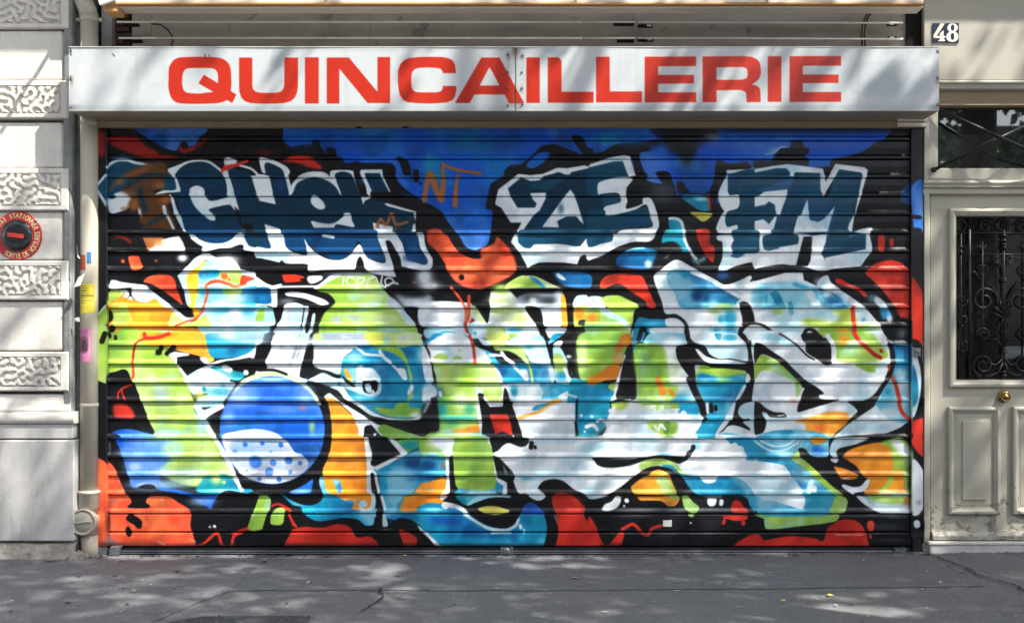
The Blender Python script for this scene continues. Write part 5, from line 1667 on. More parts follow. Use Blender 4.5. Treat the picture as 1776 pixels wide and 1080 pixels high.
def door_mat():
    t = NT('worn_door_paint'); big = t.ramp(t.noise(2.2, 5, .6), [(.3, 0.), (.7, 1.)]); fine = t.noise(70, 5, .7); brush = t.noise(12, 5, .6, (8, 8, .6))
    col = t.mix(big, (.46, .435, .36), (.38, .365, .305)); col = t.mix(t.math('MULTIPLY', brush, .35), col, (.30, .285, .235))
    sz = t.add('ShaderNodeSeparateXYZ'); t.l(t.tc.outputs['Object'], sz.inputs[0]); low = t.ramp(sz.outputs[2], [(.05, 1.), (.62, 0.)])
    ch = t.noise(13, 10, .78); th = t.math('SUBTRACT', ch, t.math('SUBTRACT', .65, t.math('MULTIPLY', low, .18)))
    chip = t.ramp(th, [(.0, 0.), (.02, 1.)]); col = t.mix(t.math('MULTIPLY', chip, .8), col, (.10, .088, .075))
    gr = t.ramp(t.noise(5, 7, .7), [(.45, 0.), (.7, 1.)]); col = t.mix(t.math('MULTIPLY', t.math('MULTIPLY', gr, low), .8), col, (.16, .145, .12))
    return t.out(col, t.ramp(fine, [(.2, .38), (.8, .6)]), t.bump(t.math('SUBTRACT', fine, t.math('MULTIPLY', chip, 2.)), .25, .002))
M['door'] = door_mat()
M['iron'] = plain('black_iron', (.006, .007, .008), (.012, .012, .012), 20, .38, .25, .002, spec=.3)
M['brass'] = plain('aged_brass', (.36, .24, .08), (.2, .13, .05), 30, .28, .08, .001, 60, None, 1)
M['steel'] = plain('bare_steel', (.35, .37, .42), (.2, .21, .23), 18, .4, .2, .002, 60, None, .8)
M['rubber'] = plain('black_rail', (.010, .010, .013), (.02, .022, .026), 14, .45, .2, spec=.3)
M['bark'] = plain('bark', (.12, .1, .08), (.06, .05, .04), 10, .9, .8, .02, 40)
M['cable'] = plain('black_cable', (.03, .028, .025), (.05, .045, .04), 20, .6, .1)
M['screw'] = plain('screw_head', (.18, .18, .17), (.1, .08, .07), 40, .5, .1, .001, 60, None, .6)
M['opp'] = plain('opposite_render', (.3, .29, .27), (.24, .23, .22), 1.5, .85, .2)
M['zinc'] = plain('zinc_roof', (.16, .18, .2), (.12, .13, .15), 2, .4, .1)
M['carbody'] = plain('car_paint', (.25, .28, .32), (.24, .27, .31), 2, .2, .01)
M['tyre'] = plain('tyre_rubber', (.02, .02, .02), (.03, .03, .03), 9, .8, .3)
t = NT('leaf'); t.out(t.mix(t.noise(1.5, 3), (.05, .1, .018), (.09, .14, .03)), .5); M['leaf'] = t.m
t = NT('litter_leaf'); t.out((.6, .5, .12), .6); M['yellow_leaf'] = t.m
t = NT('litter_paper'); t.out((.6, .6, .55), .7); M['paper'] = t.m
# glass: real, see through but mirror-like
t = NT('window_glass'); t.out((.01, .012, .012), .02, None, 0, .9); t.p.inputs['IOR'].default_value = 1.55; M['glass'] = t.m
t.p.inputs['Coat Weight'].default_value = 1.0; t.p.inputs['Coat Roughness'].default_value = .01
# asphalt
def asphalt(name, a, b, warm=1.):
    t = NT(name)
    big = t.ramp(t.noise(.9, 4, .55), [(.3, 0.), (.7, 1.)]); fine = t.noise(160, 3, .8)
    v = t.add('ShaderNodeTexVoronoi'); v.inputs['Scale'].default_value = 42; t.l(t.tc.outputs['Object'], v.inputs[0])
    agg = t.ramp(v.outputs['Distance'], [(.0, 1.), (.45, 0.)])
    pick = t.ramp(t.noise(27, 2, .5), [(.52, 0.), (.58, 1.)])
    col = t.mix(big, a, b)
    col = t.mix(t.math('MULTIPLY', fine, .6), col, tuple(x * .45 for x in a))
    col = t.mix(t.math('MULTIPLY', t.math('MULTIPLY', agg, pick), .75), col, (.34, .34, .33)); dk = t.ramp(t.noise(30, 8, .85), [(.58, 0.), (.66, 1.)]); col = t.mix(t.math('MULTIPLY', dk, .5), col, tuple(x * .45 for x in a))
    st = t.ramp(t.noise(2.6, 7, .7, (1, 1.6, 1)), [(.56, 0.), (.66, 1.)]); col = t.mix(t.math('MULTIPLY', st, .35), col, tuple(x * .55 for x in a))
    wh = t.add('ShaderNodeTexVoronoi'); wh.inputs['Scale'].default_value = 5.5; wh.inputs['Randomness'].default_value = 1; t.l(t.tc.outputs['Object'], wh.inputs[0])
    gum = t.ramp(wh.outputs['Distance'], [(.035, 1.), (.06, 0.)]); col = t.mix(t.math('MULTIPLY', gum, .5), col, (.035, .035, .04))
    h = t.math('ADD', fine, t.math('MULTIPLY', agg, .6))
    return t.out(col, t.ramp(fine, [(.2, .6), (.8, .85)]), t.bump(h, .6, .004))
M['asphalt'] = asphalt('asphalt', (.142, .145, .16), (.172, .175, .188))
M['asphalt_b'] = asphalt('asphalt_older', (.152, .154, .162), (.182, .184, .19))
M['asphalt_patch'] = asphalt('asphalt_patch', (.035, .038, .045), (.05, .052, .058))
M['crack'] = plain('crack_fill', (.012, .012, .012), (.02, .02, .02), 20, .95, .3)
# graffiti and sign paint
PX0, PY0, PX1, PY1 = 160, 206, 1610, 962
G = spray_finish(paint(GRAF, PX0, PY0, PX1, PY1, 2.0))
gi = make_image('graffiti_paint', G)
PAL.update({'SW': (186, 191, 193), 'SR': (178, 44, 28), 'SD': (158, 166, 172), 'SL': (198, 202, 202), 'SK': (60, 54, 50), 'SB': (120, 84, 58)})
SX0, SY0, SX1, SY1 = 112, 76, 1636, 200
si = make_image('sign_paint', paint(SIGN, SX0, SY0, SX1, SY1, 2.0, 'SW'))
def painted(name, im, rough, gain, gamma, wear, edge=None):
    t = NT(name); tx = t.add('ShaderNodeTexImage'); tx.image = im; tx.extension = 'EXTEND'; uv = t.add('ShaderNodeUVMap'); uv.uv_map = 'UVMap'; t.l(uv.outputs[0], tx.inputs[0])
    col = tx.outputs[0]
    cl = t.noise(3.2, 5, .6); fine = t.noise(38, 5, .7, (1, 1, 3)); streak = t.noise(7, 5, .65, (4, 4, .5))
    col = t.mix(t.math('MULTIPLY', t.ramp(cl, [(.35, 0.), (.75, 1.)]), .16), col, t.mix(1., col, (.62, .66, .72), 'MULTIPLY'))
    col = t.mix(t.math('MULTIPLY', t.ramp(streak, [(.5, 0.), (.75, 1.)]), .45 * wear), col, t.mix(1., col, (.66, .64, .62), 'MULTIPLY'))
    sp = t.ramp(t.noise(26, 9, .8, (1, 1, 2.5)), [(.70, 0.), (.735, 1.)]); col = t.mix(t.math('MULTIPLY', sp, .55 * wear), col, (.42, .42, .42))
    sp2 = t.ramp(t.noise(21, 9, .8, (.8, 1, 2)), [(.71, 0.), (.74, 1.)]); col = t.mix(t.math('MULTIPLY', sp2, .5 * wear), col, (.03, .03, .03))
    if edge:
        sz = t.add('ShaderNodeSeparateXYZ'); t.l(t.tc.outputs['Object'], sz.inputs[0])
        f = t.math('FRACT', t.math('DIVIDE', t.math('SUBTRACT', edge[0], sz.outputs[2]), edge[1]))
        band = t.ramp(f, [(.72, 0.), (.78, 1.), (.93, 1.), (.97, 0.)])
        scr = t.ramp(t.noise(7, 8, .8, (1, 1, 40)), [(.60, 0.), (.66, 1.)])
        col = t.mix(t.math('MULTIPLY', t.math('MULTIPLY', band, scr), .5), col, (.5, .52, .55))
    r = t.mix(fine, (rough * .75,) * 3, (rough * 1.35,) * 3)
    return t.out(col, r, t.bump(fine, .12, .002, t.bump(cl, .25, .02)), 0, .38)
PITCH = 32.25 * S; GAP0 = wz(245.0)
M['graffiti'] = painted('graffiti_on_steel', gi, .33, 1, 1, 1, (GAP0 + PITCH, PITCH))
M['rail_paint'] = painted('graffiti_on_rail', gi, .38, 1, 1, .8)
M['sign'] = painted('sign_enamel', si, .32, 1, 1, .35)
def guv(d): return lambda c: (((c.x - XC) / (S * (D0 - d) / D0) + VX - PX0) / (PX1 - PX0), 1 - ((ZC - c.z) / (S * (D0 - d) / D0) + VY - PY0) / (PY1 - PY0))
def suv(d): return lambda c: (((c.x - XC) / (S * (D0 - d) / D0) + VX - SX0) / (SX1 - SX0), 1 - ((ZC - c.z) / (S * (D0 - d) / D0) + VY - SY0) / (SY1 - SY0))

# ================================================================== THE SETTING
def gz(x): return .010 * max(0., x - .2)
def sheet(name, x0, x1, y0, y1, mat, dz=0, nx=60, ny=8, edge=None):
    bm = new_bm(); rows = []
    for j in range(ny + 1):
        y = y0 + (y1 - y0) * j / ny
        rows.append([bm.verts.new((x0 + (x1 - x0) * i / nx, y + (edge(x0 + (x1 - x0) * i / nx) if edge and j == ny else 0), gz(min(6, x0 + (x1 - x0) * i / nx)) + dz)) for i in range(nx + 1)])
    for a, b in zip(rows[:-1], rows[1:]):
        for i in range(nx): bm.faces.new((a[i], a[i+1], b[i+1], b[i]))
    return obj(name, bm, mat, kind='structure', smooth=True)
sheet('pavement', -30, 30, -4.6, 1.2, M['asphalt_b'], 0, 120, 6)
wob = [rng.uniform(-.012, .012) for _ in range(400)]
bm = new_bm()                                             # newer strip of asphalt along the foot of the wall
xs = np.linspace(-1.80, 2.44, 60); ys = -1.0
top = [bm.verts.new((x, .3, gz(x) + .004)) for x in xs]; bot = [bm.verts.new((x, ys + wob[i] , gz(x) + .004)) for i, x in enumerate(xs)]
for i in range(59): bm.faces.new((bot[i], bot[i+1], top[i+1], top[i]))
obj('pavement_strip', bm, M['asphalt'], kind='structure')
bm = new_bm()                                             # left zone reaches further out
pl = [(-30, .3), (-30, -4.5), (-2.5, -4.5), (-2.05, -1.9), (-1.9, -1.25), (-1.81, -1.0), (-1.86, -.41), (-1.804, .3)]
v = [bm.verts.new((x, y, .004)) for x, y in pl]; bm.faces.new(v); bmesh.ops.triangulate(bm, faces=bm.faces)
obj('pavement_apron', bm, M['asphalt'], kind='structure')
bm = new_bm(); pp = [(-2.35, -2.6), (-1.1, -2.6), (-1.23, -1.57), (-1.78, -1.585), (-1.90, -1.68)]
bm.faces.new([bm.verts.new((x, y, .009)) for x, y in pp]); obj('pavement_patch', bm, M['asphalt_patch'], kind='structure')
sheet('road', -30, 30, -12.5, -4.8, M['asphalt_b'], -.13, 30, 4)
bm = new_bm()
box(bm, -30, 30, -4.8, -4.6, -.4, .004); obj('kerb', bm, M['stone_dirty'], kind='structure', bevel=.01)
bm = new_bm(); box(bm, -30, 30, -17.5, -12.5, -.5, 0); obj('far_pavement', bm, M['asphalt_b'], kind='structure')
bm = new_bm(); bm.faces.new([bm.verts.new(p) for p in ((-90, -90, -.3), (90, -90, -.3), (90, 60, -.3), (-90, 60, -.3))]); obj('ground', bm, M['asphalt_b'], kind='structure')
# cracks
def ribbon(name, pts, w, mat, z=.010):
    bm = new_bm(); r2 = random.Random(3); L = []; R = []
    P = []
    for a, b in zip(pts[:-1], pts[1:]):
        n = 8
        for i in range(n): t_ = i / n; P.append((a[0] + (b[0]-a[0])*t_ + r2.uniform(-.012, .012), a[1] + (b[1]-a[1])*t_ + r2.uniform(-.012, .012)))
    P.append(pts[-1])
    for i, (x, y) in enumerate(P):
        ww = w * r2.uniform(.3, 1.2) * (0.15 if i in (0, len(P)-1) else 1)
        L.append(bm.verts.new((x - ww, y, gz(x) + z))); R.append(bm.verts.new((x + ww, y, gz(x) + z)))
    for i in range(len(P) - 1): bm.faces.new((L[i], R[i], R[i+1], L[i+1]))
    return obj(name, bm, mat, kind='structure')
ribbon('pavement_crack', [(wx(1600), -.02), (2.46, -.28), (2.52, -.55), (2.5, -.75), (2.62, -1.0), (2.6, -1.3), (2.66, -1.7), (2.8, -2.3)], .010, M['crack'])
ribbon('pavement_crack', [(2.42, -.66), (2.5, -.7), (2.54, -.82)], .008, M['crack'])
ribbon('pavement_crack', [(-.98, -.95), (-.93, -1.2), (-1.0, -1.5)], .008, M['crack'])
ribbon('pavement_crack', [(-2.2, -1.05), (-1.9, -1.1), (-1.6, -1.32)], .003, M['crack'])

# ================================================================== ROLLER SHUTTER
SHX0, SHX1 = wx(186), wx(1580)
shut = thing('roller_shutter', 'closed metal roller shutter covered edge to edge in colourful graffiti under the QUINCAILLERIE sign', 'roller shutter', ((SHX0 + SHX1) / 2, 0, 0))
for k in range(23):
    zt = GAP0 + PITCH * (1 - k); zb = zt - PITCH
    if k == 22: zb = wz(947.5)
    p = zt - zb; a = rng.uniform(-1, 1, 6) * .0019; ph = rng.uniform(0, 6.28, 6)
    if k < 21:
        g = rng.uniform(-.0006, .0006)
        prof = [(.014, zt + .003), (-.0005, zt - .002), (-.0025, zt - p*.05), (-.0040, zt - p*.36), (-.0025, zt - p*.70), (-.0075, zt - p*.765), (-.0108, zt - p*.80), (-.0142 + g, zt - p*.84), (-.0145 + g, zt - p*.940), (-.0115, zt - p*.965), (.002, zt - p*.974), (.014, zt - p*.985)]
    else:
        prof = [(.014, zt - .001), (-.006, zt - .003), (-.0125, zt - .010), (-.0125, zt - p + .012), (-.007, zt - p + .006), (.014, zt - p + .004)]
    bm = new_bm()
    sweep_x(bm, prof, SHX0 + .002, SHX1 - .002, False, 28, lambda x, j, a=a, ph=ph: sum(a[q] * math.sin(x * (.8 + q * 1.3) + ph[q]) for q in range(6)) * (.6 if 0 < j < 11 else 0))
    bmesh.ops.recalc_face_normals(bm, faces=bm.faces)
    o = obj('slat', bm, M['graffiti'], shut, smooth=True, uv=guv(0))
    o.data.polygons.foreach_set('use_smooth', [False] * len(o.data.polygons))
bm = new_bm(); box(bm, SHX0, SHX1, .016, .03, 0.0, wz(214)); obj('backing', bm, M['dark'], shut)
bm = new_bm()                                             # bottom rail with its bright double edge
zb0, zb1 = wz(947.5), wz(961)
sweep_x(bm, [(.01, zb0 - .002), (-.004, zb0 - .003), (-.006, zb0 - .020), (-.014, zb0 - .024), (-.014, zb0 - .029), (-.008, zb0 - .033), (-.016, zb0 - .037), (-.016, zb0 - .042), (.01, zb0 - .044)], SHX0 + .004, SHX1 - .004, True, 1)
obj('bottom_rail', bm, M['rubber'], shut)
bm = new_bm(); sweep_x(bm, [(-.0145, zb0 - .0238), (-.0155, zb0 - .0260), (-.0145, zb0 - .0285)], SHX0 + .02, SHX1 - .06, False); sweep_x(bm, [(-.0165, zb0 - .0367), (-.0175, zb0 - .039), (-.0165, zb0 - .0415)], SHX0 + .02, SHX1 - .06, False)
obj('rail_edge', bm, M['steel'], shut)
for a, b in ((165, 185.5), (1580.5, 1601)):
    x0, x1 = wx(a, .03), wx(b, .03); bm = new_bm()
    lip = .012
    prof = [(x0, .02), (x0, -.03), (x1, -.03), (x1, .02)]
    box(bm, x0, x1, -.030, .02, wz(947 if a < 200 else 932, .03), wz(222, .03))
    for q in (.30, .37) if a < 200 else (.10, .17):
        pass
    gr_ = obj('guide_rail', bm, M['rail_paint'], shut, bevel=.003, uv=guv(.03))
    bm = new_bm(); box(bm, x0 + .012, x1 - .008, -.024, .02, -.01, wz(947 if a < 200 else 932, .03) - .001)
    obj('rail_foot', bm, M['steel'] if a < 200 else M['rubber'], gr_, bevel=.002)
def bracket(px, py, w, h):
    bm = new_bm(); x, z = wx(px, .05), wz(py, .05)
    f = [(x, z), (x + w, z + .004), (x + w*.75, z - h), (x - w*.1, z - h*.95)]
    v1 = [bm.verts.new((a, -.055, b)) for a, b in f]; v2 = [bm.verts.new((a, -.02, b + .006)) for a, b in f]
    bm.faces.new(v1); bm.faces.new(v2[::-1])
    for i in range(4): bm.faces.new((v1[i], v2[i], v2[(i+1) % 4], v1[(i+1) % 4]))
    obj('floor_bracket', bm, M['steel'], shut)
bracket(191, 949, .07, .05); bracket(1553, 952, .075, .035)
bm = new_bm(); pbox(bm, 868, 890, 949, 961, .03, 0); lathe_y(bm, wx(879, .04), wz(955, .04), [(.022, -.02), (.022, -.045), (.012, -.05), (0, -.05)], 14); obj('floor_lock', bm, M['steel'], shut, bevel=0)
bm = new_bm(); pbox(bm, 1586, 1597, 603, 618, .05, .028); lathe_y(bm, wx(1592, .055), wz(609, .055), [(.011, -.045), (.011, -.06), (0, -.062)], 12); obj('rail_lock', bm, M['steel'], gr_)
bm = new_bm(); pbox(bm, 1150, 1164, 902, 912.5, .0185, .0125); obj('sticker', bm, M['paper'], shut)
bm = new_bm(); pbox(bm, 1162.6, 1165, 901, 912.5, .0195, .0186); obj('sticker', bm, M['paper'], shut)

# ================================================================== SHOP SIGN
DS = .285; SZT, SZB = wz(82, DS), wz(192.5, DS); SXA, SXB = wx(119.5, DS), wx(1628.5, DS)
sign = thing('shop_sign', 'long white metal fascia box with red capital letters QUINCAILLERIE above the shutter', 'shop sign', (0, -DS, SZB))
seam = wx(893.5, DS); panels = []
for a, b in ((SXA, seam - .0015), (seam + .0015, SXB)):
    bm = new_bm(); rows = []
    n = 24
    for i in range(n + 1):
        x = a + (b - a) * i / n
        e = .006 * math.exp(-abs(x - seam) / .03) if abs(x - seam) < .15 else 0
        rows.append([bm.verts.new((x, -DS - .001 + e + .0015 * math.sin(x * 5.1 + zz) * math.sin(zz * 2.), SZB + (SZT - SZB) * zz / 4)) for zz in range(5)])
    for r1, r2 in zip(rows[:-1], rows[1:]):
        for j in range(4): bm.faces.new((r1[j], r2[j], r2[j+1], r1[j+1]))
    panels.append(obj('front_panel', bm, M['sign'], sign, smooth=True, uv=suv(DS)))
bm = new_bm()
x0, x1 = SXA, SXB; yb = -.055
q = [(SXA, -DS + .004), (SXB, -DS + .004)]
box(bm, SXA + .001, SXB - .001, -DS + .006, yb, SZB, SZB + .004); obj('soffit', bm, M['soffit'], sign)
bm = new_bm(); box(bm, SXA + .001, SXB - .001, -DS + .006, yb, SZT - .004, SZT); obj('top_sheet', bm, M['soffit'], sign)
for x in (SXA, SXB - .004):
    bm = new_bm(); box(bm, x, x + .004, -DS + .004, yb, SZB + .005, SZT - .005); obj('end_sheet', bm, M['soffit'], sign)
bm = new_bm(); box(bm, SXA, SXB, -DS - .004, -DS + .005, SZB - .003, SZB + .0015); obj('lower_trim', bm, M['soffit'], sign)
bm = new_bm(); box(bm, SXA, SXB, -DS - .004, -DS + .012, SZT - .001, SZT + .003); obj('upper_trim', bm, M['rod'], sign)
for (px, py) in ((881, 95), (880, 125), (880, 153), (880.5, 183), (906, 96.5), (905, 125.5), (905, 153), (906, 181), (123, 87), (123, 136), (123, 186), (1625, 90), (1625, 136), (1625, 183)):
    bm = new_bm(); lathe_y(bm, wx(px, DS), wz(py, DS), [(.006, -DS + .002), (.006, -DS - .003), (.004, -DS - .005), (0, -DS - .0055)], 8); obj('screw', bm, M['screw'], panels[0] if px < 893 else panels[1])

# ================================================================== SHOP FRONT FRAME
fr = thing('shop_front_frame', 'brown painted timber head and narrow cream posts framing the shutter below the sign', 'shop front frame', (0, 0, 0))
bm = new_bm(); sweep_x(bm, [(0.02, wz(206, .05) + .10), (-.05, wz(206, .05) + .10), (-.05, wz(209, .05)), (-.058, wz(211, .05)), (-.058, wz(213, .05)), (-.05, wz(214.5, .05)), (-.048, wz(221, .05)), (.02, wz(221, .05))], wx(136, .05), wx(1606.5, .05)); obj('head_board', bm, M['brown'], fr)
for px in (622, 703): 
    bm = new_bm(); pbox(bm, px - 5, px + 5, 219.5, 222.5, .052, .046); obj('slot', bm, M['dark'], fr)
bm = new_bm(); pbox(bm, 1557, 1607, 206.5, 219.5, .056, .0505); obj('chipped_end', bm, M['lath'], fr)
# recess above the sign
aw = thing('awning_housing', 'open awning recess with white rods and grey casing above the fascia sign', 'awning', (0, 0, 3.3))
bm = new_bm(); pbox(bm, 229, 1572, -60, 120, 0.0, -.05)
obj('casing', bm, M['casing'], aw)
for i, (a, b) in enumerate(((250, 262), (640, 644), (1096, 1100))):
    bm = new_bm(); pbox(bm, a, b, -40, 100, .004, .0005); obj('casing_joint', bm, M['soffit'], aw)
for py in (38.5, 66.5):
    for a, b in ((203, 272), (273.5, 1011), (1013, 1102), (1105.5, 1566)):
        if a == 203 and py > 50: a = 206
        bm = new_bm(); tube(bm, [(wx(a, .1), -.10, wz(py, .1)), (wx(b, .1), -.10, wz(py + (1.5 if b > 1500 else 0), .1))], .0065, 10); obj('rod', bm, M['rod'], aw, smooth=True)
for (a, b, py) in ((1064, 1100, 41.5), (1106, 1132, 44.5), (1070, 1100, 70.5), (1106, 1134, 69), (213, 240, 43), (212, 245, 71), (1540, 1556, 41.5), (1540, 1556, 65.5)):
    bm = new_bm(); pbox(bm, a, b, py - 2.2, py + 2.2, .08, .05); obj('rod_clip', bm, M['dark'], aw, bevel=.002)
for (a, b, py) in ((1122, 1130, 44.5), (1123, 1131, 69), (1543, 1551, 41.5), (1543, 1551, 65.5)):
    bm = new_bm(); pbox(bm, a, b, py - 1.2, py + 1.2, .083, .0802); obj('clip_end', bm, M['rod'], aw)
for y0, py, m, hgt in ((-.295, -6, 'lath', 12.5), (-.31, 4.0, 'lath_wood', 4.2), (-.28, 11, 'lath', 2.6)):
    d = -y0; bm = new_bm()
    box(bm, wx(190 if py > 5 else 192, d), wx(1602, d), -d, -d + .11 + (.02 if py > 5 else 0), wz(py + hgt - .2, d), wz(py, d)); obj('front_lath', bm, M[m], aw, bevel=.003)
for px in (565, 998, 1330):
    bm = new_bm(); pbox(bm, px - 2.5, px + 2.5, -8, 8, .316, .312); obj('lath_strap', bm, M['lath_wood'], aw)
bm = new_bm()
v = [bm.verts.new(p) for p in ((wx(163, .34), -.34, wz(-20, .34)), (wx(201, .34), -.34, wz(-14, .34)), (wx(199, .34), -.34, wz(0, .34)), (wx(173, .34), -.34, wz(9, .34)))]
w2 = [bm.verts.new(p.co + Vector((0, .03, 0))) for p in v]; bm.faces.new(v[::-1]); bm.faces.new(w2)
for i in range(4): bm.faces.new((v[i], v[(i+1) % 4], w2[(i+1) % 4], w2[i]))
bmesh.ops.recalc_face_normals(bm, faces=bm.faces); obj('arm_end', bm, M['rod'], aw)
bm = new_bm(); tube(bm, [(wx(172), .0, wz(-24)), (wx(172), -.47, wz(-24))], .013, 10); obj('arm', bm, M['rod'], aw, smooth=True)
bm = new_bm(); pbox(bm, 178, 204, 4, 22, .3, .18); obj('arm_bracket', bm, M['lath_wood'], aw, bevel=.01)
bm = new_bm(); tube(bm, [(wx(262, .07), -.07, wz(42, .07)), (wx(278, .07), -.07, wz(43, .07)), (wx(290, .07), -.07, wz(51, .07)), (wx(298, .07), -.07, wz(62, .07)), (wx(300, .07), -.07, wz(72, .07)), (wx(295, .07), -.07, wz(86, .07))], .006, 8); tag(obj('cable', bm, M['cable'], smooth=True), 'thin dark cable looping down at the left end of the awning recess', 'cable')
bm = new_bm()
for o_ in (0, 5): tube(bm, [(wx(1530 + o_, .07), -.07, wz(12, .07)), (wx(1513 + o_, .07), -.07, wz(16, .07)), (wx(1502 + o_, .07), -.07, wz(28, .07)), (wx(1496 + o_, .07), -.07, wz(42, .07)), (wx(1494 + o_, .07), -.07, wz(60, .07)), (wx(1496 + o_, .07), -.07, wz(90, .07))], .006, 8)
tag(obj('cable', bm, M['cable'], smooth=True), 'black cable curling down at the dark right end of the awning recess', 'cable')
# dark reveals and bricks
rec = thing('recess_wall', 'dark brick and near black masonry seen behind the ends of the awning rods', 'wall', (0, .1, 3))
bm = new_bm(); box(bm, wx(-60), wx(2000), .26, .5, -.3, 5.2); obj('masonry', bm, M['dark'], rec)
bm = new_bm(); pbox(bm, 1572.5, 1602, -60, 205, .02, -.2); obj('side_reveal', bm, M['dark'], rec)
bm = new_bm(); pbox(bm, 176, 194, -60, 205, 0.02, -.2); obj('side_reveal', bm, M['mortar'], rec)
for r in range(9):
    for c in range(2):
        x = 195 + c * 19 - (8 if r % 2 else 0); bm = new_bm(); pbox(bm, max(195, x), min(229, x + 18), -10 + r * 11.2, -1 + r * 11.2, -.03 + rnd.uniform(-.006, .006), -.1)
        obj('brick', bm, M['brick'], rec, bevel=.003)

# ================================================================== DRAINPIPE
PD = .09; px_, pr = wx(149, PD), .0555
pipe = thing('drainpipe', 'cream painted drainpipe with torn flyers between stone pier and shutter', 'drainpipe', (px_, -PD, 0))
bm = new_bm(); lathe_z(bm, px_, -.04, [(pr, .14), (pr, wz(20, PD))]); obj('pipe', bm, M['pipe'], pipe, smooth=True)
for py, h in ((852, 5), (880, 0)):
    pass
bm = new_bm(); z1, z0 = wz(851, PD), wz(882, PD); lathe_z(bm, px_, -.04, [(pr + .002, z0 - .004), (pr + .009, z0), (pr + .010, z1 - .022), (pr + .016, z1 - .018), (pr + .016, z1 - .006), (pr + .001, z1)]); obj('socket', bm, M['pipe'], pipe, smooth=True)
for py in (703, 212):
    bm = new_bm(); z = wz(py, PD); lathe_z(bm, px_, -.04, [(pr + .0005, z - .012), (pr + .003, z - .01), (pr + .003, z + .01), (pr + .0005, z + .012)]); obj('joint_ring', bm, M['pipe'], pipe, smooth=True)
bm = new_bm(); z = wz(31, PD); lathe_z(bm, px_, -.04, [(pr + .002, z - .016), (pr + .004, z - .012), (pr + .004, z + .012), (pr + .002, z + .016)]); obj('clamp', bm, M['pipe'], pipe, smooth=True)
for s in (-1, 1):
    bm = new_bm(); tube(bm, [(px_ + s * (pr - .002), -.04, z), (px_ + s * (pr + .03), -.04, z)], .014, 10); obj('clamp_ear', bm, M['pipe'], pipe, smooth=True)
bm = new_bm(); tube(bm, [(px_, -.04, wz(30, PD)), (px_ - .012, -.04, wz(14, PD)), (px_ - .05, -.035, wz(-6, PD)), (px_ - .08, -.03, wz(-40, PD))], [pr + .001, pr + .002, pr + .001, pr], 20); obj('swan_neck', bm, M['pipe'], pipe, smooth=True)
cx, cz = wx(142, .13), wz(905.5, .13)
bm = new_bm(); tube(bm, [(px_, -.04, .14), (px_, -.04, .05), (px_ - .002, -.02, -.02)], [pr, pr * .96, pr * .9], 20); obj('shoe', bm, M['pipe'], pipe, smooth=True)
bm = new_bm(); lathe_y(bm, cx, cz, [(.070, -.03), (.084, -.10), (.086, -.118), (.083, -.124), (.077, -.124), (.073, -.116), (.066, -.114), (.062, -.119), (.0, -.121)], 36); cap = obj('cleanout_cap', bm, M['pipe'], pipe, smooth=True)
bm = new_bm(); v = box(bm, cx - .058, cx + .058, -.131, -.119, cz - .006, cz + .006)
bmesh.ops.rotate(bm, verts=bm.verts, cent=(cx, -.125, cz), matrix=Matrix.Rotation(math.radians(-5), 3, 'Y')); obj('grip', bm, M['pipe'], cap, bevel=.003)
# flyers and stickers stuck on the pipe
def curved(px0, px1, py0, py1, mat, name, label, cat, off=.0015, tear=0, group=None):
    bm = new_bm(); n = 7; rows = []
    for i in range(n + 1):
        x = wx(px0 + (px1 - px0) * i / n, PD); s_ = max(-1, min(1, (x - px_) / (pr + off))); y = -.04 - math.cos(math.asin(s_)) * (pr + off)
        rows.append([bm.verts.new((px_ + s_ * (pr + off), y, wz(py0 + (py1 - py0) * j / 6 + (tear * rnd.uniform(-1, 1) if j == 6 else 0), PD))) for j in range(7)])
    for a, b in zip(rows[:-1], rows[1:]):
        for j in range(6): bm.faces.new((a[j], a[j+1], b[j+1], b[j]))
    uvf = lambda c: ((((c.x - XC) / (S * (D0 - PD) / D0) + VX) - px0) / (px1 - px0), 1 - (((ZC - c.z) / (S * (D0 - PD) / D0) + VY) - py0) / (py1 - py0))
    return tag(obj(name, bm, mat, smooth=True, uv=uvf), label, cat, group)
def flyer_mat(name, base, ops):
    PAL['FB'] = base; im = make_image(name, paint('T 0 0 1\n' + ops, 0, 0, 40, 60, 6, 'FB'))
    t = NT(name); tx = t.add('ShaderNodeTexImage'); tx.image = im; uv = t.add('ShaderNodeUVMap'); uv.uv_map = 'UVMap'; t.l(uv.outputs[0], tx.inputs[0])
    return t.out(t.mix(t.math('MULTIPLY', t.noise(30, 5), .3), tx.outputs[0], (.2, .2, .15)), .7, t.bump(t.noise(40, 4), .4, .004))
PAL.update({'FK': (60, 56, 40), 'FP': (120, 60, 92), 'FD': (60, 30, 50), 'FL': (222, 160, 188)})
ym = flyer_mat('yellow_flyer_print', (214, 196, 40), "l@.8 FK 1 3,5 20,5\nl@.7 FK 1.6 3,9 24,9\nl@.8 FK 2 3,14 22,14\nl@.6 FK 1 3,19 30,19\nl@.9 FK 2.6 3,24 36,24\nl@.7 FK .8 2,28 38,28\nl@.8 FK 1 2,34 38,34\nl@.5 FK 1 4,39 20,39\nl@.5 FK 1 6,45 6,52\nl@.5 FK 1 12,45 12,52\nl@.5 FK 1 18,45 18,52\nl@.5 FK 1 24,45 24,52\nl@.5 FK 1 30,45 30,52\nl@.6 FK 1 38,2 38,30")
pm = flyer_mat('pink_flyer_print', (206, 120, 164), "l@.7 FP 1.5 3,6 30,6\nl@.7 FP 1.2 5,10 26,10\nf@.8 FP 2,17 29,17 29,42 2,42\nf FD 12,24 20,20 27,26 28,40 14,41 8,34\nl@.6 FL 1 2,46 32,46\nl@.6 FL 1 2,50 28,50\nf@.5 FL 32,2 38,2 38,50 33,50")
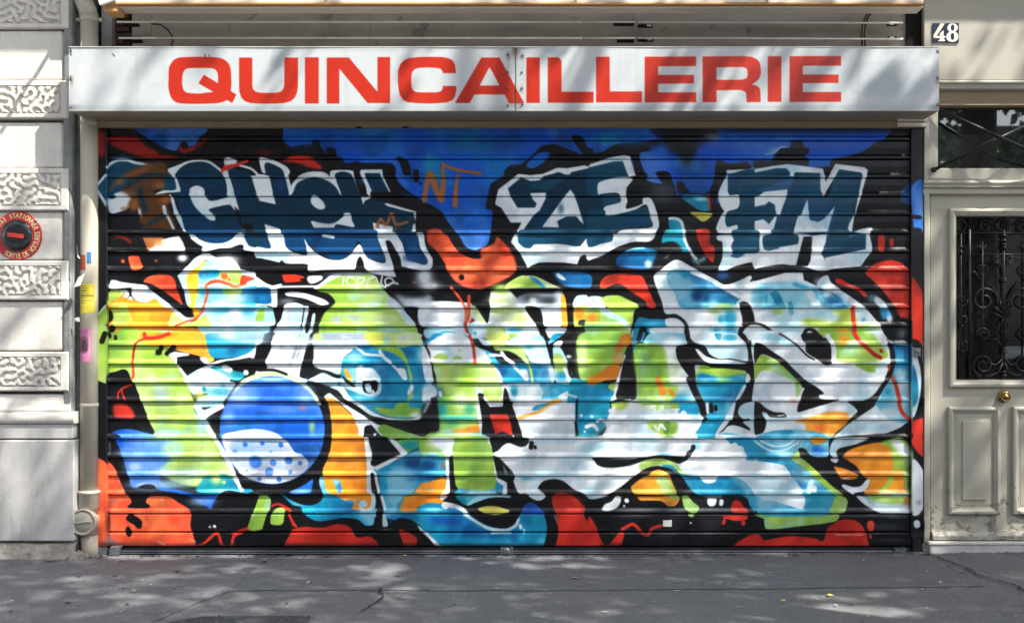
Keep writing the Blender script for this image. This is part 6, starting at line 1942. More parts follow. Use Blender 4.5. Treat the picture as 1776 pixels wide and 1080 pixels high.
curved(137.5, 162, 492, 543, ym, 'flyer', 'yellow printed flyer with torn lower edge wrapped round the drainpipe', 'flyer', tear=2)
curved(137, 158, 569, 627, pm, 'flyer', 'pink flyer with a small dark portrait stuck low on the drainpipe', 'flyer', tear=.6)
def col(name, c, r=.6): t = NT(name); return t.out(t.mix(t.math('MULTIPLY', t.noise(25, 5), .35), c, tuple(x * .6 for x in c)), r)
curved(136.5, 149, 442, 468, col('orange_paper', (.36, .07, .03)), 'sticker', 'rust orange sticker high on the drainpipe beside the shutter', 'sticker')
curved(152, 158, 437, 456, col('blue_paper', (.02, .16, .42)), 'sticker', 'small blue sticker on the right edge of the drainpipe', 'sticker', off=.003)
for i, (pts, lab) in enumerate((([(148, 473, .15), (139, 495, .16), (128, 498, .17), (136, 481, .15)], 'curled grey paper scrap hanging from the drainpipe above the yellow flyer'), ([(134, 440, .15), (139, 449, .155), (135, 446, .16), (133, 425, .15)], 'sliver of torn white paper on the left edge of the drainpipe'), ([(129, 552, .12), (137, 550, .12), (138, 558, .13), (130, 557, .12)], 'tiny white paper scrap between the yellow and pink flyers'))):
    bm = new_bm(); vv = [bm.verts.new((wx(a, d), -d, wz(b, d))) for a, b, d in pts]; v2 = [bm.verts.new(v_.co + Vector((0, .002, 0))) for v_ in vv]
    bm.faces.new(vv); bm.faces.new(v2[::-1])
    for i_ in range(4): bm.faces.new((vv[i_], v2[i_], v2[(i_+1) % 4], vv[(i_+1) % 4]))
    bmesh.ops.recalc_face_normals(bm, faces=bm.faces); tag(obj('paper_scrap', bm, M['paper']), lab, 'paper scrap')

# ================================================================== STONE PIER
pier = thing('stone_pier', 'pale limestone pier of plain courses and worm carved bands at the edge of the shop', 'stone pier', (-3.6, -.1, 0))
FD_ = .11                                                   # face of the carved bands in front of the shutter
def worms(nx, ny, seed, lam=9.):
    r = np.random.RandomState(seed); f = r.randn(ny, nx)
    ky = np.fft.fftfreq(ny)[:, None]; kx = np.fft.fftfreq(nx)[None]; k = np.hypot(kx, ky); H = np.exp(-((k - 1 / lam) / (.5 / lam)) ** 2)
    for _ in range(4):
        f = np.real(np.fft.ifft2(np.fft.fft2(f) * H)); f = np.tanh(f / f.std() * 1.8)
    return f
PLX = -4.6
blocks = [(-12, 49, 'c'), (51, 138, 'p'), (140, 205, 'c'), (211, 291, 'p'), (292, 365, 'c'), (366, 450, 'p'), (452, 520, 'c'), (522, 608, 'p'), (610, 678, 'c')]
XE = wx(118, FD_)
bm = new_bm(); box(bm, PLX, wx(119, .03), -.03, .15, .1, 3.7); obj('joint_mortar', bm, M['mortar'], pier)
for bi, (a, b, kind) in enumerate(blocks):
    z1, z0 = wz(a, FD_), wz(b, FD_)
    if kind == 'p':
        d = FD_ - .022; bm = new_bm(); v = box(bm, PLX, wx(109, d), -d, .2, z0 + .001, z1 - .001)
        obj('stone_block', bm, M['stone'], pier, bevel=.012)
        bm = new_bm(); box(bm, wx(109, d) - .01, wx(121, d), -d + .035, .2, z0 + .002, z1 - .002); obj('stone_block', bm, M['stone'], pier, bevel=.01)
    else:
        bm = new_bm(); x0 = PLX; mx = .028; mz = .030
        xa, xb, za, zb = x0 + mx, wx(105.5, FD_), z0 + mz, z1 - mz
        frame_ring(bm, x0, XE, z0, z1, [(.0, .15), (.0, -FD_ + .008), (.008, -FD_)])
        # flat margin
        o8 = .008; O = [(x0 + o8, z0 + o8), (XE - o8, z0 + o8), (XE - o8, z1 - o8), (x0 + o8, z1 - o8)]; I = [(xa, za), (xb, za), (xb, zb), (xa, zb)]
        ov = [bm.verts.new((x, -FD_, z)) for x, z in O]; iv = [bm.verts.new((x, -FD_, z)) for x, z in I]; dv = [bm.verts.new((x, -FD_ + .014, z)) for x, z in I]
        for k in range(4): bm.faces.new((ov[k], ov[(k+1) % 4], iv[(k+1) % 4], iv[k])); bm.faces.new((iv[k], iv[(k+1) % 4], dv[(k+1) % 4], dv[k]))
        cb = obj('carved_block', bm, M['stone'], pier)
        vis0 = wx(-14, FD_)
        nx, ny = 150, max(30, int(150 * (zb - za) / (xb - vis0))); f = worms(192, 192, 20 + bi, 15.)[:ny, :nx]
        f += .12 * rng.randn(ny, nx)
        bm = new_bm(); g = []
        for j in range(ny):
            row = []
            for i in range(nx):
                e = min(1, min(i, nx - 1 - i, j, ny - 1 - j) / 3)
                h = max(0, min(1, f[j, i] * 1.5 + 1.0)); dd = .014 - .017 * h * e
                row.append(bm.verts.new((vis0 + (xb - vis0) * i / (nx - 1), -FD_ + dd, za + (zb - za) * j / (ny - 1))))
            g.append(row)
        for j in range(ny - 1):
            for i in range(nx - 1): bm.faces.new((g[j][i], g[j][i+1], g[j+1][i+1], g[j+1][i]))
        obj('worm_carving', bm, M['stone'], cb, smooth=True)
        bm = new_bm(); bm.faces.new([bm.verts.new(p) for p in ((PLX + mx, -FD_ + .013, za), (vis0, -FD_ + .013, za), (vis0, -FD_ + .013, zb), (PLX + mx, -FD_ + .013, zb))]); obj('carving_ground', bm, M['stone'], cb)
# base mouldings
def zz(p, d=FD_): return wz(p, d)
bm = new_bm(); sweep_x(bm, [(.2, zz(684)), (-FD_ + .02, zz(684)), (-FD_ + .018, zz(694)), (-FD_ + .006, zz(704)), (-FD_ - .012, zz(710)), (-FD_ - .012, zz(713)), (.2, zz(713))], PLX, wx(121, FD_)); obj('cavetto', bm, M['stone'], pier)
bm = new_bm(); prof = [(.2, zz(714))] + [(-FD_ - .012 - .022 * math.sin(math.pi * q / 8), zz(714) - (zz(714) - zz(734)) * (1 - math.cos(math.pi * q / 8)) / 2) for q in range(9)] + [(.2, zz(734))]
sweep_x(bm, prof, PLX, wx(131, FD_)); obj('torus', bm, M['stone'], pier, smooth=False)
bm = new_bm(); box(bm, PLX, wx(127, FD_), -FD_ - .012, .2, zz(760), zz(735)); obj('stone_block', bm, M['stone_dirty'], pier, bevel=.004)
bm = new_bm(); n = 26; g = []
x0p, x1p, z0p, z1p = PLX, wx(128, FD_ + .02), zz(938, FD_ + .02), zz(763, FD_ + .02)
box(bm, x0p, x1p, -FD_ - .02, .2, z0p, z1p); obj('stone_block', bm, M['stone_dirty'], pier, bevel=.006)
bm = new_bm(); rows = []; nxx, nzz = 260, 16; fx0, fx1 = PLX, wx(127, .16)
nf = sum(smooth_noise(nzz + 1, nxx + 1, c, np.random.RandomState(c)) * k for c, k in ((10, .5), (28, .3), (75, .2)))
for i in range(nxx + 1):
    x = fx0 + (fx1 - fx0) * i / nxx; r_ = []
    for jz in range(nzz + 1):
        f_ = jz / nzz; zt_ = z0p + .006 - .02 * nf[0, i]
        r_.append(bm.verts.new((x, -FD_ - .005 - .05 * (1 - f_) - .035 * (nf[jz, i] - .5) - (0 if f_ < .9 else -.03), -.02 + (zt_ + .02) * f_)))
    r_.append(bm.verts.new((x, .1, z0p - .002))); rows.append(r_)
for a, b in zip(rows[:-1], rows[1:]):
    for j in range(len(a) - 1): bm.faces.new((a[j], b[j], b[j+1], a[j+1]))
bm.faces.new([r_ for r_ in rows[-1]] + [bm.verts.new((fx1, .1, -.02))])
obj('footing', bm, M['rough_stone'], pier, smooth=True)
bm = new_bm(); rr = random.Random(4)
for k in range(7):
    x = wx(128 + k * 3.5, .1) + rr.uniform(-.01, .01); s = rr.uniform(.02, .045); y = -.1 + rr.uniform(-.06, .04)
    vs = bmesh.ops.create_icosphere(bm, subdivisions=1, radius=s)['verts']
    for v in vs: v.co = Vector((x + v.co.x * rr.uniform(.7, 1.2), y + v.co.y * rr.uniform(.7, 1.2), .01 + v.co.z * rr.uniform(.6, 1.4)))
obj('rubble', bm, M['rough_stone'], pier, kind='stuff')
# mortar strip behind the pipe
bm = new_bm(); box(bm, wx(119, .02), wx(133, .02), -.10, .25, -.02, 4.6); obj('mortar_strip', bm, M['mortar'], pier, bevel=.01)
bm = new_bm(); box(bm, wx(125, .02), wx(164, 0), -.012, .25, -.02, 4.6); obj('mortar_strip', bm, M['mortar'], pier)

# NO PARKING disc
dx, dz, dd = wx(28.5, FD_), wz(408.5, FD_), FD_ - .022
disc = thing('round_sign', 'round red and black no parking sign with slanting red bar on the stone pier', 'sign', (dx, -dd, dz))
R0 = 42.5 * S * (D0 - FD_) / D0
def glossy(name, c, r=.22): t = NT(name); return t.out(t.mix(t.math('MULTIPLY', t.ramp(t.noise(9, 6, .7), [(.4, 0.), (.8, 1.)]), .45), c, tuple(min(1, x * .5 + .06) for x in c)), r)
GR_, GK, GB, GL_ = glossy('red_enamel', (.45, .03, .03)), glossy('black_enamel', (.012, .014, .02), .12), glossy('bar_red_enamel', (.62, .05, .04)), glossy('letter_yellow', (.72, .62, .34), .4)
bm = new_bm(); lathe_y(bm, dx, dz, [(R0 - .004, -dd + .001), (R0, -dd - .004), (R0 - .001, -dd - .006), (R0 * .98, -dd - .008), (R0 * .66, -dd - .018), (0, -dd - .018)], 56); obj('rim', bm, GR_, disc, smooth=False)
bm = new_bm(); lathe_y(bm, dx, dz, [(R0 * .645, -dd - .0185), (R0 * .63, -dd - .024), (R0 * .4, -dd - .034), (0, -dd - .038)], 48); obj('dome', bm, GK, disc, smooth=True)
bm = new_bm(); rows = []
for i in range(17):
    u = -1 + i / 8.; rad = R0 * .655; r_ = abs(u) * rad; y = -dd - .0395 + .021 * (r_ / rad) ** 2.2
    rows.append([bm.verts.new((dx + u * rad + s_ * .02 * 0, y, dz + s_ * R0 * .085 - u * rad * .12)) for s_ in (-1, 1)])
for a, b in zip(rows[:-1], rows[1:]): bm.faces.new((a[0], b[0], b[1], a[1]))
obj('bar', bm, GB, disc)
def glyph(ch, size):
    cu = bpy.data.curves.new('g', 'FONT'); cu.body = ch; cu.size = size; cu.align_x = 'CENTER'; cu.offset = size * .018; cu.resolution_u = 3
    o = bpy.data.objects.new('g', cu); SC.collection.objects.link(o); bpy.context.view_layer.update()
    me = bpy.data.meshes.new_from_object(o.evaluated_get(bpy.context.evaluated_depsgraph_get())); bpy.data.objects.remove(o); bpy.data.curves.remove(cu)
    return me
bm = new_bm(); hcap = R0 * .20
def ring_text(txt, a0, a1, top):
    n = len(txt)
    for i, ch in enumerate(txt):
        if ch == ' ': continue
        a = math.radians(a0 + (a1 - a0) * i / (n - 1)); me = glyph(ch, hcap * 1.42)
        rad = R0 * .83; base = rad - hcap * .5 if top else rad + hcap * .5
        vs = []
        for v in me.vertices:
            lx, ly = v.co.x * .72, v.co.y
            rr_ = base + ly if top else base - ly
            tx_, tz_ = math.cos(a), math.sin(a)
            tan = (tz_, -tx_) if top else (-tz_, tx_)
            X = dx + tx_ * rr_ + tan[0] * lx; Z = dz + tz_ * rr_ + tan[1] * lx; rrel = math.hypot(X - dx, Z - dz) / R0
            vs.append(bm.verts.new((X, -dd - .0095 - .010 * max(0, min(1, (.98 - rrel) / .32)), Z)))
        for p in me.polygons:
            try: bm.faces.new([vs[q] for q in p.vertices])
            except ValueError: pass
        bpy.data.meshes.remove(me)
ring_text('DEFENSE DE STATIONNER'.replace('DEFENSE DE', 'NE PAS'), 176, 22, True)
ring_text('SORTIE DE VOITURES', -122, 8, False)
obj('lettering', bm, GL_, disc)
for a in (37, -53, 150, -150):
    bm = new_bm(); X, Z = dx + R0 * .95 * math.cos(math.radians(a)), dz + R0 * .95 * math.sin(math.radians(a)); lathe_y(bm, X, Z, [(.009, -dd - .004), (.009, -dd - .013), (0, -dd - .015)], 8); obj('fixing', bm, M['screw'], disc)

# ================================================================== HOUSE ENTRANCE ON THE RIGHT
RX = 4.4
hw = thing('house_wall', 'cream rendered wall over the entrance door with a moulded lintel', 'wall', (3.3, -.1, 3))
bm = new_bm(); box(bm, wx(1602.5, .06), RX, -.06, .3, wz(139, .06), 4.9); obj('render', bm, M['wall'], hw, bevel=.004)
bm = new_bm(); sweep_x(bm, [(.2, wz(139.5, .06)), (-.062, wz(139.5, .06)), (-.070, wz(141.5, .06)), (-.070, wz(144, .06)), (-.052, wz(145.5, .06)), (-.048, wz(151, .06)), (-.056, wz(152, .06)), (-.056, wz(153.5, .06)), (-.03, wz(155, .06)), (.2, wz(155, .06))], wx(1602.5, .06), RX); obj('lintel_moulding', bm, M['wall'], hw)
bm = new_bm(); box(bm, wx(2000, 0), RX + 6, -.05, .3, -.1, 4.9); obj('wall_beyond', bm, M['wall'], hw)
bm = new_bm(); box(bm, -20, PLX - .003, -FD_ + .02, .3, -.1, 4.9); lw = obj('wall', bm, M['stone']); tag(lw, 'plain pale stone wall continuing past the carved pier', 'wall')
# number plates
nb = thing('house_number', 'dark blue enamel house number reading 48 on the cream wall', 'house number', (wx(1641), -.065, wz(57)))
PAL.update({'NB': (24, 30, 52), 'NW': (236, 230, 206), 'NG': (92, 112, 128)})
NUM = """T 1600 20 15.43
p NW 480,325 600,325 380,660 465,660 465,590 565,505 565,660 615,665 615,700 570,725 570,740 605,770 600,800 415,800 420,785 470,745 470,718 292,715 292,640
f NW 800,325 880,340 935,390 945,450 920,510 880,548 935,590 958,650 955,720 920,780 860,812 800,818 730,808 665,770 640,710 640,650 660,600 720,550 680,500 665,440 685,380 735,335
f NB 805,355 840,375 852,430 845,490 805,522 765,490 755,430 770,375
f NB 800,580 835,600 848,660 842,740 800,770 762,740 752,660 768,600"""
ni = make_image('number_print', paint(NUM, 1617, 39, 1665, 75, 10, 'NB'))
t = NT('number_enamel'); tx = t.add('ShaderNodeTexImage'); tx.image = ni; uvn = t.add('ShaderNodeUVMap'); uvn.uv_map = 'UVMap'; t.l(uvn.outputs[0], tx.inputs[0]); t.out(tx.outputs[0], .18)
dN = .068
for a, b, c_, e in ((1618, 1639.9, 40.5, 73.5), (1640.1, 1663, 40.5, 74)):
    bm = new_bm(); pbox(bm, a, b, c_, e, dN, .0605)
    obj('number_tile', bm, t.m, nb, uv=lambda c: (((c.x - XC) / (S * (D0 - dN) / D0) + VX - 1617) / 48, 1 - ((ZC - c.z) / (S * (D0 - dN) / D0) + VY - 39) / 36))
# transom window
tw = thing('transom_window', 'dark glazed fanlight over the entrance door crossed by black iron bars', 'window', (wx(1745), 0, wz(240)))
TX0, TX1 = wx(1625, 0), wx(1868, 0)
bm = new_bm(); box(bm, wx(1602.5, .0), wx(1900, 0), -.02, .2, wz(184.5), wz(155, .03)); obj('head', bm, M['brown'], tw, bevel=.004)
bm = new_bm(); box(bm, TX0 - .01, TX1 + .01, .05, .06, wz(294), wz(184)); obj('pane', bm, M['glass'], tw)
for a, b in ((wx(1602.5, 0), TX0), (TX1, wx(1890))):
    bm = new_bm(); box(bm, a, b, -.02, .2, wz(293), wz(184.8)); obj('side_frame', bm, M['door'], tw, bevel=.003)
bm = new_bm(); box(bm, wx(1602.5, 0), wx(1890), -.02, .2, wz(313), wz(292.8)); obj('sill', bm, M['door'], tw, bevel=.003)
bm = new_bm(); sweep_x(bm, [(.1, wz(313.2)), (-.030, wz(313.2)), (-.050, wz(315)), (-.055, wz(319)), (-.042, wz(323)), (-.042, wz(324.5)), (-.052, wz(326)), (-.028, wz(328)), (-.036, wz(334)), (-.036, wz(337)), (-.01, wz(338.5)), (.1, wz(338.5))], wx(1602, .04), wx(1890)); obj('transom_moulding', bm, M['door'], tw)
bar = thing('window_bars', 'crossed black iron stay bars bolted in front of the fanlight', 'window bars', (wx(1745), -.06, wz(240)))
for a, b, r in (((1620, 294.5, .05), (1782, 216, .16), .011), ((1622, 188, .05), (1776, 257, .16), .013), ((1776, 257, .16), (1860, 295, .05), .013), ((1782, 216, .16), (1865, 180, .05), .011)):
    bm = new_bm(); tube(bm, [(wx(a[0], a[2]), -a[2], wz(a[1], a[2])), (wx(b[0], b[2]), -b[2], wz(b[1], b[2]))], r, 10); obj('bar', bm, M['iron'], bar, smooth=True)
for p in ((1620, 294.5), (1865, 295)):
    bm = new_bm(); bmesh.ops.create_uvsphere(bm, u_segments=12, v_segments=8, radius=.019, matrix=Matrix.Translation((wx(p[0], .05), -.045, wz(p[1], .05)))); obj('bolt_head', bm, M['iron'], bar, smooth=True)
# jambs
jb = thing('door_frame', 'narrow cream door frame between the shutter rail and the entrance door', 'door frame', (wx(1609), 0, 0))
bm = new_bm(); box(bm, wx(1601.8, .02), wx(1613.5, .02), -.02, .2, wz(940, .02), wz(338.7, .02)); obj('jamb', bm, M['door'], jb, bevel=.003)
bm = new_bm(); box(bm, wx(1601.8, .02), wx(1610.5, .02), -.035, -.0205, wz(940, .02), wz(212, .02)); obj('jamb_bead', bm, M['door'], jb, bevel=.003)
bm = new_bm(); box(bm, wx(1873), wx(1890), -.02, .2, 0, wz(338.7)); obj('jamb', bm, M['door'], jb, bevel=.003)
bm = new_bm(); box(bm, wx(1890.5), wx(1999), -.05, .3, -.1, wz(155.5)); obj('jamb_wall', bm, M['wall'], jb)
bm = new_bm(); box(bm, wx(1600, .02), wx(1618, .02), -.028, .2, -.02, wz(939, .02)); obj('jamb_block', bm, M['rough_stone'], jb, bevel=.012)
for py in (697, 911):
    bm = new_bm(); pbox(bm, 1600.5, 1604, py - 8, py + 8, .05, .035); obj('hinge', bm, M['iron'], jb, bevel=.002)
# door
DX0, DX1 = wx(1614.2), wx(1872.5); dr = thing('entrance_door', 'cream panelled entrance door with round brass knob and glazed upper panel', 'door', ((DX0 + DX1) / 2, 0, 0))
bm = new_bm(); box(bm, DX0, DX1, .012, .1, wz(941), wz(934)); obj('gap_shade_strip', bm, M['dark'], dr)  # near-black strip, paints the shade of the gap under the weather board
DZ0, DZ1 = wz(935), wz(339); ax0, ax1 = wx(1657), wx(1831); az0, az1 = wz(659), wz(374)
def leaf_part(x0, x1, z0, z1, y=.0):
    bm = new_bm(); box(bm, x0, x1, y, .06, z0, z1); return bm
obj('stile', leaf_part(DX0, ax0, DZ0, DZ1), M['door'], dr); obj('stile', leaf_part(ax1, DX1, DZ0, DZ1), M['door'], dr)
obj('top_rail', leaf_part(ax0, ax1, az1, DZ1), M['door'], dr)
obj('lock_rail', leaf_part(ax0, ax1, wz(700), az0), M['door'], dr)
obj('bottom_rail', leaf_part(ax0, ax1, DZ0, wz(700) - .0005, .001), M['door'], dr)
bm = new_bm(); frame_ring(bm, wx(1645), wx(1843), wz(671), wz(362), [(0, .0), (.0, -.022), (.006, -.028), (.020, -.030), (.028, -.022), (.036, -.020), (.040, -.012), (.046, -.012), (.048, .055)]); gf_ = obj('glazing_frame', bm, M['door'], dr)
bm = new_bm(); box(bm, ax0 - .02, ax1 + .02, .048, .056, az0 - .02, az1 + .02); obj('pane', bm, M['glass'], gf_)
for a, b in ((1643.5, 1733), (1755, 1844.5)):
    x0, x1, z0, z1 = wx(a), wx(b), wz(891), wz(705)
    bm = new_bm(); frame_ring(bm, x0, x1, z0, z1, [(0, .0), (.0, -.020), (.008, -.026), (.020, -.027), (.030, -.014), (.036, -.010), (.040, -.010), (.042, -.002), (.052, -.002), (.058, -.004), (.094, -.006), (.096, -.014), (.102, -.014)])
    v = [bm.verts.new(p) for p in ((x0 + .102, -.014, z0 + .102), (x1 - .102, -.014, z0 + .102), (x1 - .102, -.014, z1 - .102), (x0 + .102, -.014, z1 - .102))]; bm.faces.new(v)
    obj('lower_panel', bm, M['door'], dr)
bm = new_bm(); sweep_x(bm, [(.0, wz(919)), (-.030, wz(921)), (-.045, wz(927)), (-.045, wz(933.5)), (-.02, wz(936)), (.0, wz(936))], wx(1616, .02), DX1 - .01); obj('weather_board', bm, M['door'], dr)
kx, kz = wx(1745, .05), wz(688, .05)
bm = new_bm(); lathe_y(bm, kx, kz, [(.036, 0), (.040, -.004), (.040, -.010), (.034, -.016), (.030, -.016), (.030, -.024), (.034, -.034), (.036, -.042), (.032, -.048), (.026, -.050), (.025, -.047), (.018, -.048), (.016, -.053), (.009, -.058), (0, -.060)], 32); obj('knob', bm, M['brass'], dr, smooth=True)
st = thing('door_step', 'worn pale stone threshold under the entrance door', 'door step', (3.3, -.05, 0))
bm = new_bm(); box(bm, wx(1611, .06), wx(1900, .06), -.06, .3, wz(944.5, .06), wz(940, .06) + .004); obj('tread', bm, M['stone'], st, bevel=.004)
bm = new_bm(); box(bm, wx(1614, .06), wx(1900, .06), -.052, .3, -.02, wz(944.8, .06)); obj('riser', bm, M['stone_dirty'], st, bevel=.004)
# wrought iron grille behind the frame, in front of the glass
gr = thing('door_grille', 'black wrought iron scrollwork grille in the glazed panel of the entrance door', 'grille', (wx(1743), .02, wz(515)))
yg = .024; CXG = 1743.5
def gp(px, py, y=yg): return (wx(px), y, wz(py))
def gtube(name, pts, r, mirror=True, y=yg):
    for s in ((1, -1) if mirror else (1,)):
        bm = new_bm(); tube(bm, [gp(CXG + s * (p[0] - CXG), p[1], y) for p in pts], r, 8); obj(name, bm, M['iron'], gr, smooth=True)
def spiral(cx, cy, r0, r1, a0, turns, n=22):
    return [(cx + (r0 + (r1 - r0) * i / n) * math.cos(math.radians(a0 + 360 * turns * i / n)), cy + (r0 + (r1 - r0) * i / n) * math.sin(math.radians(a0 + 360 * turns * i / n))) for i in range(n + 1)]
for py in (403.5, 441): gtube('cross_bar', [(1658 if py < 420 else 1684, py), (CXG * 2 - (1658 if py < 420 else 1684), py)], .0055, False)
gtube('upright', [(1684, 376), (1684, 657)], .010)
gtube('upright', [(1669, 405), (1669, 657)], .007)
gtube('upright', [(1706.5, 418), (1706.5, 640)], .0065)
gtube('centre_rod', [(CXG, 376), (CXG, 657)], .008, False)
def turned(px, pys, r=.017):
    for s in ((1, -1) if px != CXG else (1,)):
        for py in pys:
            bm = new_bm(); X, _, Z = gp(CXG + s * (px - CXG), py); lathe_z(bm, X, yg, [(r*.5, Z - .008), (r, Z - .005), (r*1.05, Z), (r, Z + .005), (r*.5, Z + .008)], 12); obj('collar', bm, M['iron'], gr, smooth=True)
turned(CXG, (408, 417, 424, 429, 484, 487, 575, 604, 608, 611, 645, 651), .019); turned(1669, (428, 438), .014)
gtube('scroll', spiral(1669.5, 390, 9.5, 9.0, 0, 1.0), .005)
gtube('scroll', spiral(CXG, 389, 10.5, 10.5, 0, 1.0), .006, False)
gtube('scroll', spiral(1712, 392, 12, 3, -10, -1.35), .0055)
gtube('scroll', spiral(1706.5, 469, 11, 4, 200, 1.5), .005)
gtube('scroll', [(1686, 472), (1692, 470), (1700, 480), (1706, 487)], .005)
gtube('scroll', spiral(1710, 520, 24, 4, 30, -1.6, 34), .006)
gtube('scroll', [(1730, 508), (1722, 495), (1716, 488), (1727, 500), (1738, 520), (1743, 534)], .005)
gtube('scroll', spiral(1731, 450, 8, 4, 200, 1.2), .004)
gtube('scroll', [(1723, 450), (1735, 452), (1742, 466), (1742, 480)], .0045)
gtube('scroll', spiral(1708, 580, 13, 3, 160, 1.5), .0055)
gtube('scroll', spiral(1708, 633, 20, 4, 100, 1.7, 34), .006)
gtube('scroll', [(1720, 589), (1730, 587), (1738, 596), (1742, 606)], .0045)
gtube('scroll', [(1741, 622), (1732, 632), (1724, 632), (1720, 627)], .0045)
gtube('scroll', [(1745, 628), (1752, 645), (1765, 651), (1776, 650)], .005)
gtube('scroll', spiral(1669, 520, 12, 4, 0, 1.2), .0045)
gtube('scroll', spiral(1674, 555, 10, 4, 90, 1.0), .0045)
gtube('scroll', spiral(1670, 600, 11, 3, -60, 1.3), .0045)
gtube('finial_leaf', [(1700, 424), (1704, 430), (1706.5, 440)], .005)
gtube('finial_leaf', [(1713, 424), (1709, 430), (1706.5, 440)], .005)
for s in (1, -1):
    for pts in (((CXG, 545), (1733, 537), (1726, 530)), ((CXG, 540), (1736, 528), (1737, 522)), ((CXG, 550), (1738, 560), (1738, 568)), ((1726, 543), (1735, 548), (CXG, 552))):
        bm = new_bm(); tube(bm, [gp(CXG + s * (p[0] - CXG), p[1], yg - .008) for p in pts], [.007, .006, .003], 8); obj('acanthus_leaf', bm, M['iron'], gr, smooth=True)

# upper storey, balcony slabs: what throws the shade along the top of the walls
up = thing('upper_storey', 'cream upper storey of the house with shallow stone balcony above the shop', 'building', (0, 0, 5))
bm = new_bm(); box(bm, -20, 20, .0, .5, 5.0, 18); obj('wall', bm, M['opp'], up)
bm = new_bm(); box(bm, wx(150, .3), wx(1610, .3), -.30, .3, 3.78, 4.98); obj('awning_head', bm, M['casing'], up)
bm = new_bm(); box(bm, -1.0, 20, -.645, 0.0, 4.98, 5.18); obj('balcony', bm, M['stone'], up, bevel=.02)
bm = new_bm(); box(bm, -20, -1.003, -.705, 0.0, 4.86, 5.16); obj('balcony', bm, M['stone'], up, bevel=.02)
for xx in np.arange(-12, 12, 2.6):
    bm = new_bm(); box(bm, xx, xx + 1.2, -.02, .04, 5.6, 7.9); w_ = obj('window', bm, M['glass'], up)
    bm = new_bm(); box(bm, xx - .1, xx + 1.3, -.06, -.021, 5.45, 5.6); obj('sill', bm, M['stone'], up)

# ================================================================== LITTER
def litter(name, pts, mat, s, label, cat, group=None):
    for i, (x, y) in enumerate(pts):
        bm = new_bm(); a = rnd.uniform(0, 6.28); n = 6; r = s * rnd.uniform(.7, 1.3)
        c = bm.verts.new((x, y, gz(x) + .014 + rnd.uniform(0, .004)))
        ring = [bm.verts.new((x + math.cos(a + k) * r * (1.5 if k % 3 == 0 else .7), y + math.sin(a + k) * r * .8, gz(x) + .008 + rnd.uniform(0, .006))) for k in np.arange(0, 6.28, 6.28 / n)]
        for k in range(n): bm.faces.new((c, ring[k], ring[(k+1) % n]))
        lb = label if isinstance(label, str) else label[i]
        tag(obj(name, bm, mat), lb, cat, group)
def on_ground(px, py):
    dist = D0 * ZC / ((py - VY) * S); return XC + (px - VX) * S * dist / D0, dist - D0
litter('fallen_leaf', [on_ground(*p) for p in ((232, 1027), (1438, 1038), (1358, 1047), (1505, 1076), (703, 965))], M['yellow_leaf'], .016, ['small yellow leaf lying on the dark asphalt left of the patch', 'yellow leaf in the sun dapple on the pavement right of centre', 'long pale yellow leaf on the pavement below the shutter', 'yellow leaf at the bottom edge of the pavement near the crack', 'tiny dry leaf against the foot of the shutter'], 'leaf')
P_ = [on_ground(*p) for p in ((365, 994), (405, 996), (415, 996), (558, 997), (600, 1035), (997, 1004), (976, 981), (1153, 984), (1175, 1028), (1255, 976), (1409, 987), (1607, 985), (1608, 999), (1680, 993), (1050, 1064), (1270, 985), (1330, 1046), (20, 1045), (540, 1040), (1558, 1021), (815, 1043), (460, 973), (1394, 1050), (1600, 1030), (1730, 948 + 30))]
bm = new_bm()
for (x, y) in P_ + [(rnd.uniform(-3.4, 3.4), -rnd.uniform(.1, 1.9)) for _ in range(60)]:
    a = rnd.uniform(0, 3.14); r = rnd.uniform(.003, .011); r1 = r * rnd.uniform(.6, 1.6)
    if x > 3.3 or r1 < .003: r1 = .006
    q = [bm.verts.new((x + math.cos(a + k * math.pi / 2) * (r1 * 1.5 if k % 2 else r), y + math.sin(a + k * math.pi / 2) * (r1 * 1.5 if k % 2 else r), gz(x) + .011 + .001 * k)) for k in range(4)]
    bm.faces.new(q)
obj('litter_scraps', bm, M['paper'], kind='stuff')
bm = new_bm()
for (x, y) in [on_ground(*p) for p in ((758, 1014), (789, 1050), (302, 1023), (213, 1023), (220, 1050), (350, 1032), (380, 1070), (870, 968), (300, 978))] + [(rnd.uniform(-3.4, 3.4), -rnd.uniform(.1, 1.9)) for _ in range(40)]:
    a = rnd.uniform(0, 3.14); r = rnd.uniform(.006, .016)
    q = [bm.verts.new((x + math.cos(a + k * 1.2566) * r * rnd.uniform(.6, 1.4), y + math.sin(a + k * 1.2566) * r, gz(x) + .0102)) for k in range(5)]
    bm.faces.new(q)
obj('litter_stains', bm, M['crack'], kind='stuff')

bm = new_bm()                                             # dirt gathered along the foot of the shutter and walls
for q in range(420):
    x = rnd.uniform(-3.5, 3.6); y = (-.22 if x < wx(130) else (-.07 if x > wx(1605) else -.045)) - abs(rnd.gauss(0, .035)); r = rnd.uniform(.003, .013)
    a = rnd.uniform(0, 3.1); q_ = [bm.verts.new((x + math.cos(a + k * 1.2566) * r * rnd.uniform(.6, 1.8), y + math.sin(a + k * 1.2566) * r * .8, gz(x) + .0105)) for k in range(5)]
    bm.faces.new(q_)
obj('dirt', bm, M['crack'], kind='stuff')
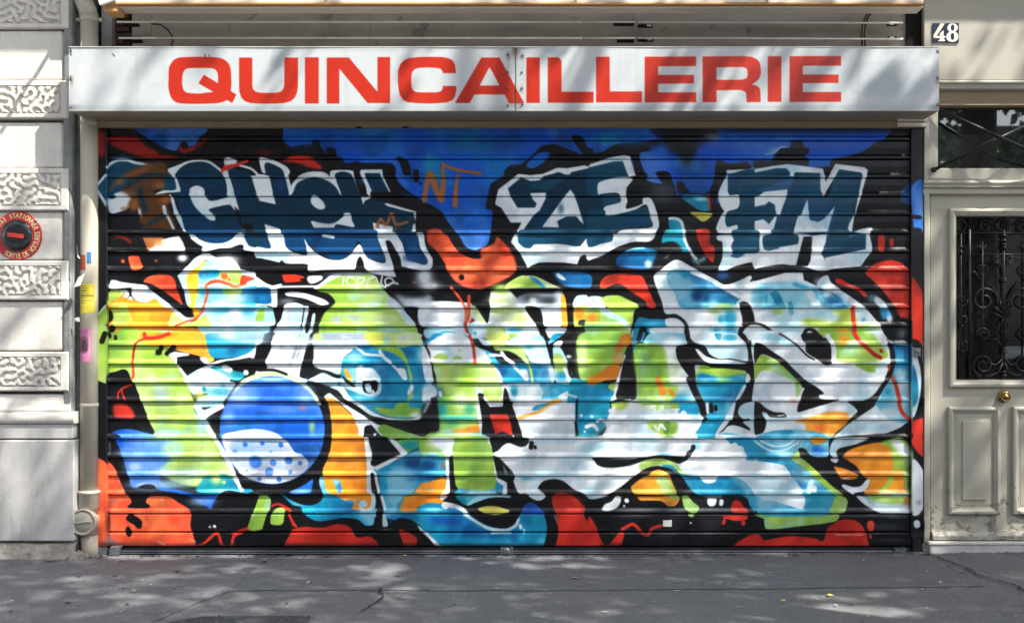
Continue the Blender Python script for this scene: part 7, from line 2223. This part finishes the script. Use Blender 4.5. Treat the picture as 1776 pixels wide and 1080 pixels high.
# ================================================================== BEHIND THE CAMERA: street trees, far side of the street, parked car
def shade_want(px, py, on_ground=False):
    """share of sunlight to block at a place of the wall, read off the photograph"""
    if px < 150 and not (px > 112 and 70 < py < 200): return .0 if py < 420 else .86
    if py < 200: return .50 if px < 1600 else .50
    if px < 1000: s_ = .22 + .58 * max(0, (px - 560) / 440) + (.30 if py > 800 else 0) + (.25 if px < 190 else 0)
    else: s_ = .86 if px < 1600 else .86
    return min(.94, s_)
bumps = [(rng.uniform(-5, 7), rng.uniform(-4.5, 5.5), rng.uniform(.08, .4), rng.uniform(-.55, .55)) for _ in range(420)]
bx = np.array([b[0] for b in bumps]); bz = np.array([b[1] for b in bumps]); br = np.array([b[2] for b in bumps]); ba = np.array([b[3] for b in bumps])
TREES = [(4.2, -3.4, 9.7, 4.3, 3.4), (11.8, -3.4, 9.5, 4.4, 3.3), (-4.4, -3.4, 11.2, 3.2, 2.4)]
CLN = 30.
def chord(X, Z, tr):                                   # length of the sun ray to wall point (X, Z) inside a crown
    tx, ty, cz_, rad, hz = tr; o = np.array([(X - tx) / rad, (0 - ty) / rad, (Z - cz_) / hz]); d = -np.array([SUN.x / rad, SUN.y / rad, SUN.z / hz])
    a = d @ d; b = o @ d; q = b * b - a * (o @ o - 1)
    return 2 * math.sqrt(q) / a if q > 0 else 0.
def make_tree(name, label, tx, ty, cz_, rad, hz, nleaf, seed, far=False):
    t = thing(name, label, 'tree', (tx, ty, 0)); r = random.Random(seed)
    bm = new_bm(); hh = cz_ - hz * .5
    tube(bm, [(tx, ty, -.02), (tx + .02, ty, .5), (tx - .03, ty, 2.5), (tx + .05, ty, hh), (tx, ty + .1, cz_ + hz * .4)], [.24, .19, .17, .15, .05], 14); obj('trunk', bm, M['bark'], t, smooth=True)
    ends = []
    for k in range(9):
        a = k * 2.4 + r.uniform(-.3, .3); z0 = hh - .6 + .25 * k; L = rad * r.uniform(.6, .9)
        p = Vector((tx + .03, ty, z0)); e = p + Vector((math.cos(a) * L, math.sin(a) * L, r.uniform(.8, 2.2)))
        bm = new_bm(); tube(bm, [p, p.lerp(e, .5) + Vector((0, 0, .25)), e], [.07, .045, .015], 8); obj('limb', bm, M['bark'], t, smooth=True)
    V = []; F = []; N = 0; tries = 0; rs = np.random.RandomState(seed)
    # leaves sit in small twig clusters; clusters are thinner where the photograph shows sun getting through
    vol = 4 / 3. * math.pi * rad * rad * hz; ncand = int(vol * 22)
    while tries < ncand:
        tries += 1
        u = rs.normal(size=3); u /= np.linalg.norm(u); u *= rs.uniform(.15, 1) ** (1/3.)
        c = np.array([tx + u[0] * rad, ty + u[1] * rad, cz_ + u[2] * hz])
        k = (0.0 - c[1]) / SUN.y; X = c[0] + SUN.x * k; Z = c[2] + SUN.z * k
        pxx = VX + (X - XC) / S; pyy = VY - (Z - ZC) / S
        if -150 < pxx < 1950 and -120 < pyy < 1010:
            dens = shade_want(pxx, pyy); cov = -math.log(1 - dens)
        else: cov = 5.5
        ch = [chord(X, Z, tr) for tr in TREES]; tot = sum(ch)
        m = np.exp(-((bx - X) ** 2 + (bz - Z) ** 2) / (br ** 2)); mod = 1 + 1.6 * float((m * ba).sum()); cov *= max(.05, mod) if pyy < 210 or (pxx < 800 and 380 < pyy < 800) else max(.55, 1 + (mod - 1) * .35)
        if rs.uniform() > cov * CLN / (ncand / vol * tot + 1e-6): continue
        for q in range(7):
            p = c + rs.normal(size=3) * .085; a = rs.normal(size=3); a /= np.linalg.norm(a); b = np.cross(a, rs.normal(size=3)); b /= np.linalg.norm(b) + 1e-9; s = rs.uniform(.045, .085)
            n = len(V); V += [tuple(p - a*s), tuple(p + b*s*.75), tuple(p + a*s*1.1), tuple(p - b*s*.75)]; F.append((n, n+1, n+2, n+3)); N += 1
    me = bpy.data.meshes.new('crown'); me.from_pydata(V, [], F); me.materials.append(M['leaf']); o = bpy.data.objects.new('crown', me); link(o); o.parent = t; o.matrix_parent_inverse = Matrix.Translation(-t.location); o['kind'] = 'stuff'
    return t
for (lab, tr, sd) in zip(('leafy plane tree on the kerb opposite the entrance door', 'leafy plane tree far along the kerb past the entrance door', 'leafy plane tree on the kerb opposite the stone pier'), TREES, (3, 5, 8)):
    make_tree('street_tree', lab, *tr, 0, sd)
far_trees = []
for (lab, tx, ty, cz_, rad, hz, sd) in (('round headed tree on the far pavement mirrored in the fanlight', 8.2, -13.4, 5.6, 2.3, 2.4, 21), ('loose far pavement tree seen in the glass beside the trunk', 13.4, -13.8, 6.4, 2.4, 2.6, 22), ('small tree on the far pavement opposite the shutter', 1.6, -13.6, 5.8, 2.2, 2.3, 23)):
    t = thing('street_tree', lab, 'tree', (tx, ty, 0)); rs = np.random.RandomState(sd); bm = new_bm(); tube(bm, [(tx, ty, -.02), (tx + .05, ty, 2.), (tx, ty, cz_ + 1)], [.14, .11, .04], 10); obj('trunk', bm, M['bark'], t, smooth=True)
    V = []; F = []
    for q in range(620):
        u = rs.normal(size=3); u /= np.linalg.norm(u); u *= rs.uniform(.1, 1) ** (1/3.); c = np.array([tx + u[0] * rad, ty + u[1] * rad, cz_ + u[2] * hz])
        for k in range(6):
            p = c + rs.normal(size=3) * .11; a = rs.normal(size=3); a /= np.linalg.norm(a); b = np.cross(a, rs.normal(size=3)); b /= np.linalg.norm(b) + 1e-9; s = rs.uniform(.06, .11)
            n = len(V); V += [tuple(p - a*s), tuple(p + b*s*.75), tuple(p + a*s*1.1), tuple(p - b*s*.75)]; F.append((n, n+1, n+2, n+3))
    me = bpy.data.meshes.new('crown'); me.from_pydata(V, [], F); me.materials.append(M['leaf']); o = bpy.data.objects.new('crown', me); link(o); o.parent = t; o.matrix_parent_inverse = Matrix.Translation(-t.location); o['kind'] = 'stuff'
ob = thing('apartment_building', 'cream apartment house with rows of windows across the street', 'building', (0, -18, 0))
bm = new_bm(); box(bm, -30, 3.6, -26, -17.5, -.3, 13); obj('wall', bm, M['opp'], ob)
bm = new_bm(); box(bm, -30.2, 3.8, -26, -17.2, 13, 13.5); obj('cornice', bm, M['stone'], ob)
bm = new_bm(); box(bm, -30, 3.6, -26, -18.2, 13.5, 16); obj('roof', bm, M['zinc'], ob)
ob2 = thing('apartment_building', 'lower grey apartment house beyond the gap across the street', 'building', (16, -18, 0))
bm = new_bm(); box(bm, 3.62, 30, -26, -17.8, -.3, 5.4); obj('wall', bm, M['opp'], ob2)
bm = new_bm(); box(bm, 3.61, 30, -26, -18.6, 5.4, 6.6); obj('roof', bm, M['zinc'], ob2)
bm = new_bm(); box(bm, 0, 1.1, 0, .06, 0, 2.1); wme = obj('window', bm, M['glass'], ob); wme.location = (-28, -17.49, 1.2); wme.matrix_parent_inverse = Matrix.Translation(-ob.location)
bm = new_bm(); frame_ring(bm, -.12, 1.22, -.12, 2.22, [(0, 0), (0, .1), (.1, .1), (.1, .02)]); fme = obj('window_frame', bm, M['stone'], ob); fme.parent = wme; fme.matrix_parent_inverse = Matrix.Identity(4)
for fl in range(4):
    for c in range(28):
        X = -28 + c * 2.1; tgt = ob if X < 2.3 else ob2
        if tgt is ob2 and (fl > 0 or X < 3.9 or X > 28): continue
        if c == 0 and fl == 0: continue
        yy = -17.49 if tgt is ob else -17.79
        o = wme.copy(); link(o); o.parent = tgt; o.matrix_parent_inverse = Matrix.Translation(-tgt.location); o.location = (X, yy, 1.2 + fl * 2.9)
        f_ = fme.copy(); link(f_); f_.parent = o; f_.matrix_parent_inverse = Matrix.Identity(4)
# parked car whose roof and bonnet show in the door glass
car = thing('parked_car', 'grey parked hatchback at the kerb behind the viewpoint', 'car', (5.6, -5.9, -.13))
def section(y): return None
prof = [(-2.1, .35), (-2.12, .62), (-2.0, .82), (-1.3, .95), (-1.05, .99), (-.45, 1.38), (.1, 1.47), (.9, 1.45), (1.45, 1.28), (1.95, .98), (2.08, .8), (2.1, .4), (1.9, .25), (-1.9, .25)]
bm = new_bm(); L = []; R = []; Lm = []; Rm = []
rings = []
for w_, sc_ in ((-.86, .0), (-.84, 1.), (-.6, 1.02), (.6, 1.02), (.84, 1.), (.86, 0.)):
    if sc_ == 0: rings.append([bm.verts.new((5.6 + x * .985, -5.9 + w_, -.13 + .25 + (z - .25) * (.55 if z > .9 else .93))) for x, z in prof])
    else: rings.append([bm.verts.new((5.6 + x, -5.9 + (w_ * (.78 if z > 1.1 else 1)), -.13 + z)) for x, z in prof])
for a, b in zip(rings[:-1], rings[1:]):
    for i in range(len(prof)): j = (i+1) % len(prof); bm.faces.new((a[i], a[j], b[j], b[i]))
bm.faces.new(rings[0][::-1]); bm.faces.new(rings[-1]); bmesh.ops.recalc_face_normals(bm, faces=bm.faces)
obj('body', bm, M['carbody'], car, smooth=True)
for s in (-1, 1):
    bm = new_bm(); v = [bm.verts.new((5.6 + x, -5.9 + s * .80 * (.9 if z > 1.1 else 1.0) , -.13 + z)) for x, z in ((-.95, 1.02), (-.42, 1.32), (.1, 1.4), (.85, 1.38), (1.3, 1.22), (1.4, 1.02))]; bm.faces.new(v if s < 0 else v[::-1]); obj('side_window', bm, M['glass'], car)
    for xx in (-1.35, 1.35):
        bm = new_bm(); lathe_y(bm, 5.6 + xx, .31 - .13, [(.0, -5.9 + s*.70), (.31, -5.9 + s*.70), (.31, -5.9 + s*.88), (.2, -5.9 + s*.90), (0, -5.9 + s*.89)], 24); obj('wheel', bm, M['tyre'], car)
bm = new_bm(); v = [bm.verts.new(p) for p in ((5.6 - 1.09, -5.9 - .62, .875), (5.6 - 1.09, -5.9 + .62, .875), (5.6 - .48, -5.9 + .52, 1.265), (5.6 - .48, -5.9 - .52, 1.265))]; bm.faces.new(v); obj('windscreen', bm, M['glass'], car)
